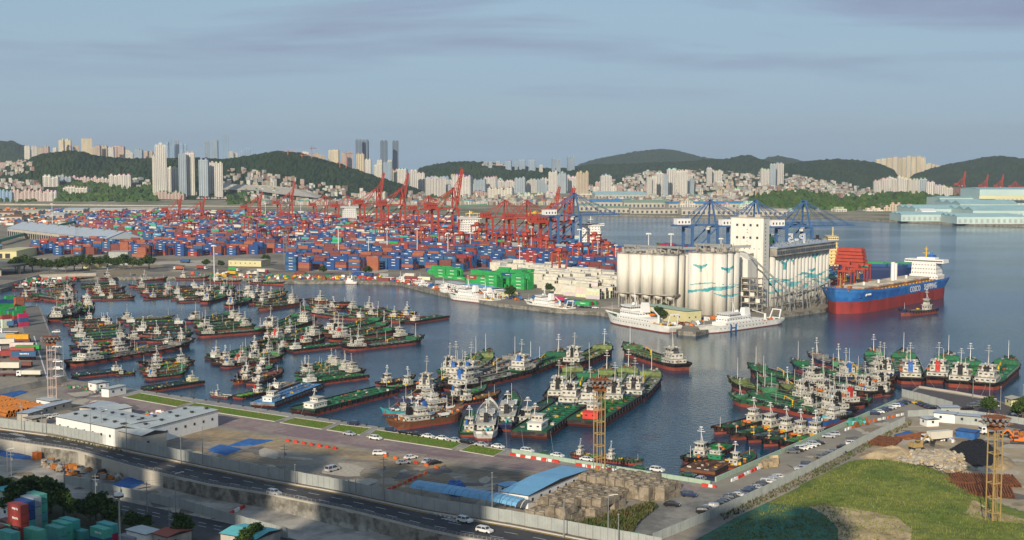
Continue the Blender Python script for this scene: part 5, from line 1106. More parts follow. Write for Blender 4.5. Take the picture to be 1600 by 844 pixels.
b = MB(); b.cyl(X(.925), 12.1, 11, 1.6, .6, 10); b.build('anchor_pocket', M['cobalt'], o)
# container ships at the far quay
def cship(label, xs, ys, xb, yb, B_, fm, hc, hx, hcol, cols, nst=3, seed=0):
    top = mat('topside', hc, .6, .1, .15); o, L_, sh, wd = big('container_ship', label, xs, ys, xb, yb, B_, fm, fm + 4, 2.0, top, M['boot'], M['deck_green'], .6); X = lambda s: -L_ / 2 + s * L_; r = random.Random(seed)
    o['group'] = 'container ships at the far quay'
    b = MB(); x = X(hx); hb = fm
    for i in range(8): b.box(x, 0, hb + i * 2.9, 12 - i * .35, B_ * (.8 - .02 * i), 2.9, 0); b.box(x, 0, hb + i * 2.9 + 2.6, 13.5 - i * .3, B_ * (.86 - .02 * i), .2, 0)
    b.box(x + 1, 0, hb + 23.4, 9, B_ * .98, 2.8); s_ = b.build('superstructure', hcol, o); W = MB()
    for i in range(8): windows(W, x, 0, hb + i * 2.9, 12 - i * .35, B_ * (.8 - .02 * i), 2.9, 1, .4, 3, .8, 1)
    windows(W, x + 1, 0, hb + 23.4, 9, B_ * .98, 2.8, 1, .4, 1.6, 1, 1.2); W.build('windows', M['glass'], s_)['kind'] = 'stuff'
    b = MB(); b.box(x - 11, 0, hb, 8, 7, 24, 0, 0, .8, .8); b.cyl(x - 11, 0, hb + 24, 1.4, 3, 8); b.build('funnel', M['black'] if hcol is not M['white_c'] else M['deck_green'], o)
    b = MB(); b.cyl(x + 2, 0, hb + 26, .5, 8, 6); b.box(x + 2, 0, hb + 30, .4, 5, .4); b.build('mast', hcol, o)
    b = MB()
    if nst:
        xx = X(.12)
        while xx < X(.9):
            if abs(xx - x) > 16:
                for j in range(int(B_ / 2.6) - 2):
                    for t in range(r.randint(0, nst)):
                        b.box(xx, -B_ / 2 + 3.3 + j * 2.6, fm + .5 + t * 2.6, 12.2, 2.45, 2.58, CKEY.index(r.choice(cols)))
            xx += 13.5
        b.build('deck_cargo', CML, o)['kind'] = 'stuff'
    return o
cship('container ship with tall white bridge and green funnel at centre', 905, 392, 985, 420, 30, 9, (.05, .05, .06), .25, M['white_c'], TERM, 1, 1)
cship('green-bowed container ship behind the rooftop of the left silos', 1215, 425, 1026, 397, 30, 8, (.02, .16, .07), .1, M['white_c'], ['red', 'blue', 'navy blue', 'magenta', 'orange'], 2, 2)
cship('large ship with cream yellow bridge behind the long silo row', 1275, 437, 1440, 439, 32, 12, (.012, .03, .10), .13, mat('cream_yellow', (.68, .52, .24), .6, .3, .1), ['green', 'navy blue', 'green'], 1, 3)
cship('ship with white bridge seen between the raised red cranes', 520, 352, 600, 363, 28, 8, (.06, .03, .03), .35, M['white_c'], TERM, 2, 4)
cship('ship with white bridge beyond the terminal, right of the tallest crane', 700, 375, 790, 391, 30, 8, (.03, .03, .04), .4, M['white_c'], TERM, 2, 5)
# letter on the coast guard ship, red gear
text('hull_letter', 'H', 6.0, M['cobalt'], pg, (9, -4.98, .1), (pi / 2, 0, 0), .12, (1.2, 1, 1)); text('hull_letter', 'H', 6.0, M['cobalt'], pg, (9, 4.98, .1), (pi / 2, 0, pi), .12, (1.2, 1, 1))
# ================================================================== CITY
def kit_block(w_, d_, h_, seed, wins=True, style=0):
    """unit-ish apartment slab: body with stepped bays, window bands, rooftop boxes"""
    r = random.Random(seed); b = MB(); W = MB(); n = max(2, int(w_ / 9)); bw = w_ / n; fl = 2.9; nf = int(h_ / fl)
    RF = MB()
    for i in range(n):
        x = -w_ / 2 + (i + .5) * bw; off = r.choice([0, 1.2, -.8]) if style == 0 else 0; hh = h_ - r.choice([0, 0, 3, 6]) * (n > 2)
        b.box(x, off, 0, bw + .02 * (i % 2), d_, hh); RF.box(x, off, hh, bw * .45, d_ * .5, 4.2); RF.box(x, off, hh, bw + .3, d_ + .3, .5)
        for f in range(int(hh / fl)):
            z = f * fl + 1.0
            for sy in (-1, 1):
                if style == 2: W.box(x, off + sy * (d_ / 2 + .08), z, bw * .8, .16, 1.3)
                else:
                    W.box(x - bw * .24, off + sy * (d_ / 2 + .08), z, bw * .26, .16, 1.5); W.box(x + bw * .24, off + sy * (d_ / 2 + .08), z, bw * .26, .16, 1.5)
            if i in (0, n - 1): W.box(x + (bw / 2 + .08) * (1 if i else -1), off, z, .16, d_ * (.3 if style != 2 else .85), 1.4)
        if style == 1:
            b.box(x + bw / 2, -d_ / 2 - .9, 0, .5, 1.8, hh)
    return [('wall', b.mesh('wall', [M['wall_tint']]), 'w', None, [('windows', W.mesh('windows', [M['glassb']]), None, 'stuff', [])]), ('roof', RF.mesh('roof', [M['wall_tint']]), 'r', None, [])]
KB = {}
BCOL = {'w': (.62, .58, .52), 't': (.52, .42, .30), 'p': (.52, .38, .32), 'g': (.30, .38, .46), 'y': (.66, .56, .38), 'd': (.17, .22, .29), 's': (.36, .42, .46), 'c': (.64, .60, .50), 'b': (.30, .44, .60), 'k': (.60, .48, .42)}
BN = {'w': 'white', 't': 'tan', 'p': 'pinkish', 'g': 'blue-grey', 'y': 'beige', 'd': 'dark glass', 's': 'grey', 'c': 'cream', 'b': 'pale blue', 'k': 'brick red'}
def block(x0, x1, yt, Y, col, zone, style=0, dep=None, rz=None, cat='tower', yb=None, label=None):
    p = atY((x0 + x1) / 2, yt, Y); w_ = (x1 - x0) / FPX * Y; gz = max(LZ, terr(p.x, Y)[0]) - 2; h_ = p.z - 2 - gz
    if yb is not None: gz = max(gz, zat(yb, Y)); h_ = p.z - 2 - gz
    if h_ < 4: h_ = 4
    rz = R.choice([-.25, -.1, .1, .25]) if rz is None else rz; d_ = dep or min(16, max(9, w_ * .5)); w2 = max(6, (w_ - abs(sin(rz)) * d_) / cos(rz))
    key = (round(w2 / 5), round(h_ / 8), style, R.randrange(2)); 
    if key not in KB: KB[key] = (kit_block(w2, d_, h_, len(KB), True, style), w2, d_, h_)
    kit, kw, kd, kh = KB[key]; c = BCOL[col]
    o = thing('apartment_tower' if cat == 'tower' else 'city_building', label, 'building', (p.x, Y, gz), rz, 'far apartment towers' if cat == 'tower' else 'far city buildings', (w2 / kw, d_ / kd, h_ / kh))
    inst(kit, o, {'w': (*c, 1), 'r': (*[v * R.uniform(.5, 1) for v in c], 1)})
    if not label: reg(o, BN[col] + (' tower' if cat == 'tower' else ' building'), zone, (x0 + x1) / 2)
    return o
def blocks(s, Y, zone, style=0, cat='tower', **k):
    for t in s.split(';'):
        q = t.split(); block(float(q[0]), float(q[1]), float(q[2]), Y + R.uniform(-60, 60), q[3], zone, style, cat=cat, **k)
blocks('38 47 228 c;49 58 228 w;59 68 230 t;69 77 229 p;83 89 231 c;92 101 219 y;97 111 217 y;104 112 229 t;114 124 227 t;127 144 217 y;128 136 227 c;144 152 230 t;150 157 227 p;158 168 228 t;169 178 230 w;178 187 228 p;186 195 229 p;196 208 236 w;211 223 232 g;225 232 236 p;230 239 237 t', 5500, 'on the ridge behind the left forest')
blocks('0 10 254 p;9 19 252 w;18 27 254 t;27 36 250 p;36 44 252 w', 5900, 'at the far left below the ridge')
blocks('258 264 222 b;264 270 218 b;272 280 218 g;281 286 224 b;287 292 225 b;319 328 220 g;331 341 219 g;347 358 210 b;357 364 237 c;365 372 238 c;374 380 236 b;382 393 232 b', 8600, 'in the distant blue cluster', 2)
blocks('241 260 223 w;238 247 243 c;247 260 243 s;262 277 261 w;278 291 240 s;290 304 238 c;311 326 249 s;322 335 253 c;334 348 254 w', 3700, 'standing before the left forest', 0)
blocks('472 483 237 w;488 500 238 t;500 508 243 t;513 522 235 y;521 530 234 y;533 541 239 t;542 551 238 p', 5500, 'above the hillside houses')
blocks('555 566 218 d;565 576 219 d;594 606 220 d;613 623 220 d', 5100, 'the tallest of the central skyline', 2)
blocks('556 569 240 y;570 580 249 w;584 597 255 c;589 598 250 w;599 612 252 g;606 613 250 c;606 621 265 y', 4700, 'at the feet of the dark towers')
blocks('621 637 264 w;640 652 266 w;652 664 270 w;667 680 278 w;680 692 277 w;692 710 281 w;712 737 277 w;740 760 280 s;756 775 277 w;777 800 282 w;804 821 277 s;822 838 280 w;838 852 280 s;857 871 266 w;872 886 268 s;887 902 276 w;700 714 286 s;724 742 287 w', 4500, 'in the white central slab row', 1)
blocks('755 762 253 s;763 769 252 s;775 782 252 s;790 800 251 g;811 821 249 g;826 837 249 g;842 848 258 c;862 868 247 g;869 876 249 s;886 898 245 g;804 809 253 s', 5300, 'on the centre right skyline')
blocks('915 928 288 p;930 940 284 p;850 862 288 s;1120 1130 283 w;1133 1146 282 t;1188 1203 262 w;1203 1212 256 s;1211 1224 255 w;1188 1198 279 w;1205 1220 280 s;1104 1112 262 w;1111 1127 266 w', 4650, 'between the right hand hillside houses', 1)
blocks('1010 1018 277 w;1018 1026 275 w;1024 1036 270 w;1036 1044 272 s;1042 1056 264 w;1057 1066 267 w;1064 1074 266 w;1073 1082 272 w;1078 1084 280 s', 4030, 'in the tall white group on the right shore', 1)
blocks('1369 1376 249 y;1377 1385 248 y;1385 1394 247 y;1395 1402 245 y;1403 1409 247 y;1409 1416 246 y;1417 1423 244 y;1424 1431 245 y;1432 1439 244 y;1439 1446 246 y;1446 1455 255 y;1456 1461 257 y;1461 1467 258 y', 6900, 'in the beige cluster between the wooded hills')
blocks('1365 1376 282 w;1376 1390 279 w;1387 1402 276 w;1402 1418 275 w;1418 1425 280 c;1425 1436 280 w;1436 1448 279 s;1447 1460 284 w;1458 1472 289 w;1472 1488 290 w', 3950, 'in the white slab row at right', 1)
blocks('68 92 274 w;90 112 273 s;108 130 275 k;130 152 276 k;152 180 276 k;171 190 273 w;190 205 273 w', 3860, 'above the wood behind the viaduct', 1, 'low', dep=18, rz=.05)
blocks('98 142 291 c;240 290 299 p;293 308 299 w;308 355 308 p;560 590 300 w;592 605 300 c', 3680, 'below the left forest', 1, 'low', dep=18)
blocks('-30 20 297 b;20 78 297 k;78 90 299 w', 3480, 'behind the viaduct', 1, 'low', dep=20, rz=.05)
blocks('705 748 304 w;762 803 293 c;664 696 277 w;706 738 273 w;740 760 298 p;808 850 302 c;852 868 300 w;905 940 302 c;905 930 309 t;900 920 268 t;938 955 271 w;1013 1028 304 c', 3900, 'behind the terminal at centre', 1, 'low', dep=22)
blocks('1060 1085 312 w;1300 1321 325 w;1350 1378 322 w;1380 1410 318 t;1415 1440 320 c;1200 1240 330 c;1245 1290 326 t;1100 1140 318 w;1150 1180 316 c', 2750, 'along the far right shore', 1, 'low', dep=22)
blocks('752 790 264 k', 5350, 'on the wooded hilltop at centre', 1, 'low', dep=30, yb=272)
def fillrow(n, x0, x1, t0, t1, Y, cols, zone, style=0, wmin=6, wmax=13):
    for _ in range(n): x = R.uniform(x0, x1); block(x, x + R.uniform(wmin, wmax), R.uniform(t0, t1), Y + R.uniform(-150, 150), R.choice(cols), zone, style)
fillrow(26, 620, 895, 272, 292, 4950, 'wwwscgt', 'behind the white central slab row', 1); fillrow(12, 640, 760, 262, 275, 5900, 'wwct', 'far behind the central slabs', 0, 4, 9); fillrow(12, 470, 620, 262, 285, 5000, 'wctg', 'between the dark towers and the left forest', 1, 5, 10); fillrow(10, 905, 1010, 290, 302, 4300, 'pwct', 'above the teal-roofed hall', 1, 6, 11); fillrow(14, 1080, 1240, 286, 305, 4300, 'wwpct', 'low on the right hillside', 1, 5, 10); fillrow(12, 40, 240, 233, 243, 5700, 'ypwct', 'crowning the left forest', 0, 6, 11)
# warehouses on the far shore
def shed(label, x0, x1, yb, h, dep, mr_, mw=None, rz=0, Y=None, name='warehouse', ridge_=.25, zb=LZ, grp=None, bays=1):
    a, c = (L(x0, yb), L(x1, yb)) if Y is None else (Vector((*atY(x0, yb, Y).xy, zb)), Vector((*atY(x1, yb, Y).xy, zb)))
    w_ = (c - a).length; o = thing(name, label, 'warehouse', tuple((a + c) / 2), rz, grp); b = MB(); b.box(0, dep / 2, 0, w_, dep, h); b.build('wall', mw or M['concrete_l'], o)
    for k in range(bays):
        d = dep / bays; y0 = k * d; rh = d * ridge_ * .5; b = MB(); e = .6
        b.add([(-w_ / 2 - e, y0 - e, h - .2), (w_ / 2 + e, y0 - e, h - .2), (w_ / 2 + e, y0 + d / 2, h + rh), (-w_ / 2 - e, y0 + d / 2, h + rh), (-w_ / 2 - e, y0 + d + e, h - .2), (w_ / 2 + e, y0 + d + e, h - .2)], [(0, 1, 2, 3), (3, 2, 5, 4)]); b.add([(-w_ / 2, y0, h), (-w_ / 2, y0 + d / 2, h + rh - .1), (-w_ / 2, y0 + d, h), (w_ / 2, y0, h), (w_ / 2, y0 + d / 2, h + rh - .1), (w_ / 2, y0 + d, h)], [(0, 2, 1), (3, 4, 5)])
        b.build('roof', mr_, o)
    b = MB(); n = int(w_ / 9)
    for i in range(n): b.box(-w_ / 2 + (i + .5) * w_ / n, -.12, h * .15, w_ / n * .45, .2, h * .5)
    if n: b.build('doors', M['glassb'] if grp != 'shipyard halls' else M['fence'], o)['kind'] = 'stuff'
    return o
GR = mat('sage_roof', (.22, .32, .22), .7, .02, .15); TEAL2 = mat('turquoise_wall', (.42, .54, .52), .7, .01, .15); BLUE2 = mat('mid_blue_roof', (.06, .22, .42), .6, .02, .2)
for q in ((905, 935, 330, 12, 60, GR, 'sage-roofed warehouse nearest the blue crane on the far shore'), (935, 985, 333, 10, 60, GR, 'long low warehouse with sage roof on the far shore'), (985, 1060, 334, 9, 50, M['yard'], 'flat tan warehouse on the far shore edge'), (1065, 1150, 336, 11, 60, M['concrete_l'], 'cream quay building beyond the blue cranes'), (1155, 1230, 337, 10, 50, M['concrete_l'], 'second cream quay building further right'), (925, 990, 324, 12, 110, BLUE2, 'blue-roofed fish market hall on the far shore'), (975, 1045, 325, 12, 100, GR, 'grey-green roofed hall beside the blue-roofed one'), (1045, 1110, 327, 12, 80, BLUE2, 'blue roof hall behind the quay buildings'), (1110, 1170, 325, 10, 80, BLUE2, 'smaller blue roof hall near the green hill'), (930, 1010, 312, 14, 150, M['teal_roof'], 'long teal-roofed hall under the hillside'), (862, 925, 322, 12, 60, M['concrete_l'], 'beige hall left of the teal-roofed hall')):
    shed(q[6], q[0], q[1], q[2], q[3], q[4], q[5], bays=3, grp='warehouses on the far shore')
for q in ((1408, 1490, 346, 12, 70, M['teal_roof'], 'turquoise shipyard hall nearest the water'), (1495, 1600, 350, 12, 80, M['teal_roof'], 'turquoise shipyard hall at the right edge'), (1430, 1520, 338, 14, 120, M['teal_roof'], 'second row turquoise shipyard hall'), (1520, 1640, 342, 15, 140, M['teal_roof'], 'second row turquoise hall at right edge'), (1500, 1590, 333, 18, 160, M['teal_roof'], 'broad pale shipyard shed in the third row'), (1440, 1462, 344, 16, 30, M['white_c'], 'white box building before the turquoise halls')):
    shed(q[6], q[0], q[1], q[2], q[3], q[4], q[5], TEAL2 if 'white' not in q[6] else M['white_c'], bays=3 if q[1] - q[0] > 40 else 1, grp='shipyard halls')
shed('tall pale green shipyard hall with yellow band', 1530, 1640, 329, 45, 120, M['teal_roof'], TEAL2, ridge_=.05, grp='shipyard halls'); shed('long low turquoise hall left of the tall one', 1468, 1552, 328, 26, 90, M['teal_roof'], TEAL2, ridge_=.05, grp='shipyard halls')
b = MB(); b.box(0, 0, 0, 150, 1, 6); o = b.build('cladding_band', M['paleyel']); p = L(1585, 329.6); o.location = (p.x, p.y, 28); tag(o, 'pale yellow band along the tall shipyard hall', 'cladding')
# left warehouses
GW = 'warehouses on the left of the terminal'
def rshed(label, P1, P2, P3, h, mr_, mw, ridge_=.3, n=7):
    """P1->P2 near eave on the ground, P3 the far corner beyond P2"""
    a, c, d = L(*P1), L(*P2), L(*P3); w_ = (c - a).length; dep = (d - c).length; o = shed(label, 0, 10, 700, h, dep, mr_, mw, ridge_=ridge_) if False else thing('warehouse', label, 'warehouse', tuple(a), atan2(c.y - a.y, c.x - a.x), GW)
    b = MB(); b.box(w_ / 2, dep / 2, 0, w_, dep, h); b.build('wall', mw, o); b = MB(); rh = dep * ridge_ * .5; e = 1
    b.add([(-e, -e, h - .3), (w_ + e, -e, h - .3), (w_ + e, dep / 2, h + rh), (-e, dep / 2, h + rh), (-e, dep + e, h - .3), (w_ + e, dep + e, h - .3)], [(0, 1, 2, 3), (3, 2, 5, 4)]); b.add([(0, 0, h), (0, dep / 2, h + rh - .1), (0, dep, h), (w_, 0, h), (w_, dep / 2, h + rh - .1), (w_, dep, h)], [(0, 2, 1), (3, 4, 5)]); b.build('roof', mr_, o)
    for i in range(n):
        q = MB(); q.cyl(w_ * (i + .6) / n, dep * .42, h + rh * .8, 1.6, 2.4, 8); q.build('roof_vent', M['steel'], o)
    q = MB()
    for i in range(int(w_ / 8)): q.box(4 + i * 8, -.1, .3, 5, .2, h * .6)
    q.build('doors', M['dark'], o)['kind'] = 'stuff'; return o
rshed('long grey-roofed warehouse behind the left container stacks', (12, 369), (166, 388), (176, 384.3), 11, M['roofg'], M['concrete_l'], .36, 9)
rshed('pale blue roofed warehouse at the far left edge', (-60, 404), (4, 398), (22, 391), 10, M['blue_roof'], M['concrete'], .35, 2)
rshed('small yellow office block in front of the left stacks', (-6, 404), (26, 404), (34, 398), 8, M['paleyel'], M['paleyel'], .02, 0)
# viaduct
vd = thing('viaduct', 'long pale concrete road viaduct crossing behind the terminal', 'viaduct'); Yv = 3150
va, vb = Vector((atY(-120, 318, Yv).x, Yv + 40, zat(319, Yv))), Vector((atY(600, 320, 3050).x, 3000, zat(325, 3000))); n = 30
for i in range(n):
    p, q = va.lerp(vb, i / n), va.lerp(vb, (i + 1) / n); b = MB(); d = (q - p); b.T = Matrix.Translation((p + q) / 2) @ Matrix.Rotation(atan2(d.y, d.x), 4, 'Z'); L_ = d.length; b.box(0, 0, -2.8, L_ - .3, 16, 2.8); b.build('deck_span', M['concrete_l'], vd)
    b = MB(); b.T = Matrix.Translation((p + q) / 2) @ Matrix.Rotation(atan2(d.y, d.x), 4, 'Z'); b.box(0, -8, 0, L_, .4, 1.6); b.build('parapet', M['concrete_l'], vd)
    if i % 2 == 0: b = MB(); b.cyl(p.x, p.y, 2, 1.6, p.z - 4.8, 10); b.box(p.x, p.y, p.z - 5.2, 4, 12, 2.4); b.build('pier', M['concrete_l'], vd)
v2 = thing('viaduct', 'low dark green-sided ramp road curving past the grey warehouse', 'viaduct'); b = MB(); pl = [(-120, 398), (0, 376), (60, 360), (110, 348), (140, 341), (150, 336)]
for i in range(len(pl) - 1):
    p, q = G(*pl[i], 8), G(*pl[i + 1], 8); b = MB(); b.bar((p.x, p.y, 8), (q.x, q.y, 8), 3.4); b.build('deck_span', M['fence_g'], v2); b = MB(); b.cyl(p.x, p.y, 2, 1.5, 5, 8); b.build('pier', M['concrete'], v2)
o = thing('viaduct', 'elevated pale green roadway along the foot of the hillside', 'viaduct'); pl = [(430, 337), (470, 336), (520, 333), (580, 331), (640, 326), (700, 323), (760, 320)]
for i in range(len(pl) - 1): p, q = G(*pl[i], 12), G(*pl[i + 1], 12); b = MB(); b.bar(p, q, 4); b.build('deck_span', mat('pale_green', (.25, .50, .32), .8), o) if i == 0 else b.build('deck_span', bpy.data.materials['pale_green'], o); b = MB(); b.cyl(p.x, p.y, 2, 1.8, 9, 8); b.build('pier', M['concrete_l'], o)
b = MB(); rp = [(350, 291), (380, 293), (420, 294), (460, 300), (505, 309), (500, 313), (440, 308), (400, 304), (350, 302)]
hs = [hit(x, y) for x, y in rp]; hs = [h + Vector((0, -20, 6)) for h in hs if h]
if len(hs) > 3: b.poly(hs); tag(b.build('hillside_ramp', M['concrete_l']), kind='structure')
# hillside houses
HR = [([(345, 267), (400, 268), (470, 286), (560, 300), (625, 318), (655, 330), (430, 330), (345, 300)], 330), ([(905, 296), (960, 283), (1010, 270), (1060, 267), (1180, 272), (1240, 276), (1330, 296), (1385, 306), (1330, 312), (1240, 302), (1170, 306), (1120, 322), (905, 322)], 900), ([(180, 283), (235, 284), (240, 300), (200, 298)], 34), ([(640, 303), (860, 305), (900, 318), (860, 328), (640, 326)], 190), ([(0, 283), (60, 288), (70, 298), (0, 296)], 45), ([(1225, 276), (1300, 285), (1370, 300), (1360, 310), (1280, 296), (1225, 290)], 110), ([(0, 262), (45, 253), (60, 268), (30, 275), (0, 276)], 40), ([(1090, 306), (1170, 312), (1165, 330), (1000, 326)], 110)]
hr = random.Random(21); hk = []
for s in range(7):
    w_, d_, h_ = hr.uniform(7, 12), hr.uniform(7, 10), hr.uniform(5, 11); b = MB(); b.box(0, 0, -4, w_, d_, h_ + 4); W = MB(); RF = MB()
    for f in range(int(h_ / 3)):
        for i in range(int(w_ / 3)): W.box(-w_ / 2 + 1.5 + i * 3, -d_ / 2 - .06, f * 3 + 1, 1.4, .12, 1.3)
        for i in range(int(d_ / 4)): W.box(w_ / 2 + .06, -d_ / 2 + 2 + i * 3.5, f * 3 + 1, .12, 1.3, 1.2)
    RF.box(0, 0, h_, w_ + .5, d_ + .5, .5) if s % 3 else RF.ext([(-w_ / 2 - .5, h_), (w_ / 2 + .5, h_), (0, h_ + 3)], -d_ / 2 - .5, d_ / 2 + .5); RF.box(w_ * .2, 0, h_ + .5, 2.5, 2.5, 2)
    hk.append([('wall', b.mesh('wall', [M['wall_tint']]), 'w', None, []), ('roof', RF.mesh('roof', [M['wall_tint']]), 'r', None, []), ('windows', W.mesh('windows', [M['glassb']]), None, 'stuff', [])])
HCOL = [('white', (.46, .43, .38)), ('cream', (.42, .37, .28)), ('pinkish', (.36, .27, .22)), ('grey', (.28, .28, .27)), ('brick', (.22, .14, .11)), ('white', (.52, .50, .45))]
RCOL = [(.35, .36, .34), (.12, .28, .42), (.10, .30, .22), (.45, .42, .36), (.36, .14, .09), (.55, .52, .46)]
HM = MB(); hpool = []
for poly, n in HR:
    k = 0; tr = 0
    while k < n and tr < n * 12:
        tr += 1; x = hr.uniform(min(p[0] for p in poly), max(p[0] for p in poly)); y = hr.uniform(min(p[1] for p in poly), max(p[1] for p in poly))
        if not inpoly(x, y, poly): continue
        h = hit(x, y)
        if h is None: continue
        k += 1; hpool.append((h.y, h, hr.randrange(7), hr.choice(HCOL), hr.choice(RCOL), hr.uniform(-.8, .8)))
hpool.sort(key=lambda t: t[0])
WM_ = [mat('house_wall_%s' % i, c[1], .85, .05, .1) for i, c in enumerate(HCOL)]; RM_ = [mat('house_roof_%d' % i, c, .8, .05, .1) for i, c in enumerate(RCOL)]
for i, (Y, h, s, wc, rc, rz) in enumerate(hpool):
    if i < 290:
        o = thing('hillside_house', None, 'house', tuple(h), rz, 'low houses on the hillsides'); inst(hk[s], o, {'w': (*wc[1], 1), 'r': (*rc, 1)})
        u = h.x / h.y; reg(o, wc[0] + ' house', 'on the left hillside' if u < -.06 else 'on the flat ground behind the terminal' if u < .05 else 'on the right hillside')
    else:
        w_, d_, hh = hr.uniform(7, 13), hr.uniform(7, 12), hr.uniform(5, 12); HM.box(h.x, h.y, h.z - 4, w_, d_, hh + 4, HCOL.index(wc), rz); HM.box(h.x, h.y, h.z + hh, w_ + .6, d_ + .6, .6, 6 + RCOL.index(rc), rz)
tag(HM.build('house_mass', WM_ + RM_), 'dense low houses climbing the far hillsides', 'houses', None, 'stuff')
# distant tree clumps between buildings, and construction cranes on the ridge
def far_clump(poly, n, label, sz=9):
    b = MB(); P_ = poly
    k = 0
    while k < n:
        x, y = hr.uniform(min(p[0] for p in P_), max(p[0] for p in P_)), hr.uniform(min(p[1] for p in P_), max(p[1] for p in P_))
        if not inpoly(x, y, P_): continue
        h = hit(x, y, 1000 if y > 330 else 2300) or L(x, y); k += 1; b.blob(h.x, h.y, h.z - 1, hr.uniform(.5, 1) * sz, hr.uniform(.7, 1.4) * sz, 0, .35, 6, 3, hr)
    tag(b.build('tree_clump', M['forest_l'], None, False), label, 'trees', None, 'stuff')
far_clump([(90, 292), (160, 290), (240, 296), (245, 316), (90, 316)], 320, 'dense wood between the school buildings and the viaduct', 11); far_clump([(0, 309), (70, 307), (75, 316), (0, 318)], 60, 'row of trees in front of the turquoise and pink building')
far_clump([(1165, 312), (1240, 300), (1300, 306), (1330, 322), (1300, 330), (1170, 322)], 260, 'trees over the small green hill at right', 10); far_clump([(1320, 306), (1400, 303), (1480, 308), (1440, 324), (1350, 330), (1320, 330)], 240, 'trees below the white slab row at right', 10)
far_clump([(660, 303), (705, 300), (700, 312), (660, 314)], 40, 'trees left of the low white hall'); far_clump([(930, 305), (1000, 303), (1005, 308), (930, 310)], 40, 'trees above the teal-roofed hall'); far_clump([(350, 296), (400, 300), (430, 316), (350, 325)], 60, 'trees below the hillside ramp'); far_clump([(1480, 306), (1510, 306), (1510, 312), (1480, 312)], 20, 'trees beside the pale green hall')
for i, (x, yt, yb) in enumerate(((450, 237, 262), (472, 243, 265), (531, 255, 268), (541, 240, 268), (487, 232, 245))):
    Y = 4150; p = atY(x, yb, Y); h = zat(yt, Y) - p.z; o = thing('tower_crane', 'orange tower crane on the cleared ridge, %s from left' % ordn([0, 1, 3, 4, 2][i]), 'tower crane', tuple(p), .3 * i, 'tower cranes on the ridge'); b = MB(); b.bar((0, 0, -10), (0, 0, h), 1.6); b.build('mast', M['orange'], o); b = MB(); b.bar((-12, 0, h), (34, 0, h + 1), 1.2); b.bar((0, 0, h + 7), (28, 0, h + 1), .4); b.bar((0, 0, h), (0, 0, h + 7), .8); b.bar((0, 0, h + 7), (-12, 0, h), .4); b.build('jib', M['orange'], o)
# ================================================================== FOREGROUND
# towers behind the camera whose shade falls over the near ground
TANE = math.tan(SUN_EL)
def shade_tower(P1, P2, Yb, ytip, z, label):
    a, c = G(*P1, z), G(*P2, z); s = SDX / SDY
    xa, xc = a.x + (Yb - a.y) * s, c.x + (Yb - c.y) * s; Yt = G(800, ytip, z).y; h = (Yt - Yb) / SDY * TANE + z
    w_ = xc - xa; o = thing('residential_tower', label, 'tower', ((xa + xc) / 2, Yb - 12, LOW), 0, 'tower blocks behind the viewpoint'); inst(kit_block(w_, 22, h - LOW, 3, True, 0), o, {'w': (.6, .57, .5, 1), 'r': (.5, .5, .5, 1)})
shade_tower((478, 795), (688, 840), -25, 727, LZ, 'second tower block behind the viewpoint, right of the middle')
shade_tower((1095, 815), (1300, 815), -20, 796, LZ, 'rightmost tower block behind the viewpoint')
shade_tower((236, 742), (385, 775), -40, 706, LZ, 'third tower block behind the viewpoint, left of the middle')
shade_tower((132, 716), (205, 733), -60, 690, LZ, 'fourth narrow tower block behind the viewpoint')
shade_tower((-260, 690), (62, 700), -80, 690, LZ, 'broad leftmost tower block behind the viewpoint')
# ------------------------------------------------------------------ fences built panel by panel
def fence(label, pts, z, h, m, pitch=2.0, name='fence', pm='steel', thick=.08):
    o = thing(name, label, 'fence'); b = MB(); 
    n = 5; prof = []
    b.box(0, 0, .1, pitch - .06, thick, h - .1)
    for i in range(4): b.box(-pitch / 2 + pitch * (i + .5) / 4, -thick * .8, .1, pitch / 10, thick, h - .15)
    pm_ = b.mesh('panel', [m]); b = MB(); b.box(0, 0, 0, .12, .12, h + .15); post = b.mesh('post', [M[pm]]); tot = 0
    for i in range(len(pts) - 1):
        a, c = G(*pts[i], z), G(*pts[i + 1], z); d = c - a; k = max(1, round(d.length / pitch)); rz = atan2(d.y, d.x)
        for j in range(k):
            p = a.lerp(c, (j + .5) / k); put('panel', pm_, o, tuple(p + Vector((0, 0, R.uniform(-.05, .05)))), rz)
            if j % 2 == 0: p = a.lerp(c, j / k); put('post', post, o, tuple(p), rz)
    return o
fence('tall grey sheet fence along the far side of the highway', [(-60, 660), (0, 668), (82, 678), (192, 700), (317, 727), (420, 747), (515, 764), (660, 795), (800, 818), (915, 840), (1034, 862)], LZ, 3.6, M['fence'], 2.2)
fence('grey sheet fence between the car rows and the grass mound', [(1020, 850), (1110, 812), (1200, 771), (1280, 730), (1350, 693), (1414, 662)], LZ, 2.8, M['fence'], 2.2)
fence('low fence between the haul road and the lower road', [(100, 756), (162, 770), (289, 797), (375, 822), (450, 842)], LOW, 3.0, M['fence'], 2.2)
fence('grey fence round the dark paved platform', [(1409, 620), (1440, 628), (1488, 641)], LZ, 3.4, M['fence'], 2.4)
fence('fence enclosing the site cabins at right', [(1418, 652), (1450, 650), (1520, 652), (1600, 664), (1660, 672)], LZ, 2.6, M['fence'], 2.4)
fence('green mesh fence below the weathered concrete blocks', [(845, 818), (930, 833), (1010, 845)], LZ, 1.8, M['fence_g'], 2.2)
def parapet(label, pts, z, h, w_, m):
    o = thing('parapet', label, 'wall')
    for i in range(len(pts) - 1):
        a, c = G(*pts[i], z), G(*pts[i + 1], z); d = c - a; k = max(1, round(d.length / 8)); rz = atan2(d.y, d.x)
        for j in range(k): b = MB(); b.box(0, 0, 0, d.length / k - .1, w_, h); q = b.build('section', m, o); q.location = a.lerp(c, (j + .5) / k); q.rotation_euler = (0, 0, rz)
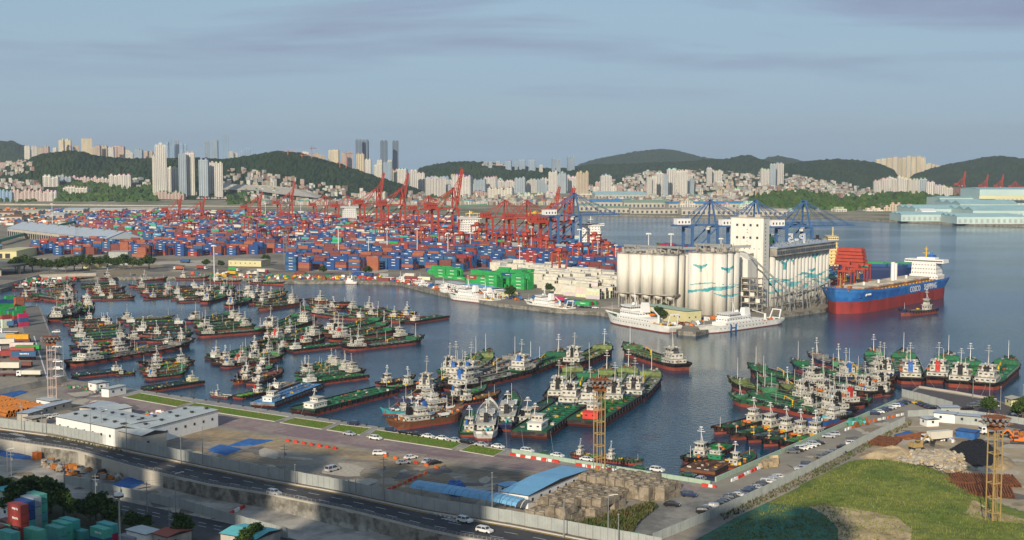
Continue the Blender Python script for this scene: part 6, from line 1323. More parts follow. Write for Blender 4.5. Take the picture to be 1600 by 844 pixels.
parapet('mint-painted parapet along the right hand quay', [(1118, 753), (1262, 691), (1400, 630)], LZ, 1.5, .5, M['mint'])
parapet('mint-painted parapet from the barges to the quay corner', [(800, 707), (900, 724.5), (1010, 742), (1110, 758)], LZ, 1.3, .5, M['mint'])
parapet('dark masonry wall between pipe yard and lorry park', [(-20, 622), (20, 614), (60, 606), (104, 597)], LZ, 3, .6, M['concrete'])
parapet('low parapet around the dark paved platform', [(1436, 606), (1490, 614), (1557, 626)], LZ, .9, .5, M['concrete_l'])
parapet('pale sea wall along the far left shore road', [(-40, 456), (0, 450), (30, 442), (60, 434), (150, 431)], LZ, 2.6, .8, M['concrete_l'])
# ------------------------------------------------------------------ cars
def kit_car(kind):
    L_, W_, H_ = {'sedan': (4.7, 1.82, 1.45), 'suv': (4.65, 1.88, 1.70), 'van': (5.1, 1.95, 2.0)}[kind]; b = MB(); h = L_ / 2
    if kind == 'sedan': low_ = [(-h, .35), (-h, .85), (-h + .25, .98), (-h + .9, 1.0), (h - 1.35, .98), (h - .2, .80), (h, .62), (h, .3)]; top = [(-h + .75, 1.0), (-h + 1.35, 1.42), (-h + 2.7, 1.45), (h - 1.25, .98)]
    elif kind == 'suv': low_ = [(-h, .4), (-h, 1.0), (-h + .15, 1.1), (h - 1.2, 1.1), (h - .15, .95), (h, .75), (h, .35)]; top = [(-h + .15, 1.1), (-h + .5, 1.66), (-h + 3.0, 1.68), (h - 1.15, 1.08)]
    else: low_ = [(-h, .4), (-h, 1.1), (h - .8, 1.1), (h - .1, .95), (h, .7), (h, .35)]; top = [(-h + .05, 1.1), (-h + .2, 1.95), (h - 1.8, 1.98), (h - .7, 1.08)]
    b.ext(low_, -W_ / 2, W_ / 2); n = len(top); wi = W_ / 2 - .04; wt = W_ / 2 - .24
    ys = [wi, wt, wt, wi]; vs = [(p[0], -y, p[1]) for p, y in zip(top, ys)] + [(p[0], y, p[1]) for p, y in zip(top, ys)]
    cab = MB(); cab.add(vs, [(0, 1, 2, 3)[::-1], (4, 5, 6, 7), (1, 2, 6, 5)[::-1], (0, 1, 5, 4)[::-1][::-1], (2, 3, 7, 6)])
    rf = MB(); rf.box((top[1][0] + top[2][0]) / 2, 0, top[1][1] - .02, top[2][0] - top[1][0] + .1, wt * 2 + .02, .07)
    for i in (0, 1, 2, 3):
        pass
    for sg in (-1, 1):
        rf.bar((top[0][0], sg * wi, top[0][1]), (top[1][0], sg * wt, top[1][1]), .09); rf.bar((top[3][0], sg * wi, top[3][1]), (top[2][0], sg * wt, top[2][1]), .08); mx = (top[1][0] + top[2][0]) / 2 + .1; rf.bar((mx, sg * wi, top[0][1]), (mx, sg * wt, top[1][1]), .1)
    k = [('body', b.mesh('body', [M['car']]), 'c', None, []), ('windows', cab.mesh('windows', [M['glass']]), None, None, []), ('roof', rf.mesh('roof', [M['car']]), 'c', None, [])]
    for sx in (-1, 1):
        for sy in (-1, 1):
            w_ = MB(); r_ = .34; pts = [(sx * L_ * .31 + r_ * cos(t), .34 + r_ * sin(t)) for t in np.linspace(0, 2 * pi, 11)[:-1]]; w_.ext(pts, sy * W_ / 2 - .12, sy * W_ / 2 + .06); rm = MB(); pts = [(sx * L_ * .31 + .2 * cos(t), .34 + .2 * sin(t)) for t in np.linspace(0, 2 * pi, 9)[:-1]]; rm.ext(pts, sy * (W_ / 2 + .03) - .04, sy * (W_ / 2 + .03) + .05)
            k.append(('wheel', w_.mesh('wheel', [M['tyre']]), None, None, [('rim', rm.mesh('rim', [M['steel']]), None, None, [])]))
    for sx, m_ in ((1, M['lamp']), (-1, M['red'])):
        for sy in (-1, 1): q = MB(); q.box(sx * (h - .02), sy * W_ * .36, .66 if sx > 0 else .75, .1, .34, .16); nm = 'headlight' if sx > 0 else 'tail_light'; k.append((nm, q.mesh(nm, [m_]), None, None, []))
    return k
CK = {k: kit_car(k) for k in ('sedan', 'suv', 'van')}
CCOL = {'white': (.72, .71, .68), 'silver': (.42, .43, .45), 'grey': (.14, .145, .15), 'black': (.015, .016, .018), 'dark blue': (.02, .035, .09), 'blue': (.04, .10, .30), 'green': (.03, .10, .05), 'yellow': (.6, .4, .03), 'red': (.35, .03, .03)}
def car(x, y, rz, col, zone, kind='sedan', z=LZ, label=None):
    p = G(x, y, z + .016); o = thing('car', label, 'car', tuple(p), radians(rz) + R.uniform(-.04, .04), 'cars'); inst(CK[kind], o, {'c': (*CCOL[col], 1)})
    if not label: reg(o, '%s %s' % (col, 'car' if kind == 'sedan' else kind), zone, x)
cr = random.Random(4)
car(587, 687, -33, 'white', '', 'suv', label='white suv parked below the second last lawn'); car(546, 680, -33, 'silver', '', 'sedan', label='silver car parked below the fourth lawn'); car(552, 664, 150, 'dark blue', '', 'suv', label='dark blue suv above the fourth lawn')
for i, (x, y, c, k) in enumerate(((611, 674, 'dark blue', 'suv'), (632, 678, 'black', 'sedan'), (651, 681, 'black', 'sedan'), (669, 684, 'white', 'sedan'), (691, 687, 'white', 'sedan'), (711, 690, 'silver', 'sedan'), (729, 693, 'black', 'suv'), (752, 697, 'silver', 'sedan'), (778, 700, 'white', 'sedan'), (824, 707, 'white', 'suv'), (853, 711, 'green', 'sedan'), (871, 714, 'white', 'sedan'), (917, 720, 'white', 'sedan'), (1001, 733, 'green', 'sedan'), (1027, 737, 'white', 'suv'), (1076, 744, 'green', 'sedan'))): car(x, y, -34, c, 'parked on the promenade by the barges', k)
for x, y, c, k, lb, rz in ((593, 711, 'white', 'suv', 'white suv alone on the dirt strip', 0), (642, 717, 'white', 'sedan', 'upper of two white cars in the dirt lot', 40), (630, 725, 'silver', 'sedan', 'silver car beside a white one in the dirt lot', 30), (668, 723, 'silver', 'sedan', 'silver car next to a black one in the dirt lot', 60), (679, 725, 'black', 'sedan', 'black car next to a silver one in the dirt lot', 40), (519, 736, 'silver', 'van', 'pale van alone on the cracked lot', 55), (1095, 752, 'silver', 'suv', 'silver suv at the quay corner', 60), (1077, 776, 'dark blue', 'suv', 'dark suv beside the weathered blocks', -20), (1050, 791, 'black', 'sedan', 'black car under the weathered blocks', -20), (718, 774, 'silver', 'van', 'silver van beside the dark tent', 0)): car(x, y, rz, c, '', k, label=lb)
for x, y, c, lb in ((726, 816, 'white', 'white suv driving on the highway, left one'), (757, 832, 'white', 'white suv driving on the highway, right one'), (428, 773, 'silver', 'silver car driving by the guard rail')): car(x, y, -36, c, '', 'suv', label=lb)
def carrow(A, B_, n, rz, zone, cols=None):
    for i in range(n):
        t = i / max(1, n - 1); car(A[0] + (B_[0] - A[0]) * t, A[1] + (B_[1] - A[1]) * t, rz + 180 * (cr.random() < .2), (cols or ['black', 'grey', 'white', 'silver', 'dark blue', 'grey', 'black'])[cr.randrange(len(cols) if cols else 7)], zone, cr.choice(['sedan', 'sedan', 'suv']))
carrow((1100, 802), (1112, 795), 3, -10, 'in the gravel lot by the grey fence'); carrow((1128, 790), (1155, 774), 7, -10, 'in the gravel lot by the grey fence'); carrow((1168, 770), (1218, 748), 9, -8, 'in the row along the grey fence'); carrow((1252, 735), (1262, 729), 2, -5, 'in the row along the grey fence'); carrow((1283, 716), (1312, 708), 6, 0, 'in the row along the grey fence'); carrow((1318, 701), (1345, 690), 3, -5, 'in the row along the grey fence')
carrow((1238, 708), (1278, 694), 7, -5, 'in the row by the mint parapet'); carrow((1294, 684), (1302, 681), 2, -5, 'in the row by the mint parapet'); carrow((1366, 648), (1416, 630), 9, -8, 'at the platform end of the quay', ['white', 'silver', 'dark blue', 'dark blue', 'black', 'blue']); carrow((1434, 631), (1458, 640), 5, 10, 'behind the platform fence', ['black', 'dark blue', 'yellow', 'black']); carrow((1512, 640), (1530, 632), 3, 20, 'on the dark paved platform'); carrow((1552, 636), (1590, 650), 2, 0, 'on the dark paved platform', ['white'])
carrow((88, 520), (92, 590), 7, 5, 'along the left quay edge', ['dark blue', 'black', 'silver', 'white']); carrow((70, 655), (88, 652), 4, 40, 'beside the left site offices', ['white']); 
for i in range(46): car(cr.uniform(200, 950), cr.uniform(441, 443) if i % 2 else cr.uniform(425, 434), cr.uniform(-40, 40), cr.choice(['black', 'white', 'silver', 'blue', 'red', 'white']), 'on the terminal quay behind the boats', 'suv') if False else None
for i in range(34):
    t = i / 33; x = 600 + t * 330; y = float(np.interp(x, [600, 700, 800, 870, 930], [437, 452, 467, 478, 484])) - cr.uniform(0, 2.5); car(x, y, cr.uniform(-60, 10), cr.choice(['black', 'white', 'silver', 'blue', 'white', 'dark blue']), 'on the quay by the white ships', cr.choice(['sedan', 'suv']))
# ------------------------------------------------------------------ lorries
def kit_truck(load):
    k = []; b = MB(); b.box(0, 0, .9, 9, 1.0, .3); b.box(-1, 0, .7, 6, .8, .3); k.append(('chassis', b.mesh('chassis', [M['dark']]), None, None, []))
    b = MB(); b.box(5.2, 0, .7, 2.2, 2.4, 2.3, 0, 0, .85, .95); k.append(('cab', b.mesh('cab', [M['tint']]), 'c', None, [])); b = MB(); b.box(6.2, 0, 1.9, .12, 2.1, .8); b.box(5.4, -1.2, 1.9, 1, .1, .7); b.box(5.4, 1.2, 1.9, 1, .1, .7); k.append(('windows', b.mesh('windows', [M['glass']]), None, 'stuff', []))
    for x in (5.2, 2.2, -3, -4.3):
        for sy in (-1, 1): b = MB(); b.ext([(x + .5 * cos(t), .5 + .5 * sin(t)) for t in np.linspace(0, 2 * pi, 9)[:-1]], sy * 1.1 - .25, sy * 1.1 + .15); k.append(('wheel', b.mesh('wheel', [M['tyre']]), None, None, []))
    b = MB()
    if load == 'tank': b.ext([(-5 + 0, 1.3), (4, 1.3), (4, 2.9), (3.4, 3.1), (-4.6, 3.1), (-5, 2.9)], -1.1, 1.1)
    elif load == 'box': b.box(-.8, 0, 1.25, 9.2, 2.4, 2.6)
    else: b.box(-.8, 0, 1.2, 9.2, 2.4, .2)
    k.append(('load_body', b.mesh('load_body', [M['tint']]), 'l', None, [])); return k
TK = {l: kit_truck(l) for l in ('tank', 'box', 'flat')}
def truck(x, y, rz, load, c, l, label=None, zone=None, z=LZ):
    o = thing('lorry', label, 'lorry', tuple(G(x, y, z + .01)), radians(rz), 'lorries'); inst(TK[load], o, {'c': (*CCOL.get(c, CC.get(c)), 1), 'l': (*CC[l], 1)})
    if not label: reg(o, '%s lorry with %s load' % (c, l), zone, x)
truck(48, 589, 178, 'tank', 'white', 'white', 'white tanker lorry with red stripe in the lorry park')
for i in range(9): truck(10 + R.uniform(-4, 8), 512 + i * 9.5, R.uniform(170, 190), R.choice(['flat', 'box']), R.choice(['white', 'silver', 'red', 'white']), R.choice(['red', 'white', 'grey', 'blue']), zone='in the left lorry park')
for x, y, c, l in ((640, 434, 'white', 'white'), (280, 422, 'white', 'orange'), (315, 421, 'white', 'red'), (365, 424, 'white', 'green'), (362, 430, 'white', 'yellow'), (395, 430, 'white', 'white'), (410, 427, 'red', 'white'), (470, 432, 'red', 'brown-red'), (560, 432, 'blue', 'navy blue'), (575, 433, 'white', 'navy blue'), (600, 434, 'red', 'grey'), (690, 446, 'white', 'grey'), (842, 470, 'white', 'blue'), (865, 476, 'blue', 'light blue'), (290, 411, 'blue', 'blue'), (875, 472, 'white', 'magenta')): truck(x, y, R.choice([-30, 150]), 'box', c, l, zone='on the terminal quay road')
truck(1465, 690, 200, 'box', 'white', 'white', 'white and purple drilling lorry in the construction yard'); truck(1556, 678, 190, 'flat', 'white', 'grey', 'white flatbed lorry at the right edge of the yard')
# ------------------------------------------------------------------ barriers
bm_ = MB(); bm_.ext([(-.9, 0), (.9, 0), (.9, .25), (.8, .3), (.75, .9), (-.75, .9), (-.8, .3), (-.9, .25)], -.25, .25); bme = bm_.mesh('barrier', [M['tint']])
def barriers(pts, z, zone, n, alt=('red', 'white')):
    for i in range(n):
        t = i / max(1, n - 1) * (len(pts) - 1); k = min(int(t), len(pts) - 2); f = t - k; x = pts[k][0] + (pts[k + 1][0] - pts[k][0]) * f; y = pts[k][1] + (pts[k + 1][1] - pts[k][1]) * f
        a, c = G(*pts[k], z), G(*pts[k + 1], z); col = alt[(i // 2) % len(alt)]; o = put('traffic_barrier', bme, None, tuple(G(x, y, z)), atan2(c.y - a.y, c.x - a.x) + R.uniform(-.15, .15), (*{'red': (.55, .05, .03), 'white': (.7, .7, .66), 'orange': (.6, .14, .03)}[col], 1)); tag(o, None, 'barrier', 'plastic traffic barriers'); reg(o, col + ' plastic barrier', zone, x)
barriers([(800, 712), (870, 723)], LZ, 'on the purple quay road', 18); barriers([(903, 728), (1015, 745)], LZ, 'along the mint parapet', 30); barriers([(1100, 760), (1115, 762)], LZ, 'at the quay corner', 5); barriers([(1145, 752), (1200, 726)], LZ, 'inside the right quay parapet', 12, ('white', 'red')); barriers([(1322, 673), (1346, 663)], LZ, 'by the teal scaffold stack', 6, ('white', 'orange')); barriers([(1360, 660), (1410, 649)], LZ, 'near the site gate', 8, ('orange', 'white')); barriers([(360, 804), (380, 794)], LOW, 'on the haul road', 6); barriers([(608, 767), (665, 741)], LZ, 'across the cracked lot', 8, ('red', 'orange')); barriers([(450, 690), (523, 702)], LZ, 'along the dirt strip', 7, ('red',)); barriers([(602, 714), (682, 732)], LZ, 'beside the parked white cars', 6, ('orange', 'red'))
# ------------------------------------------------------------------ floodlight masts
def mast(label, x, y, H_, w_, m, z=LZ, lean=0):
    o = thing('floodlight_mast', label, 'floodlight mast', tuple(G(x, y, z)), radians(20), 'lattice floodlight masts'); h2 = w_ / 2
    for sx in (-1, 1):
        for sy in (-1, 1): b = MB(); b.bar((sx * h2, sy * h2, 0), (sx * h2, sy * h2, H_), .24); b.build('leg', M[m], o)
    n = int(H_ / 3.6); b = MB(); d = MB()
    for i in range(n + 1):
        z0 = H_ * i / n
        for q in (((-1, -1), (1, -1)), ((1, -1), (1, 1)), ((1, 1), (-1, 1)), ((-1, 1), (-1, -1))): b.bar((q[0][0] * h2, q[0][1] * h2, z0), (q[1][0] * h2, q[1][1] * h2, z0), .2)
        if i < n: d.bar((-h2 * .3, -h2, z0), (-h2 * .3, -h2, z0 + H_ / n), .12); d.bar((h2 * .1, -h2, z0), (h2 * .1, -h2, z0 + H_ / n), .1)
    b.build('cross_member', M[m], o)['kind'] = 'stuff'; d.build('ladder', M[m], o)['kind'] = 'stuff'
    b = MB(); b.box(0, 0, H_, w_ + 3.6, w_ + 3.6, .35); b.box(0, 0, H_ - 1.6, w_ + .6, w_ + .6, 1.6); b.box(0, 0, H_ + 1.6, w_ + 3.0, w_ + 3.0, .15); b.build('platform', M['rust'], o)
    lm = MB(); lm.T = Matrix.Rotation(.5, 4, 'Y'); lm.cyl(0, 0, -.5, .34, .7, 8, 0, .45); lm = lm.mesh('floodlight', [M['steel']])
    for k in range(26): t = 2 * pi * k / 26; r_ = w_ / 2 + 2.1; q = put('floodlight', lm, o, (r_ * cos(t), r_ * sin(t), H_ + .3 + 1.1 * (k % 2)), t)
    b = MB()
    for k in range(12): t = 2 * pi * k / 12; b.bar((2 * cos(t), 2 * sin(t), H_ + .3), (2.4 * cos(t), 2.4 * sin(t), H_ + 2.6), .12)
    b.build('light_frame', M['rust'], o)['kind'] = 'stuff'
mast('ochre lattice floodlight mast standing between the two green barges', 936, 752, 30, 2.6, 'steel_y'); mast('ochre lattice floodlight mast on the green mound at right', 1551, 823, 28, 2.6, 'steel_y', LZ + 1); mast('pinkish white lattice floodlight mast by the pipe yard', 82, 634, 26.5, 3.2, 'steel_p')
# ------------------------------------------------------------------ poles
def pole(x, y, H_, kind, label=None, zone='', z=LZ, m='steel'):
    o = thing('utility_pole' if kind == 'power' else 'street_lamp', label, 'pole' if kind == 'power' else 'street lamp', tuple(G(x, y, z)), R.uniform(-.4, .2)); b = MB(); b.cyl(0, 0, 0, .17, H_, 7, 0, .1); b.build('pole', M[m], o)
    if kind == 'power':
        for zz in (H_ - .8, H_ - 1.8): b = MB(); b.box(0, 0, zz, 2.2, .14, .14); b.build('crossarm', M['steel'], o)
        b = MB(); b.cyl(.4, 0, H_ - 3.6, .28, .9, 8); b.build('transformer', M['steel'], o)
    elif kind == 'arm': b = MB(); b.bar((0, 0, H_), (1.9, .3, H_ + .5), .1); b.box(2.1, .3, H_ + .42, .8, .25, .12); b.build('lamp_head', M['white_c'], o)
    elif kind == 'plain': b = MB(); b.box(0, 0, H_, .5, .3, .25); b.build('lamp_head', M['steel'], o)
    o['group'] = 'poles and lamps of the near roads'
    if not label: reg(o, 'grey power pole' if kind == 'power' else 'slim grey lamp post', zone, x)
for x, y, h in ((34, 674, 11), (66, 679, 8), (142, 690, 14), (159, 690, 11), (198, 707, 12), (283, 724, 9), (317, 730, 13), (445, 754, 12), (461, 757, 6), (556, 775, 5), (600, 783, 13), (658, 790, 6), (749, 812, 7), (769, 812, 13), (881, 840, 10), (950, 846, 12), (966, 852, 8), (545, 772, 4)): pole(x, y, h, R.choice(['arm', 'plain', 'plain', 'power']), zone='beside the highway fence')
for x, y, h in ((102, 783, 12), (150, 792, 10), (275, 816, 14), (265, 838, 9), (230, 800, 9), (178, 818, 10), (12, 745, 9), (18, 745, 9), (143, 775, 8)): pole(x, y, h, R.choice(['power', 'arm']), zone='along the lower road', z=LOW)
for x, y, h in ((1546, 625, 11), (1563, 640, 9), (1520, 622, 8), (1598, 640, 10), (100, 596, 18)): pole(x, y, h, 'plain', zone='at the quay edges')
o = thing('street_lamp', 'tall lamp post with domed head, nearest the camera', 'street lamp', tuple(G(189, 905, LOW))); b = MB(); b.cyl(0, 0, 0, .28, 20.5, 10, 0, .2); b.build('pole', M['steel'], o); b = MB(); b.cyl(0, 0, 20.5, 1.15, .5, 14, 0, 1.2); b.build('lamp_ring', M['dark'], o); b = MB(); b.blob(0, 0, 21, 1.2, .7, 0, 0, 14, 4); b.build('dome', M['lamp'], o)
b = MB(); wires = [(102, 783, 11), (150, 792, 9), (275, 816, 13)]
for i in range(2):
    a, c = G(*wires[i][:2], LOW) + Vector((0, 0, wires[i][2])), G(*wires[i + 1][:2], LOW) + Vector((0, 0, wires[i + 1][2]))
    for dz in (0, .7):
        pr = a
        for t in np.linspace(0, 1, 9)[1:]: q = a.lerp(c, t) - Vector((0, 0, 4 * t * (1 - t) * 1.2 + dz)); b.bar(pr, q, .06, 0, 3); pr = q
tag(b.build('power_lines', M['dark']), 'thin sagging wires between the lower road poles', 'wires')
# ------------------------------------------------------------------ prefab buildings
def prefab(label, P1, P2, dep, h, roof, wall, rise=.6, n=None, z=LZ, vents=0, cat='building', name='prefab_building', win=True):
    a, c = G(*P1, z), G(*P2, z); w_ = (c - a).length; o = thing(name, label, cat, tuple(a), atan2(c.y - a.y, c.x - a.x)); k = max(1, round(w_ / 3))
    for i in range(k):
        for yy, fc in ((0, -1), (dep, 1)): b = MB(); b.box((i + .5) * w_ / k, yy + .1 * -fc, 0, w_ / k - .05, .2, h); b.build('wall_panel', wall, o)
    b = MB(); b.box(.1, dep / 2, 0, .2, dep - .42, h); b.box(w_ - .1, dep / 2, 0, .2, dep - .42, h); b.box(w_ / 2, dep / 2, 0, w_ - .6, dep - .6, h - .3); b.build('end_wall', wall, o)
    b = MB(); e = .35; b.add([(-e, -e, h), (w_ + e, -e, h), (w_ + e, dep / 2, h + rise), (-e, dep / 2, h + rise), (-e, dep + e, h), (w_ + e, dep + e, h)], [(0, 1, 2, 3), (3, 2, 5, 4)]); b.add([(-e, -e, h - .2), (w_ + e, -e, h - .2), (w_ + e, -e, h), (-e, -e, h)], [(0, 1, 2, 3)], 1); b.add([(w_ + e, -e, h - .2), (w_ + e, dep + e, h - .2), (w_ + e, dep + e, h), (w_ + e, dep / 2, h + rise), (w_ + e, -e, h)], [(0, 1, 2, 3, 4)], 1); b.add([(-e, -e, h - .2), (-e, dep + e, h - .2), (-e, dep + e, h), (-e, dep / 2, h + rise), (-e, -e, h)], [(4, 3, 2, 1, 0)], 1); b.build('roof', [roof, M['dark']], o)
    wm2 = MB(); wm2.box(0, 0, 0, .9, .1, .9); wm2 = wm2.mesh('window', [M['glass']])
    if win:
        for i in range(max(1, int(w_ / 5))): put('window', wm2, o, (2.5 + i * 5, -.06, h * .45))
        for i in range(max(1, int(dep / 6))): q = put('window', wm2, o, (w_ + .06, 2.5 + i * 5, h * .45), pi / 2)
    for i in range(vents):
        b = MB(); t = (i + .5) / vents; yy = dep * (.25 if i % 2 else .7); zz = h + rise * (1 - abs(yy - dep / 2) / (dep / 2)); b.cyl(w_ * t, yy, zz - .1, .55, .5, 8); b.cyl(w_ * t, yy, zz + .4, .8, .2, 8); b.build('roof_vent', M['dark'], o)
    return o
prefab('long cream-walled prefab office with pale roof behind the highway fence', (88, 678), (180, 698), 21, 6.5, M['roofw'], M['white_c'], .6, vents=12)
prefab('long pale-roofed prefab running back from the highway fence', (222, 699), (341, 666), 15, 6.2, M['roofw'], M['white_c'], .6, vents=10)
prefab('small gabled prefab with canopy joining the two long ones', (188, 698), (222, 706), 10, 5.5, M['roofw'], M['concrete_l'], 1.2); prefab('pale-roofed shed behind the long prefabs, rear one', (172, 658), (206, 652), 9, 4, M['roofw'], M['white_c'], .7); prefab('grey-roofed shed behind the long prefabs, left one', (148, 654), (180, 645), 7, 4, M['roofg'], M['concrete_l'], .4); prefab('middle shed behind the long prefabs', (160, 656), (192, 649), 7, 4, M['roofw'], M['white_c'], .5)
prefab('long grey container office at the left behind the fence', (44, 659), (68, 652), 5, 3.2, M['roofg'], M['concrete'], .1); prefab('grey cabin row leading towards the pinkish mast', (66, 650), (112, 638), 5, 3.0, M['roofg'], M['concrete_l'], .1); prefab('white guard cabin next to the orange pipes', (57, 637), (78, 641), 5, 3.6, M['roofw'], M['white_c'], .1); prefab('small pale cabin near the lorry park wall', (138, 609), (150, 612), 6, 3.5, M['roofw'], M['white_c'], .2); prefab('white cabin with two windows at the lawn corner', (170, 621), (197, 615), 4, 3.6, M['roofw'], M['white_c'], .1); prefab('grey flat cabin standing by the left fence', (38, 665), (50, 668), 6, 3.2, M['concrete'], M['concrete'], .1)
prefab('blue-roofed long shed beside the weathered blocks', (783, 789), (825, 795.5), 37, 4.0, M['blue_roof'], M['white_c'], .9); prefab('tiny blue-roofed cabin left of the blue shed', (778, 770), (790, 774), 6, 2.6, M['blue_roof'], M['white_c'], .3)
prefab('long white site cabin row in the construction yard', (1459, 659), (1492, 662), 5, 3.6, M['roofg'], M['white_c'], .1); prefab('grey site cabin row at the right of the yard', (1492, 662), (1552, 667), 5, 3.4, M['roofg'], M['fence'], .1); prefab('grey two-window cabin behind the site fence', (1470, 651), (1500, 651), 5, 3.6, M['roofg'], M['fence'], .1); prefab('small white hut in front of the cabin row', (1437, 663), (1448, 667), 5, 2.8, M['roofw'], M['white_c'], .3); prefab('blue tank frame cabin beside the drilling lorry', (1493, 683), (1523, 687), 5, 2.6, M['blue_dk'], M['blue_dk'], .1, win=False); prefab('cream gable hut by the platform edge', (1570, 632), (1580, 636), 6, 3, M['concrete_l'], M['paleyel'], .8); prefab('pale green hut at the right edge of the platform', (1592, 646), (1606, 650), 6, 4, M['mint'], M['mint'], .3)
prefab('low yellow two-storey building at the foot of the silos', (1003, 496), (1072, 507), 12, 8, M['mint'], M['paleyel'], .1); prefab('pale hall roof beside the white survey ship', (720, 452), (765, 460), 12, 4, M['blue_roof'], M['white_c'], .6); prefab('second low shed beside the white survey ship', (695, 448), (718, 453), 10, 4, M['roofw'], M['white_c'], .4); prefab('cream kiosk below the green containers', (775, 462), (795, 465), 8, 4, M['roofw'], M['paleyel'], .1)
for q in (((463, 396), (488, 396), 20, 11, 'yellow stepped office building in the terminal, upper part'), ((486, 402), (526, 401), 16, 9, 'yellow office building in the terminal with dark window bands'), ((357, 416), (408, 417), 22, 6, 'cream two-storey terminal building with flat roof'), ((143, 420), (166, 418), 12, 11, 'small cream office near the left shore trees'), ((170, 414), (200, 414), 14, 13, 'grey metal-clad block right of the small cream office')):
    prefab(q[4], q[0], q[1], q[2], q[3], M['concrete_l'] if 'grey' not in q[4] else M['roofg'], M['paleyel'] if 'grey' not in q[4] else M['fence'], .1)
# glazed blue canopy
o = thing('canopy', 'arched blue polycarbonate canopy along the highway fence', 'canopy'); pl = [(640, 778), (700, 788), (760, 798), (806, 808)]
for i in range(3):
    a, c = L(*pl[i]), L(*pl[i + 1]); d = (c - a).normalized(); nn = Vector((-d.y, d.x, 0)); k = 6
    for j in range(k):
        p, q = a.lerp(c, j / k) + d * .08, a.lerp(c, (j + 1) / k) - d * .08; b = MB()
        for s in range(4):
            t0, t1 = s / 4 * pi / 1.3, (s + 1) / 4 * pi / 1.3; f = lambda P, t: (*(P + nn * (5 - 3.4 * cos(t) - 1.6)).xy, LZ + 3 + 1.5 * sin(t)); b.add([f(p, t0), f(q, t0), f(q, t1), f(p, t1)], [(0, 1, 2, 3)])
        b.build('roof_sheet', M['blue_roof'], o)
    b = MB(); b.bar(a, a + Vector((0, 0, 3)), .2); b.bar(a + nn * 6, a + nn * 6 + Vector((0, 0, 3)), .2); b.build('post', M['steel'], o)
# ------------------------------------------------------------------ tarpaulins, piles
def lump(name, label, pts, z, h, m, cat, seed=0, kind=None, nx=16, rough=.35, flat=.25):
    """a heap over a ground polygon: heightfield with uneven top"""
    P_ = [(G(*p, z).x, G(*p, z).y) for p in pts]; x0, x1 = min(p[0] for p in P_), max(p[0] for p in P_); y0, y1 = min(p[1] for p in P_), max(p[1] for p in P_); r = random.Random(seed); ny = nx; b = MB(); H_ = {}
    def dist(x, y):
        d = 1e9
        for i in range(len(P_)):
            ax, ay = P_[i]; bx, by = P_[i - 1]; t = max(0, min(1, ((x - ax) * (bx - ax) + (y - ay) * (by - ay)) / ((bx - ax) ** 2 + (by - ay) ** 2 + 1e-9))); d = min(d, hypot(x - ax - t * (bx - ax), y - ay - t * (by - ay)))
        return d
    sc_ = min(x1 - x0, y1 - y0) * flat; vs = []
    for j in range(ny + 1):
        for i in range(nx + 1):
            x, y = x0 + (x1 - x0) * i / nx, y0 + (y1 - y0) * j / ny
            if inpoly(x, y, P_): e = min(1, dist(x, y) / sc_); e = e * e * (3 - 2 * e); hh = h * e * (1 + rough * (mnoise.noise(Vector((x * .25, y * .25, seed))) * 1.6 + r.uniform(-.25, .25))) + .03
            else: hh = -.3
            vs.append((x, y, z + hh))
    fs_ = [(j * (nx + 1) + i, j * (nx + 1) + i + 1, (j + 1) * (nx + 1) + i + 1, (j + 1) * (nx + 1) + i) for j in range(ny) for i in range(nx) if max(vs[j * (nx + 1) + i][2], vs[(j + 1) * (nx + 1) + i + 1][2], vs[j * (nx + 1) + i + 1][2]) > z]
    b.v = vs; b.f = fs_; b.m = [0] * len(fs_); o = b.build(name, m); tag(o, label, cat, None, kind); return o
TP = 'tarpaulin'
for i, (pts, z, lb) in enumerate((([(322, 703), (345, 694), (380, 702), (352, 713)], LZ, 'blue tarpaulin spread on the cracked lot, front one'), ([(352, 698), (385, 686), (430, 688), (395, 697)], LZ, 'blue tarpaulin on the cracked lot, rear one'), ([(172, 758), (200, 745), (230, 753), (206, 764)], LOW, 'blue tarpaulin lying flat below the retaining wall'), ([(-20, 700), (0, 702), (50, 712), (52, 719), (20, 717), (-20, 709)], LOW, 'crumpled long blue tarpaulin at the left edge below the wall'), ([(90, 727), (110, 727), (112, 735), (92, 735)], LOW, 'small blue tarpaulin among the debris below the wall'), ([(-10, 619), (30, 611), (47, 612), (10, 625), (-10, 627)], LZ, 'blue tarpaulin covering the back of the pipe stack'), ([(690, 770), (700, 762), (725, 763), (732, 772), (712, 777)], LZ, 'dark blue domed tent cover beside the silver van'), ([(1395, 680), (1420, 673), (1430, 679), (1405, 688)], LZ, 'blue sheet over material beside the yellow excavator'))):
    lump(TP, lb, pts, z, 0.55 if 'domed' not in lb else 2.4, M['blue_dk'], TP, i, rough=.3, flat=.12)
bx_ = thing('crate', 'orange box standing below the retaining wall', 'box', tuple(G(58, 718, LOW)), -.6); b = MB(); b.box(0, 0, 0, 2.4, 2, 2.4); b.build('body', M['orange'], bx_); b = MB(); b.box(0, 0, 2.4, 2.6, 2.2, .15); b.build('lid', M['orange'], bx_)
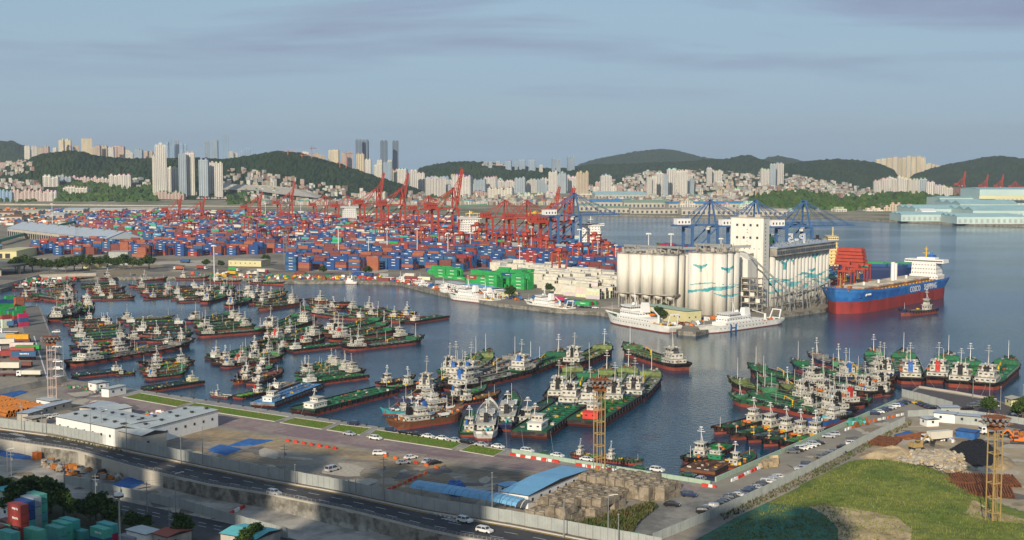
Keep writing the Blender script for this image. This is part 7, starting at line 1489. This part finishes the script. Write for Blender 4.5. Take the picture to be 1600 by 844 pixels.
def debris(label, pts, z, n, mats, smin, smax, name='debris_heap', cat='debris', seed=0):
    P_ = [(G(*p, z).x, G(*p, z).y) for p in pts]; r = random.Random(seed); b = MB(); k = 0
    while k < n:
        x, y = r.uniform(min(p[0] for p in P_), max(p[0] for p in P_)), r.uniform(min(p[1] for p in P_), max(p[1] for p in P_))
        if inpoly(x, y, P_): k += 1; s = r.uniform(smin, smax); b.T = Matrix.Translation((x, y, z + r.uniform(0, .3))) @ Matrix.Rotation(r.uniform(0, 3), 4, 'Z') @ Matrix.Rotation(r.uniform(-.5, .5), 4, 'X'); b.box(0, 0, 0, s * r.uniform(.7, 1.8), s, s * r.uniform(.4, 1), r.randrange(len(mats)), 0, r.uniform(.6, 1), r.uniform(.6, 1))
    b.T = None; tag(b.build(name, mats), label, cat, None, 'stuff')
debris('heap of grey bundles and crates below the retaining wall', [(66, 722), (90, 724), (150, 738), (192, 748), (185, 752), (120, 745), (66, 730)], LOW, 90, [M['concrete'], M['dark'], M['rust_o'], M['steel'], M['blocks']], .6, 2.0, seed=1)
debris('white and blue bags piled between the two prefabs', [(217, 651), (250, 643), (262, 650), (240, 658)], LZ, 60, [M['white_c'], M['blue_dk'], M['orange'], M['fence_g']], .5, 1.6, seed=2); debris('scattered scrap beside the lorry park wall', [(80, 600), (140, 605), (180, 612), (170, 618), (110, 608)], LZ, 40, [M['concrete_l'], M['rust'], M['green_p']], .4, 1.4, seed=3)
debris('junk piled on the quay edge beside the green boats', [(610, 440), (700, 458), (760, 464), (880, 480), (870, 474), (760, 458), (640, 439)], LZ, 150, [M['rust'], M['steel'], M['blue_dk'], M['red'], M['white_c'], M['orange']], .8, 2.6, seed=4); debris('fishing gear and crates heaped on the far marina quay', [(300, 429), (600, 434), (600, 438), (440, 437), (300, 431)], LZ, 260, [M['rust'], M['yellow'], M['blue_dk'], M['red'], M['white_c'], M['green_p'], M['steel']], .8, 3, seed=5)
debris('orange, blue and white stores on the quay by the yellow building', [(1050, 508), (1086, 510), (1100, 502), (1120, 498), (1070, 500)], LZ, 70, [M['orange'], M['blue_dk'], M['white_c'], M['steel'], M['rust']], 1, 3, seed=6); debris('clutter on the far left shore', [(20, 445), (60, 436), (130, 434), (120, 438), (40, 448)], LZ, 90, [M['white_c'], M['red'], M['dark'], M['green_p']], .8, 2.4, seed=7)
debris('teal scaffolding bundles stacked on the right quay', [(1325, 665), (1345, 655), (1358, 662), (1338, 668)], LZ, 40, [M['teal'], M['fence_g'], M['rust']], .6, 2.2, seed=8); debris('tan covered load and pallets by the right parapet', [(1188, 728), (1210, 720), (1214, 726), (1192, 734)], LZ, 26, [M['dirt'], M['sand']], 1, 2.6, seed=9)
# orange steel pipes
pg_ = 'rusty steel pipes'; pp = MB()
n = 14; ro, ri, PL = .75, .65, 11.0
ring = lambda x, r_: [(x, r_ * cos(2 * pi * i / n), r_ * sin(2 * pi * i / n)) for i in range(n)]
pp.add(ring(0, ro) + ring(PL, ro) + ring(PL, ri) + ring(0, ri), [(i, (i + 1) % n, n + (i + 1) % n, n + i)[::-1] for i in range(n)] + [(n + i, n + (i + 1) % n, 2 * n + (i + 1) % n, 2 * n + i)[::-1] for i in range(n)] + [(2 * n + i, 2 * n + (i + 1) % n, 3 * n + (i + 1) % n, 3 * n + i)[::-1] for i in range(n)] + [(3 * n + i, 3 * n + (i + 1) % n, (i + 1) % n, i)[::-1] for i in range(n)]); pme = pp.mesh('steel_pipe', [M['rust_o']])
e0 = L(12, 653)
for row in range(5):
    for lay in range(2):
        for i in range(9):
            p = e0 + Vector((cos(radians(50)), sin(radians(50)), 0)) * (1.56 * (i * 1.25 + lay * .5)) + Vector((cos(radians(140)), sin(radians(140)), 0)) * (row * 11.6); o = put('steel_pipe', pme, None, (p.x, p.y, LZ + .76 + lay * 1.3), radians(140)); tag(o, None, 'pipe', pg_); reg(o, 'orange steel pipe', 'in the %s row, %s layer of the pipe stack' % (['nearest', 'second', 'third', 'fourth', 'rearmost'][row], ['lower', 'upper'][lay]), i)
# ------------------------------------------------------------------ weathered concrete blocks
blk = []
for s in range(4):
    rr = random.Random(s); b = MB(); a = 3.1; b.box(0, 0, 0, a, a, 2.0, 0, 0, .97, .97); b.box(0, 0, 2.0, a * .55, a * .55, .35, 0, rr.uniform(0, .3)); 
    for sx in (-1, 1): b.box(sx * (a / 2 + .02), 0, .2, .12, .4, 1.6)
    blk.append(b.mesh('concrete_block', [M['blocks']]))
BP = [(818, 808), (850, 790), (884, 764), (910, 755), (985, 755), (1060, 762), (1056, 776), (1012, 786), (975, 783), (962, 800), (905, 812), (880, 816)]
Pb = [(L(*p).x, L(*p).y) for p in BP]; u1 = Vector((cos(radians(54)), sin(radians(54)), 0)); u2 = Vector((cos(radians(-36)), sin(radians(-36)), 0)); c0 = L(935, 785); nb = 0; br = random.Random(2)
for i in range(-16, 17):
    for j in range(-22, 23):
        p = c0 + u1 * i * 3.35 + u2 * j * 3.35
        if not inpoly(p.x, p.y, Pb): continue
        t2 = mnoise.noise(Vector((p.x * .07, p.y * .07, 2))) > .02
        for k in range(2 if t2 else 1):
            if br.random() < .04: continue
            o = put('concrete_block', br.choice(blk), None, (p.x, p.y, LZ + k * 2.02 + br.uniform(-.25, .25)), radians(54) + br.uniform(-.1, .1)); tag(o, None, 'concrete block', 'weathered concrete blocks'); nb += 1; reg(o, 'weathered concrete block', 'in %s of the stack, %s tier' % ('the left part' if p.x < c0.x - 8 else 'the right part' if p.x > c0.x + 8 else 'the middle', ['bottom', 'top'][k]), p.x + p.y * .001)
wd_ = [(835, 812), (905, 816), (965, 800), (1015, 785), (1030, 790), (1000, 815), (985, 838), (920, 836), (850, 822)]
lump('weed_patch', 'rank weeds growing below the weathered blocks', wd_, LZ, .8, M['weeds'], 'weeds', 3, 'stuff', 40, .9)
def tuft(poly, n, label, m, h0, h1, z=LZ, hf=None, seed=1):
    P_ = [(G(*p, z).x, G(*p, z).y) for p in poly]; r = random.Random(seed); b = MB(); k = 0
    while k < n:
        x, y = r.uniform(min(p[0] for p in P_), max(p[0] for p in P_)), r.uniform(min(p[1] for p in P_), max(p[1] for p in P_))
        if not inpoly(x, y, P_): continue
        k += 1; zz = hf(x, y) if hf else z; h = r.uniform(h0, h1)
        for q in range(3): a = r.uniform(0, 2 * pi); dx_, dy_ = cos(a) * h * .5, sin(a) * h * .5; b.add([(x - dy_ * .4, y + dx_ * .4, zz - .1), (x + dy_ * .4, y - dx_ * .4, zz - .1), (x + dx_ + dy_ * .2, y + dy_ - dx_ * .2, zz + h)], [(0, 1, 2)])
    tag(b.build('grass_tufts', m), label, 'grass', None, 'stuff')
tuft(wd_, 1500, 'weed tufts below the weathered blocks', M['weeds'], .4, 1.4, LZ + .4, seed=5)
tuft([(1120, 808), (1205, 768), (1285, 728), (1355, 692), (1420, 660), (1425, 664), (1360, 700), (1290, 738), (1210, 778), (1130, 815)], 900, 'weeds along the foot of the grey fence', M['weeds'], .3, 1.0, LZ, seed=6)
tuft([(70, 680), (130, 690), (190, 703), (190, 706), (120, 692), (70, 683)], 250, 'weeds along the verge in front of the prefab office', M['weeds'], .3, .9, LZ, seed=7)
# ------------------------------------------------------------------ green mound
MP = [(990, 880), (1075, 850), (1150, 808), (1230, 768), (1290, 738), (1325, 720), (1360, 716), (1400, 718), (1450, 727), (1490, 745), (1520, 764), (1545, 778), (1580, 792), (1640, 812), (1760, 860), (1760, 1100), (900, 1100)]
Pm = [(L(*p).x, L(*p).y) for p in MP]
def seg(x, y, P_):
    d = 1e9
    for i in range(len(P_)):
        ax, ay = P_[i]; bx, by = P_[i - 1]; t = max(0, min(1, ((x - ax) * (bx - ax) + (y - ay) * (by - ay)) / ((bx - ax) ** 2 + (by - ay) ** 2 + 1e-9))); d = min(d, hypot(x - ax - t * (bx - ax), y - ay - t * (by - ay)))
    return d
pitc = L(1552, 812)
def moundz(x, y):
    if not inpoly(x, y, Pm): return LZ - .4
    e = min(1, seg(x, y, Pm) / 16); e = e * e * (3 - 2 * e); z = 2.6 * e * (1 + .5 * mnoise.noise(Vector((x * .05, y * .05, 1)))) + .35 * mnoise.noise(Vector((x * .25, y * .25, 3))) * e
    d = hypot((x - pitc.x) / 11, (y - pitc.y) / 14)
    if d < 1: z -= (1 - d * d) * 2.4
    return LZ + max(.03, z)
def patchmesh(name, poly, m, dz, nx=120, ny=120, **k):
    P_ = [(L(*p).x, L(*p).y) for p in poly]; x0, x1 = min(p[0] for p in P_), max(p[0] for p in P_); y0, y1 = min(p[1] for p in P_), max(p[1] for p in P_); b = MB(); r = random.Random(1)
    b.v = [(x0 + (x1 - x0) * i / nx, y0 + (y1 - y0) * j / ny, moundz(x0 + (x1 - x0) * i / nx, y0 + (y1 - y0) * j / ny) + dz) for j in range(ny + 1) for i in range(nx + 1)]
    b.f = [(j * (nx + 1) + i, j * (nx + 1) + i + 1, (j + 1) * (nx + 1) + i + 1, (j + 1) * (nx + 1) + i) for j in range(ny) for i in range(nx) if inpoly(x0 + (x1 - x0) * (i + .5) / nx, y0 + (y1 - y0) * (j + .5) / ny, P_)]; b.m = [0] * len(b.f); return tag(b.build(name, m), kind='structure')
patchmesh('grass_mound', MP, M['grass2'], 0, 150, 150)
tuft([(1130, 830), (1240, 772), (1330, 722), (1440, 730), (1500, 755), (1540, 785), (1600, 815), (1600, 860), (1100, 860)], 9000, 'tufts of grass all over the green mound', M['grass2'], .25, .7, LZ, moundz, 8)
patchmesh('sand_patch', [(1262, 806), (1290, 800), (1350, 812), (1400, 822), (1425, 842), (1420, 880), (1310, 880), (1308, 838), (1290, 822)], M['sand'], .05, 60, 60); patchmesh('sand_pit', [(1505, 812), (1520, 790), (1560, 800), (1600, 812), (1640, 830), (1600, 836), (1550, 832), (1515, 822)], M['sand'], .06, 50, 50)
patchmesh('green_netting', [(990, 880), (1075, 850), (1150, 808), (1200, 785), (1262, 806), (1290, 822), (1308, 838), (1310, 880)], mat('green_netting', (.045, .17, .11), .85, .5, .35, c2=(.06, .12, .06), ns2=.2, bump=.1, bs=2), .07, 90, 90)
lump('sand_heap', 'tan sand bank above the green mound', [(1335, 716), (1350, 705), (1385, 697), (1420, 700), (1440, 712), (1430, 726), (1400, 722), (1360, 718)], LZ, 1.6, M['sand'], 'sand', 5, 'stuff', 30)
lump('rubble_heap', 'pale broken rubble heap in front of the coal', [(1390, 722), (1420, 705), (1470, 703), (1500, 708), (1512, 722), (1515, 740), (1490, 745), (1450, 730)], LZ, 1.7, M['rubble'], 'rubble', 6, 'stuff', 44, .5)
debris('loose stones over the rubble heap', [(1395, 722), (1425, 706), (1470, 704), (1505, 712), (1510, 735), (1485, 740), (1450, 728)], LZ + .9, 520, [M['rubble'], M['sand'], M['concrete']], .3, 1.1, 'loose_stones', 'stones', 11)
lump('coal_heap', 'low black heap of coal-like material beside the rubble', [(1482, 702), (1500, 692), (1530, 692), (1560, 702), (1568, 716), (1550, 728), (1520, 730), (1500, 716)], LZ, 2.4, M['coal'], 'heap', 7, 'stuff', 36, .4)
lump('soil_heap', 'dark soil heap right of the coal', [(1555, 712), (1580, 716), (1590, 728), (1575, 738), (1545, 732)], LZ, 1.4, M['dirt'], 'soil', 8, 'stuff', 20)
# rusty sheet piles
sp = MB(); sp.ext([(-.3, 0), (-.15, .3), (.15, .3), (.3, 0), (.22, 0), (.1, .22), (-.1, .22), (-.22, 0)], -7, 7); spm = sp.mesh('sheet_pile', [M['rust']])
for (x, y, rz, n, la, zn) in ((1540, 752, 80, 26, 3, 'in the large stack by the right mast'), (1535, 768, 75, 24, 3, 'in the near stack by the right mast'), (1470, 757, 40, 8, 2, 'beside the rubble heap'), (1385, 692, 60, 12, 3, 'behind the yellow excavator'), (1430, 683, 30, 8, 2, 'near the yellow excavator')):
    p = L(x, y); rzr = radians(rz - 90)
    for k in range(la):
        for i in range(n):
            q = p + Vector((cos(rzr), sin(rzr), 0)) * (i - n / 2) * .75; o = put('sheet_pile', spm, None, (q.x, q.y, LZ + .02 + k * .34), rzr + br.uniform(-.02, .02)); tag(o, None, 'sheet pile', 'rusty steel sheet piles'); reg(o, 'rusty sheet pile', zn + ', %s layer' % ['bottom', 'middle', 'top'][k], i)
# excavators
def excavator(label, x, y, rz, m, sc=1.0):
    o = thing('excavator', label, 'excavator', tuple(L(x, y)), radians(rz), None, (sc, sc, sc))
    for sy in (-1, 1):
        b = MB(); b.ext([(-2.2, .5), (-1.8, 0), (1.8, 0), (2.2, .5), (1.8, .95), (-1.8, .95)], sy * 1.2 - .3, sy * 1.2 + .3); b.build('track', M['dark'], o)
    b = MB(); b.box(-.3, 0, 1.0, 3.6, 2.6, 1.3); b.box(-1.6, 0, 1.1, 1.2, 2.7, 1.5, 0, 0, .9, .95); b.build('body', m, o); b = MB(); b.box(1.0, .8, 1.1, 1.5, 1.1, 1.9, 0, 0, .85, .9); q = b.build('cab', m, o); b = MB(); b.box(1.02, .8, 1.8, 1.5, 1.16, .9, 0, 0, .9, .95); b.build('windows', M['glass'], q)
    b = MB(); b.bar((1.2, -.3, 2), (3.8, -.3, 4.8), .5); b.build('boom', m, o); b = MB(); b.bar((3.8, -.3, 4.8), (6, -.3, 2.6), .4); b.build('stick', m, o); b = MB(); b.ext([(5.5, 2.6), (6.5, 2.8), (6.6, 1.4), (5.6, 1.6)], -.9, .3); b.build('bucket', M['dark'], o)
excavator('yellow excavator working on the rubble heap', 1432, 703, 20, M['steel_y'], 1.05); excavator('orange excavator parked at the right edge of the yard', 1592, 693, 165, M['orange'], 1.0)
debris('orange crane parts and dump body at the right edge', [(1575, 680), (1600, 676), (1610, 690), (1585, 695)], LZ, 26, [M['orange'], M['dark'], M['rust_o']], .8, 3, seed=12); debris('purple and white drilling gear beside the blue tank', [(1455, 680), (1490, 686), (1488, 692), (1455, 686)], LZ, 40, [M['white_c'], mat('violet_paint', (.35, .2, .5), .6), M['steel']], .6, 2, seed=13)
# ------------------------------------------------------------------ trees
def kit_tree(seed, n=1500):
    r = random.Random(seed); T_ = MB(); T_.cyl(0, 0, 0, .3, 2.6, 7, 0, .2); ends = []
    for k in range(7):
        a = r.uniform(0, 2 * pi); l = r.uniform(1.6, 3.0); q = (cos(a) * l * .8, sin(a) * l * .8, 2.4 + l * .9); T_.bar((0, 0, 1.8 + .15 * k), q, .16, 0, 5); ends.append(q)
    ends += [(0, 0, 5.6), (.8, .5, 6.4), (-1, .2, 5.9)]; C_ = MB()
    for k in range(n):
        c = ends[r.randrange(len(ends))]; a, e_, d = r.uniform(0, 2 * pi), r.uniform(-1, 1), r.uniform(.55, 1) * r.choice([1.5, 1.2, 1.7]); s = sqrt(1 - e_ * e_); p = Vector((c[0] + cos(a) * s * d, c[1] + sin(a) * s * d, c[2] + e_ * d * .85 + .3)); h = r.uniform(.2, .42)
        v1 = Vector((r.gauss(0, 1), r.gauss(0, 1), r.gauss(0, 1))).normalized() * h; v2 = v1.cross(Vector((r.gauss(0, 1), r.gauss(0, 1), r.gauss(0, 1)))).normalized() * h; C_.add([tuple(p - v1), tuple(p + v2), tuple(p + v1), tuple(p - v2)], [(0, 1, 2, 3)], r.randrange(2))
    return [('trunk', T_.mesh('trunk', [M['bark']]), None, None, []), ('crown', C_.mesh('crown', [M['leaf'], M['leaf2']]), None, None, [])]
M['leaf2'] = mat('dark_leaves', (.025, .055, .015), .8, .8, .4)
TR = [kit_tree(s) for s in range(3)]; tr_ = random.Random(9)
def tree(x, y, h, z, look, zone):
    o = thing('leafy_tree', None, 'tree', tuple(G(x, y, z)), tr_.uniform(0, 6), 'trees', (h / 8 * tr_.uniform(1, 1.25), h / 8 * tr_.uniform(1, 1.25), h / 8)); inst(tr_.choice(TR), o); reg(o, look, zone, x)
for x, y, h in ((8, 790, 9), (32, 800, 10), (58, 795, 10), (80, 802, 11), (100, 806, 8), (118, 815, 7), (140, 822, 8), (160, 818, 9), (178, 826, 7), (70, 812, 9), (20, 812, 8), (205, 832, 6), (228, 832, 5), (45, 785, 8), (150, 812, 8)): tree(x, y, h, LOW, 'dark green leafy tree', 'in the shaded strip by the lower road')
tree(286, 846, 8, LOW, 'round green tree', 'alone beside the lower road'); tree(398, 862, 8, LOW, 'olive green tree', 'at the bottom edge under the haul road'); tree(385, 868, 7, LOW, 'smaller olive tree', 'at the bottom edge under the haul road')
for x in range(25, 235, 13): tree(x, 425 - (4 if x > 120 else 0) + tr_.uniform(-2, 2), tr_.uniform(11, 16), LZ, 'dark broadleaf tree', 'in the row along the far left shore')
for x, y in ((322, 418), (345, 420), (415, 412), (505, 430), (575, 432), (795, 468), (800, 462), (858, 460), (742, 400), (1545, 651), (1590, 655), (1598, 658), (1038, 488), (1030, 503), (1015, 503)): tree(x, y, tr_.uniform(6, 10), LZ, 'small green tree', 'scattered on the quays')
# roadside buildings at the bottom edge
prefab('pale green walled house half hidden by trees at bottom left', (-5, 795), (12, 800), 8, 6, M['teal'], M['mint'], .8, z=LOW); prefab('white workshop behind the red containers', (0, 812), (30, 820), 9, 5, M['roofg'], M['white_c'], .3, z=LOW); prefab('reddish roofed shed at the bottom edge', (240, 856), (262, 862), 8, 4, mat('red_roof', (.33, .08, .05), .7), M['concrete'], .6, z=LOW); prefab('turquoise roofed shed at the bottom edge', (345, 862), (400, 872), 10, 5, M['teal'], M['concrete'], .8, z=LOW); prefab('white boxy trailer at the bottom edge', (198, 850), (228, 858), 5, 4, M['roofw'], M['white_c'], .1, z=LOW, win=False)
# round ramp at far left
o = thing('ramp', 'curved grey road ramp with green rim at the far left', 'ramp', tuple(L(-22, 428))); b = MB(); b.cyl(0, 0, 7, 34, 1.6, 40, 0); b.build('deck', M['asphalt_worn'], o); b = MB()
for i in range(40): t = 2 * pi * i / 40; t2 = 2 * pi * (i + 1) / 40; b.bar((34 * cos(t), 34 * sin(t), 8.9), (34 * cos(t2), 34 * sin(t2), 8.9), .5)
b.build('rim', M['fence_g'], o)
for i in range(8): b = MB(); b.cyl(30 * cos(i * pi / 4), 30 * sin(i * pi / 4), 0, 1.2, 7, 8); b.build('pier', M['concrete'], o)
# quay bollards and fenders of the grain quay
fb = MB(); fb.box(0, 0, 0, 1.6, .7, 2.2); fb = fb.mesh('quay_fender', [M['black']]); a, c = G(1216, 493.5), G(1290, 482.5); rz = atan2(c.y - a.y, c.x - a.x)
for i in range(12): p = a.lerp(c, (i + .5) / 12); o = put('quay_fender', fb, None, (p.x + .4, p.y - .5, .2), rz); tag(o, None, 'fender', 'black rubber fenders on the grain quay'); reg(o, 'black rubber fender', 'on the grain quay wall', p.x)
bl = MB(); bl.cyl(0, 0, 0, .25, .45, 8); bl.cyl(0, 0, .45, .4, .15, 8); bl = bl.mesh('bollard', [M['dark']])
for i in range(30): t = i / 29; x = 225 + t * 560; y = float(np.interp(x, [215, 600, 726, 790], [608.8, 668.6, 690, 700.5])) + .9; o = put('bollard', bl, None, tuple(L(x, y) + Vector((0, 0, .02)))); tag(o, None, 'bollard', 'mooring bollards along the lawn quay'); reg(o, 'dark mooring bollard', 'along the lawn quay edge', x)
# mooring lines
b = MB(); hr2 = random.Random(3)
for (x0, y0, h0, x1, y1) in ((1296, 483, 15, 1276, 484), (1300, 484, 15, 1262, 486), (1452, 604, 3, 1470, 614), (1500, 608, 3, 1490, 615), (1540, 612, 3, 1530, 622), (1424, 604, 3, 1440, 609), (475, 646, 3, 468, 651), (412, 638, 3, 404, 641), (815, 684, 3, 820, 710), (860, 686, 3, 866, 713), (760, 688, 3, 765, 698), (790, 676, 3, 792, 700)):
    p, q = G(x0, y0, 0) + Vector((0, 0, h0)), L(x1, y1); pr = p
    for t in np.linspace(0, 1, 8)[1:]: c = p.lerp(q, t) - Vector((0, 0, 3 * t * (1 - t))); b.bar(pr, c, .12, 0, 3); pr = c
tag(b.build('mooring_lines', M['concrete_l']), 'pale mooring ropes slung from hulls to the quays', 'ropes', None, 'stuff')

# ------------------------------------------------------------------ worn paving: repair patches, stains, tyre tracks
pr_ = random.Random(31); PMAT = [mat('patch_dark', (.15, .135, .12), .9, .8, .3), mat('patch_pale', (.44, .39, .31), .95, .8, .25), mat('patch_brown', (.26, .20, .13), .95, .8, .3)]
PB = MB(); zones = [([(200, 690), (470, 712), (700, 735), (840, 752), (760, 790), (520, 755), (330, 722)], 70, (2, 9)), ([(60, 640), (130, 605), (190, 625), (250, 660), (130, 650)], 25, (2, 8)), ([(1140, 770), (1280, 700), (1410, 640), (1420, 655), (1300, 715), (1180, 775)], 30, (1.5, 5)), ([(1350, 690), (1430, 662), (1600, 680), (1600, 800), (1500, 730)], 45, (2, 8)), ([(0, 735), (200, 755), (380, 800), (350, 815), (150, 765), (0, 745)], 25, (2, 7)), ([(240, 405), (600, 425), (600, 436), (250, 430)], 50, (8, 30)), ([(0, 400), (220, 405), (220, 430), (0, 440)], 30, (8, 30))]
for poly, n, (s0, s1) in zones:
    z = LOW if poly[0] == (0, 735) else LZ; P_ = [(G(*p, z).x, G(*p, z).y) for p in poly]; k = 0
    while k < n:
        x, y = pr_.uniform(min(p[0] for p in P_), max(p[0] for p in P_)), pr_.uniform(min(p[1] for p in P_), max(p[1] for p in P_))
        if not inpoly(x, y, P_): continue
        k += 1; s = pr_.uniform(s0, s1); a = pr_.uniform(0, pi); m = pr_.randrange(3); el = pr_.uniform(.2, .8); q = 9
        PB.poly([(x + s * cos(2 * pi * i / q) * cos(a) * (r_ := pr_.uniform(.7, 1.2)) - s * el * sin(2 * pi * i / q) * sin(a) * r_, y + s * cos(2 * pi * i / q) * sin(a) * r_ + s * el * sin(2 * pi * i / q) * cos(a) * r_, z + .02 + .0006 * k) for i in range(q)], m)
for i in range(26):       # tyre tracks
    x, y = pr_.uniform(300, 800), pr_.uniform(700, 752); p = L(x, y); a = radians(pr_.uniform(-50, -20)); pts = []
    for t in range(9): pts.append(p.copy()); a += pr_.uniform(-.12, .12); p = p + Vector((cos(a) * 4, sin(a) * 4, 0))
    for off in (-.8, .8):
        for u, v in zip(pts, pts[1:]): d = (v - u).normalized(); nn = Vector((-d.y, d.x, 0)); PB.poly([(*(u + nn * (off - .12)).xy, LZ + .07), (*(v + nn * (off - .12)).xy, LZ + .07), (*(v + nn * (off + .12)).xy, LZ + .07), (*(u + nn * (off + .12)).xy, LZ + .07)], i % 2)
tag(PB.build('pavement_patches', PMAT), kind='structure')
# lots, sheds and traffic between the terminal and the viaduct
b = MB(); fr = random.Random(17)
for _ in range(900):
    x, y = fr.uniform(-40, 260), fr.uniform(326, 352)
    if x > 130 and y > 340: continue
    p = L(x, y); b.box(p.x, p.y, LZ, fr.uniform(3, 12), fr.uniform(2, 5), fr.uniform(1.2, 3.5), fr.randrange(6), fr.uniform(-.6, .6))
tag(b.build('parked_vehicles', [M['white_c'], M['rust'], M['orange'], M['dark'], M['blue_dk'], M['concrete_l']]), 'lorries, cars and stores crowding the lots before the viaduct', 'vehicles', None, 'stuff')
for i, (x0, x1, y, m_) in enumerate(((-20, 22, 338, 'rust'), (25, 60, 336, 'concrete_l'), (70, 100, 341, 'roofg'), (8, 34, 345, 'rust'), (140, 190, 333, 'roofw'), (195, 240, 332, 'concrete_l'), (100, 130, 333, 'roofg'), (255, 300, 333, 'roofw'))): shed('%s low shed from the left among the lots before the viaduct' % ordn(i), x0, x1, y, 7, 40, M[m_], bays=2, grp='sheds before the viaduct')

for i, (x, y, h) in enumerate(((121, 392, 28), (335, 398, 32), (392, 390, 32), (446, 414, 33))): mast(['pale lattice mast in front of the long grey warehouse', 'pale lattice mast before the left container stacks', 'pale lattice mast among the containers left of the office', 'grey lattice mast beside the yellow stepped office'][i], x, y, h, 2.6, 'steel')
label_all()
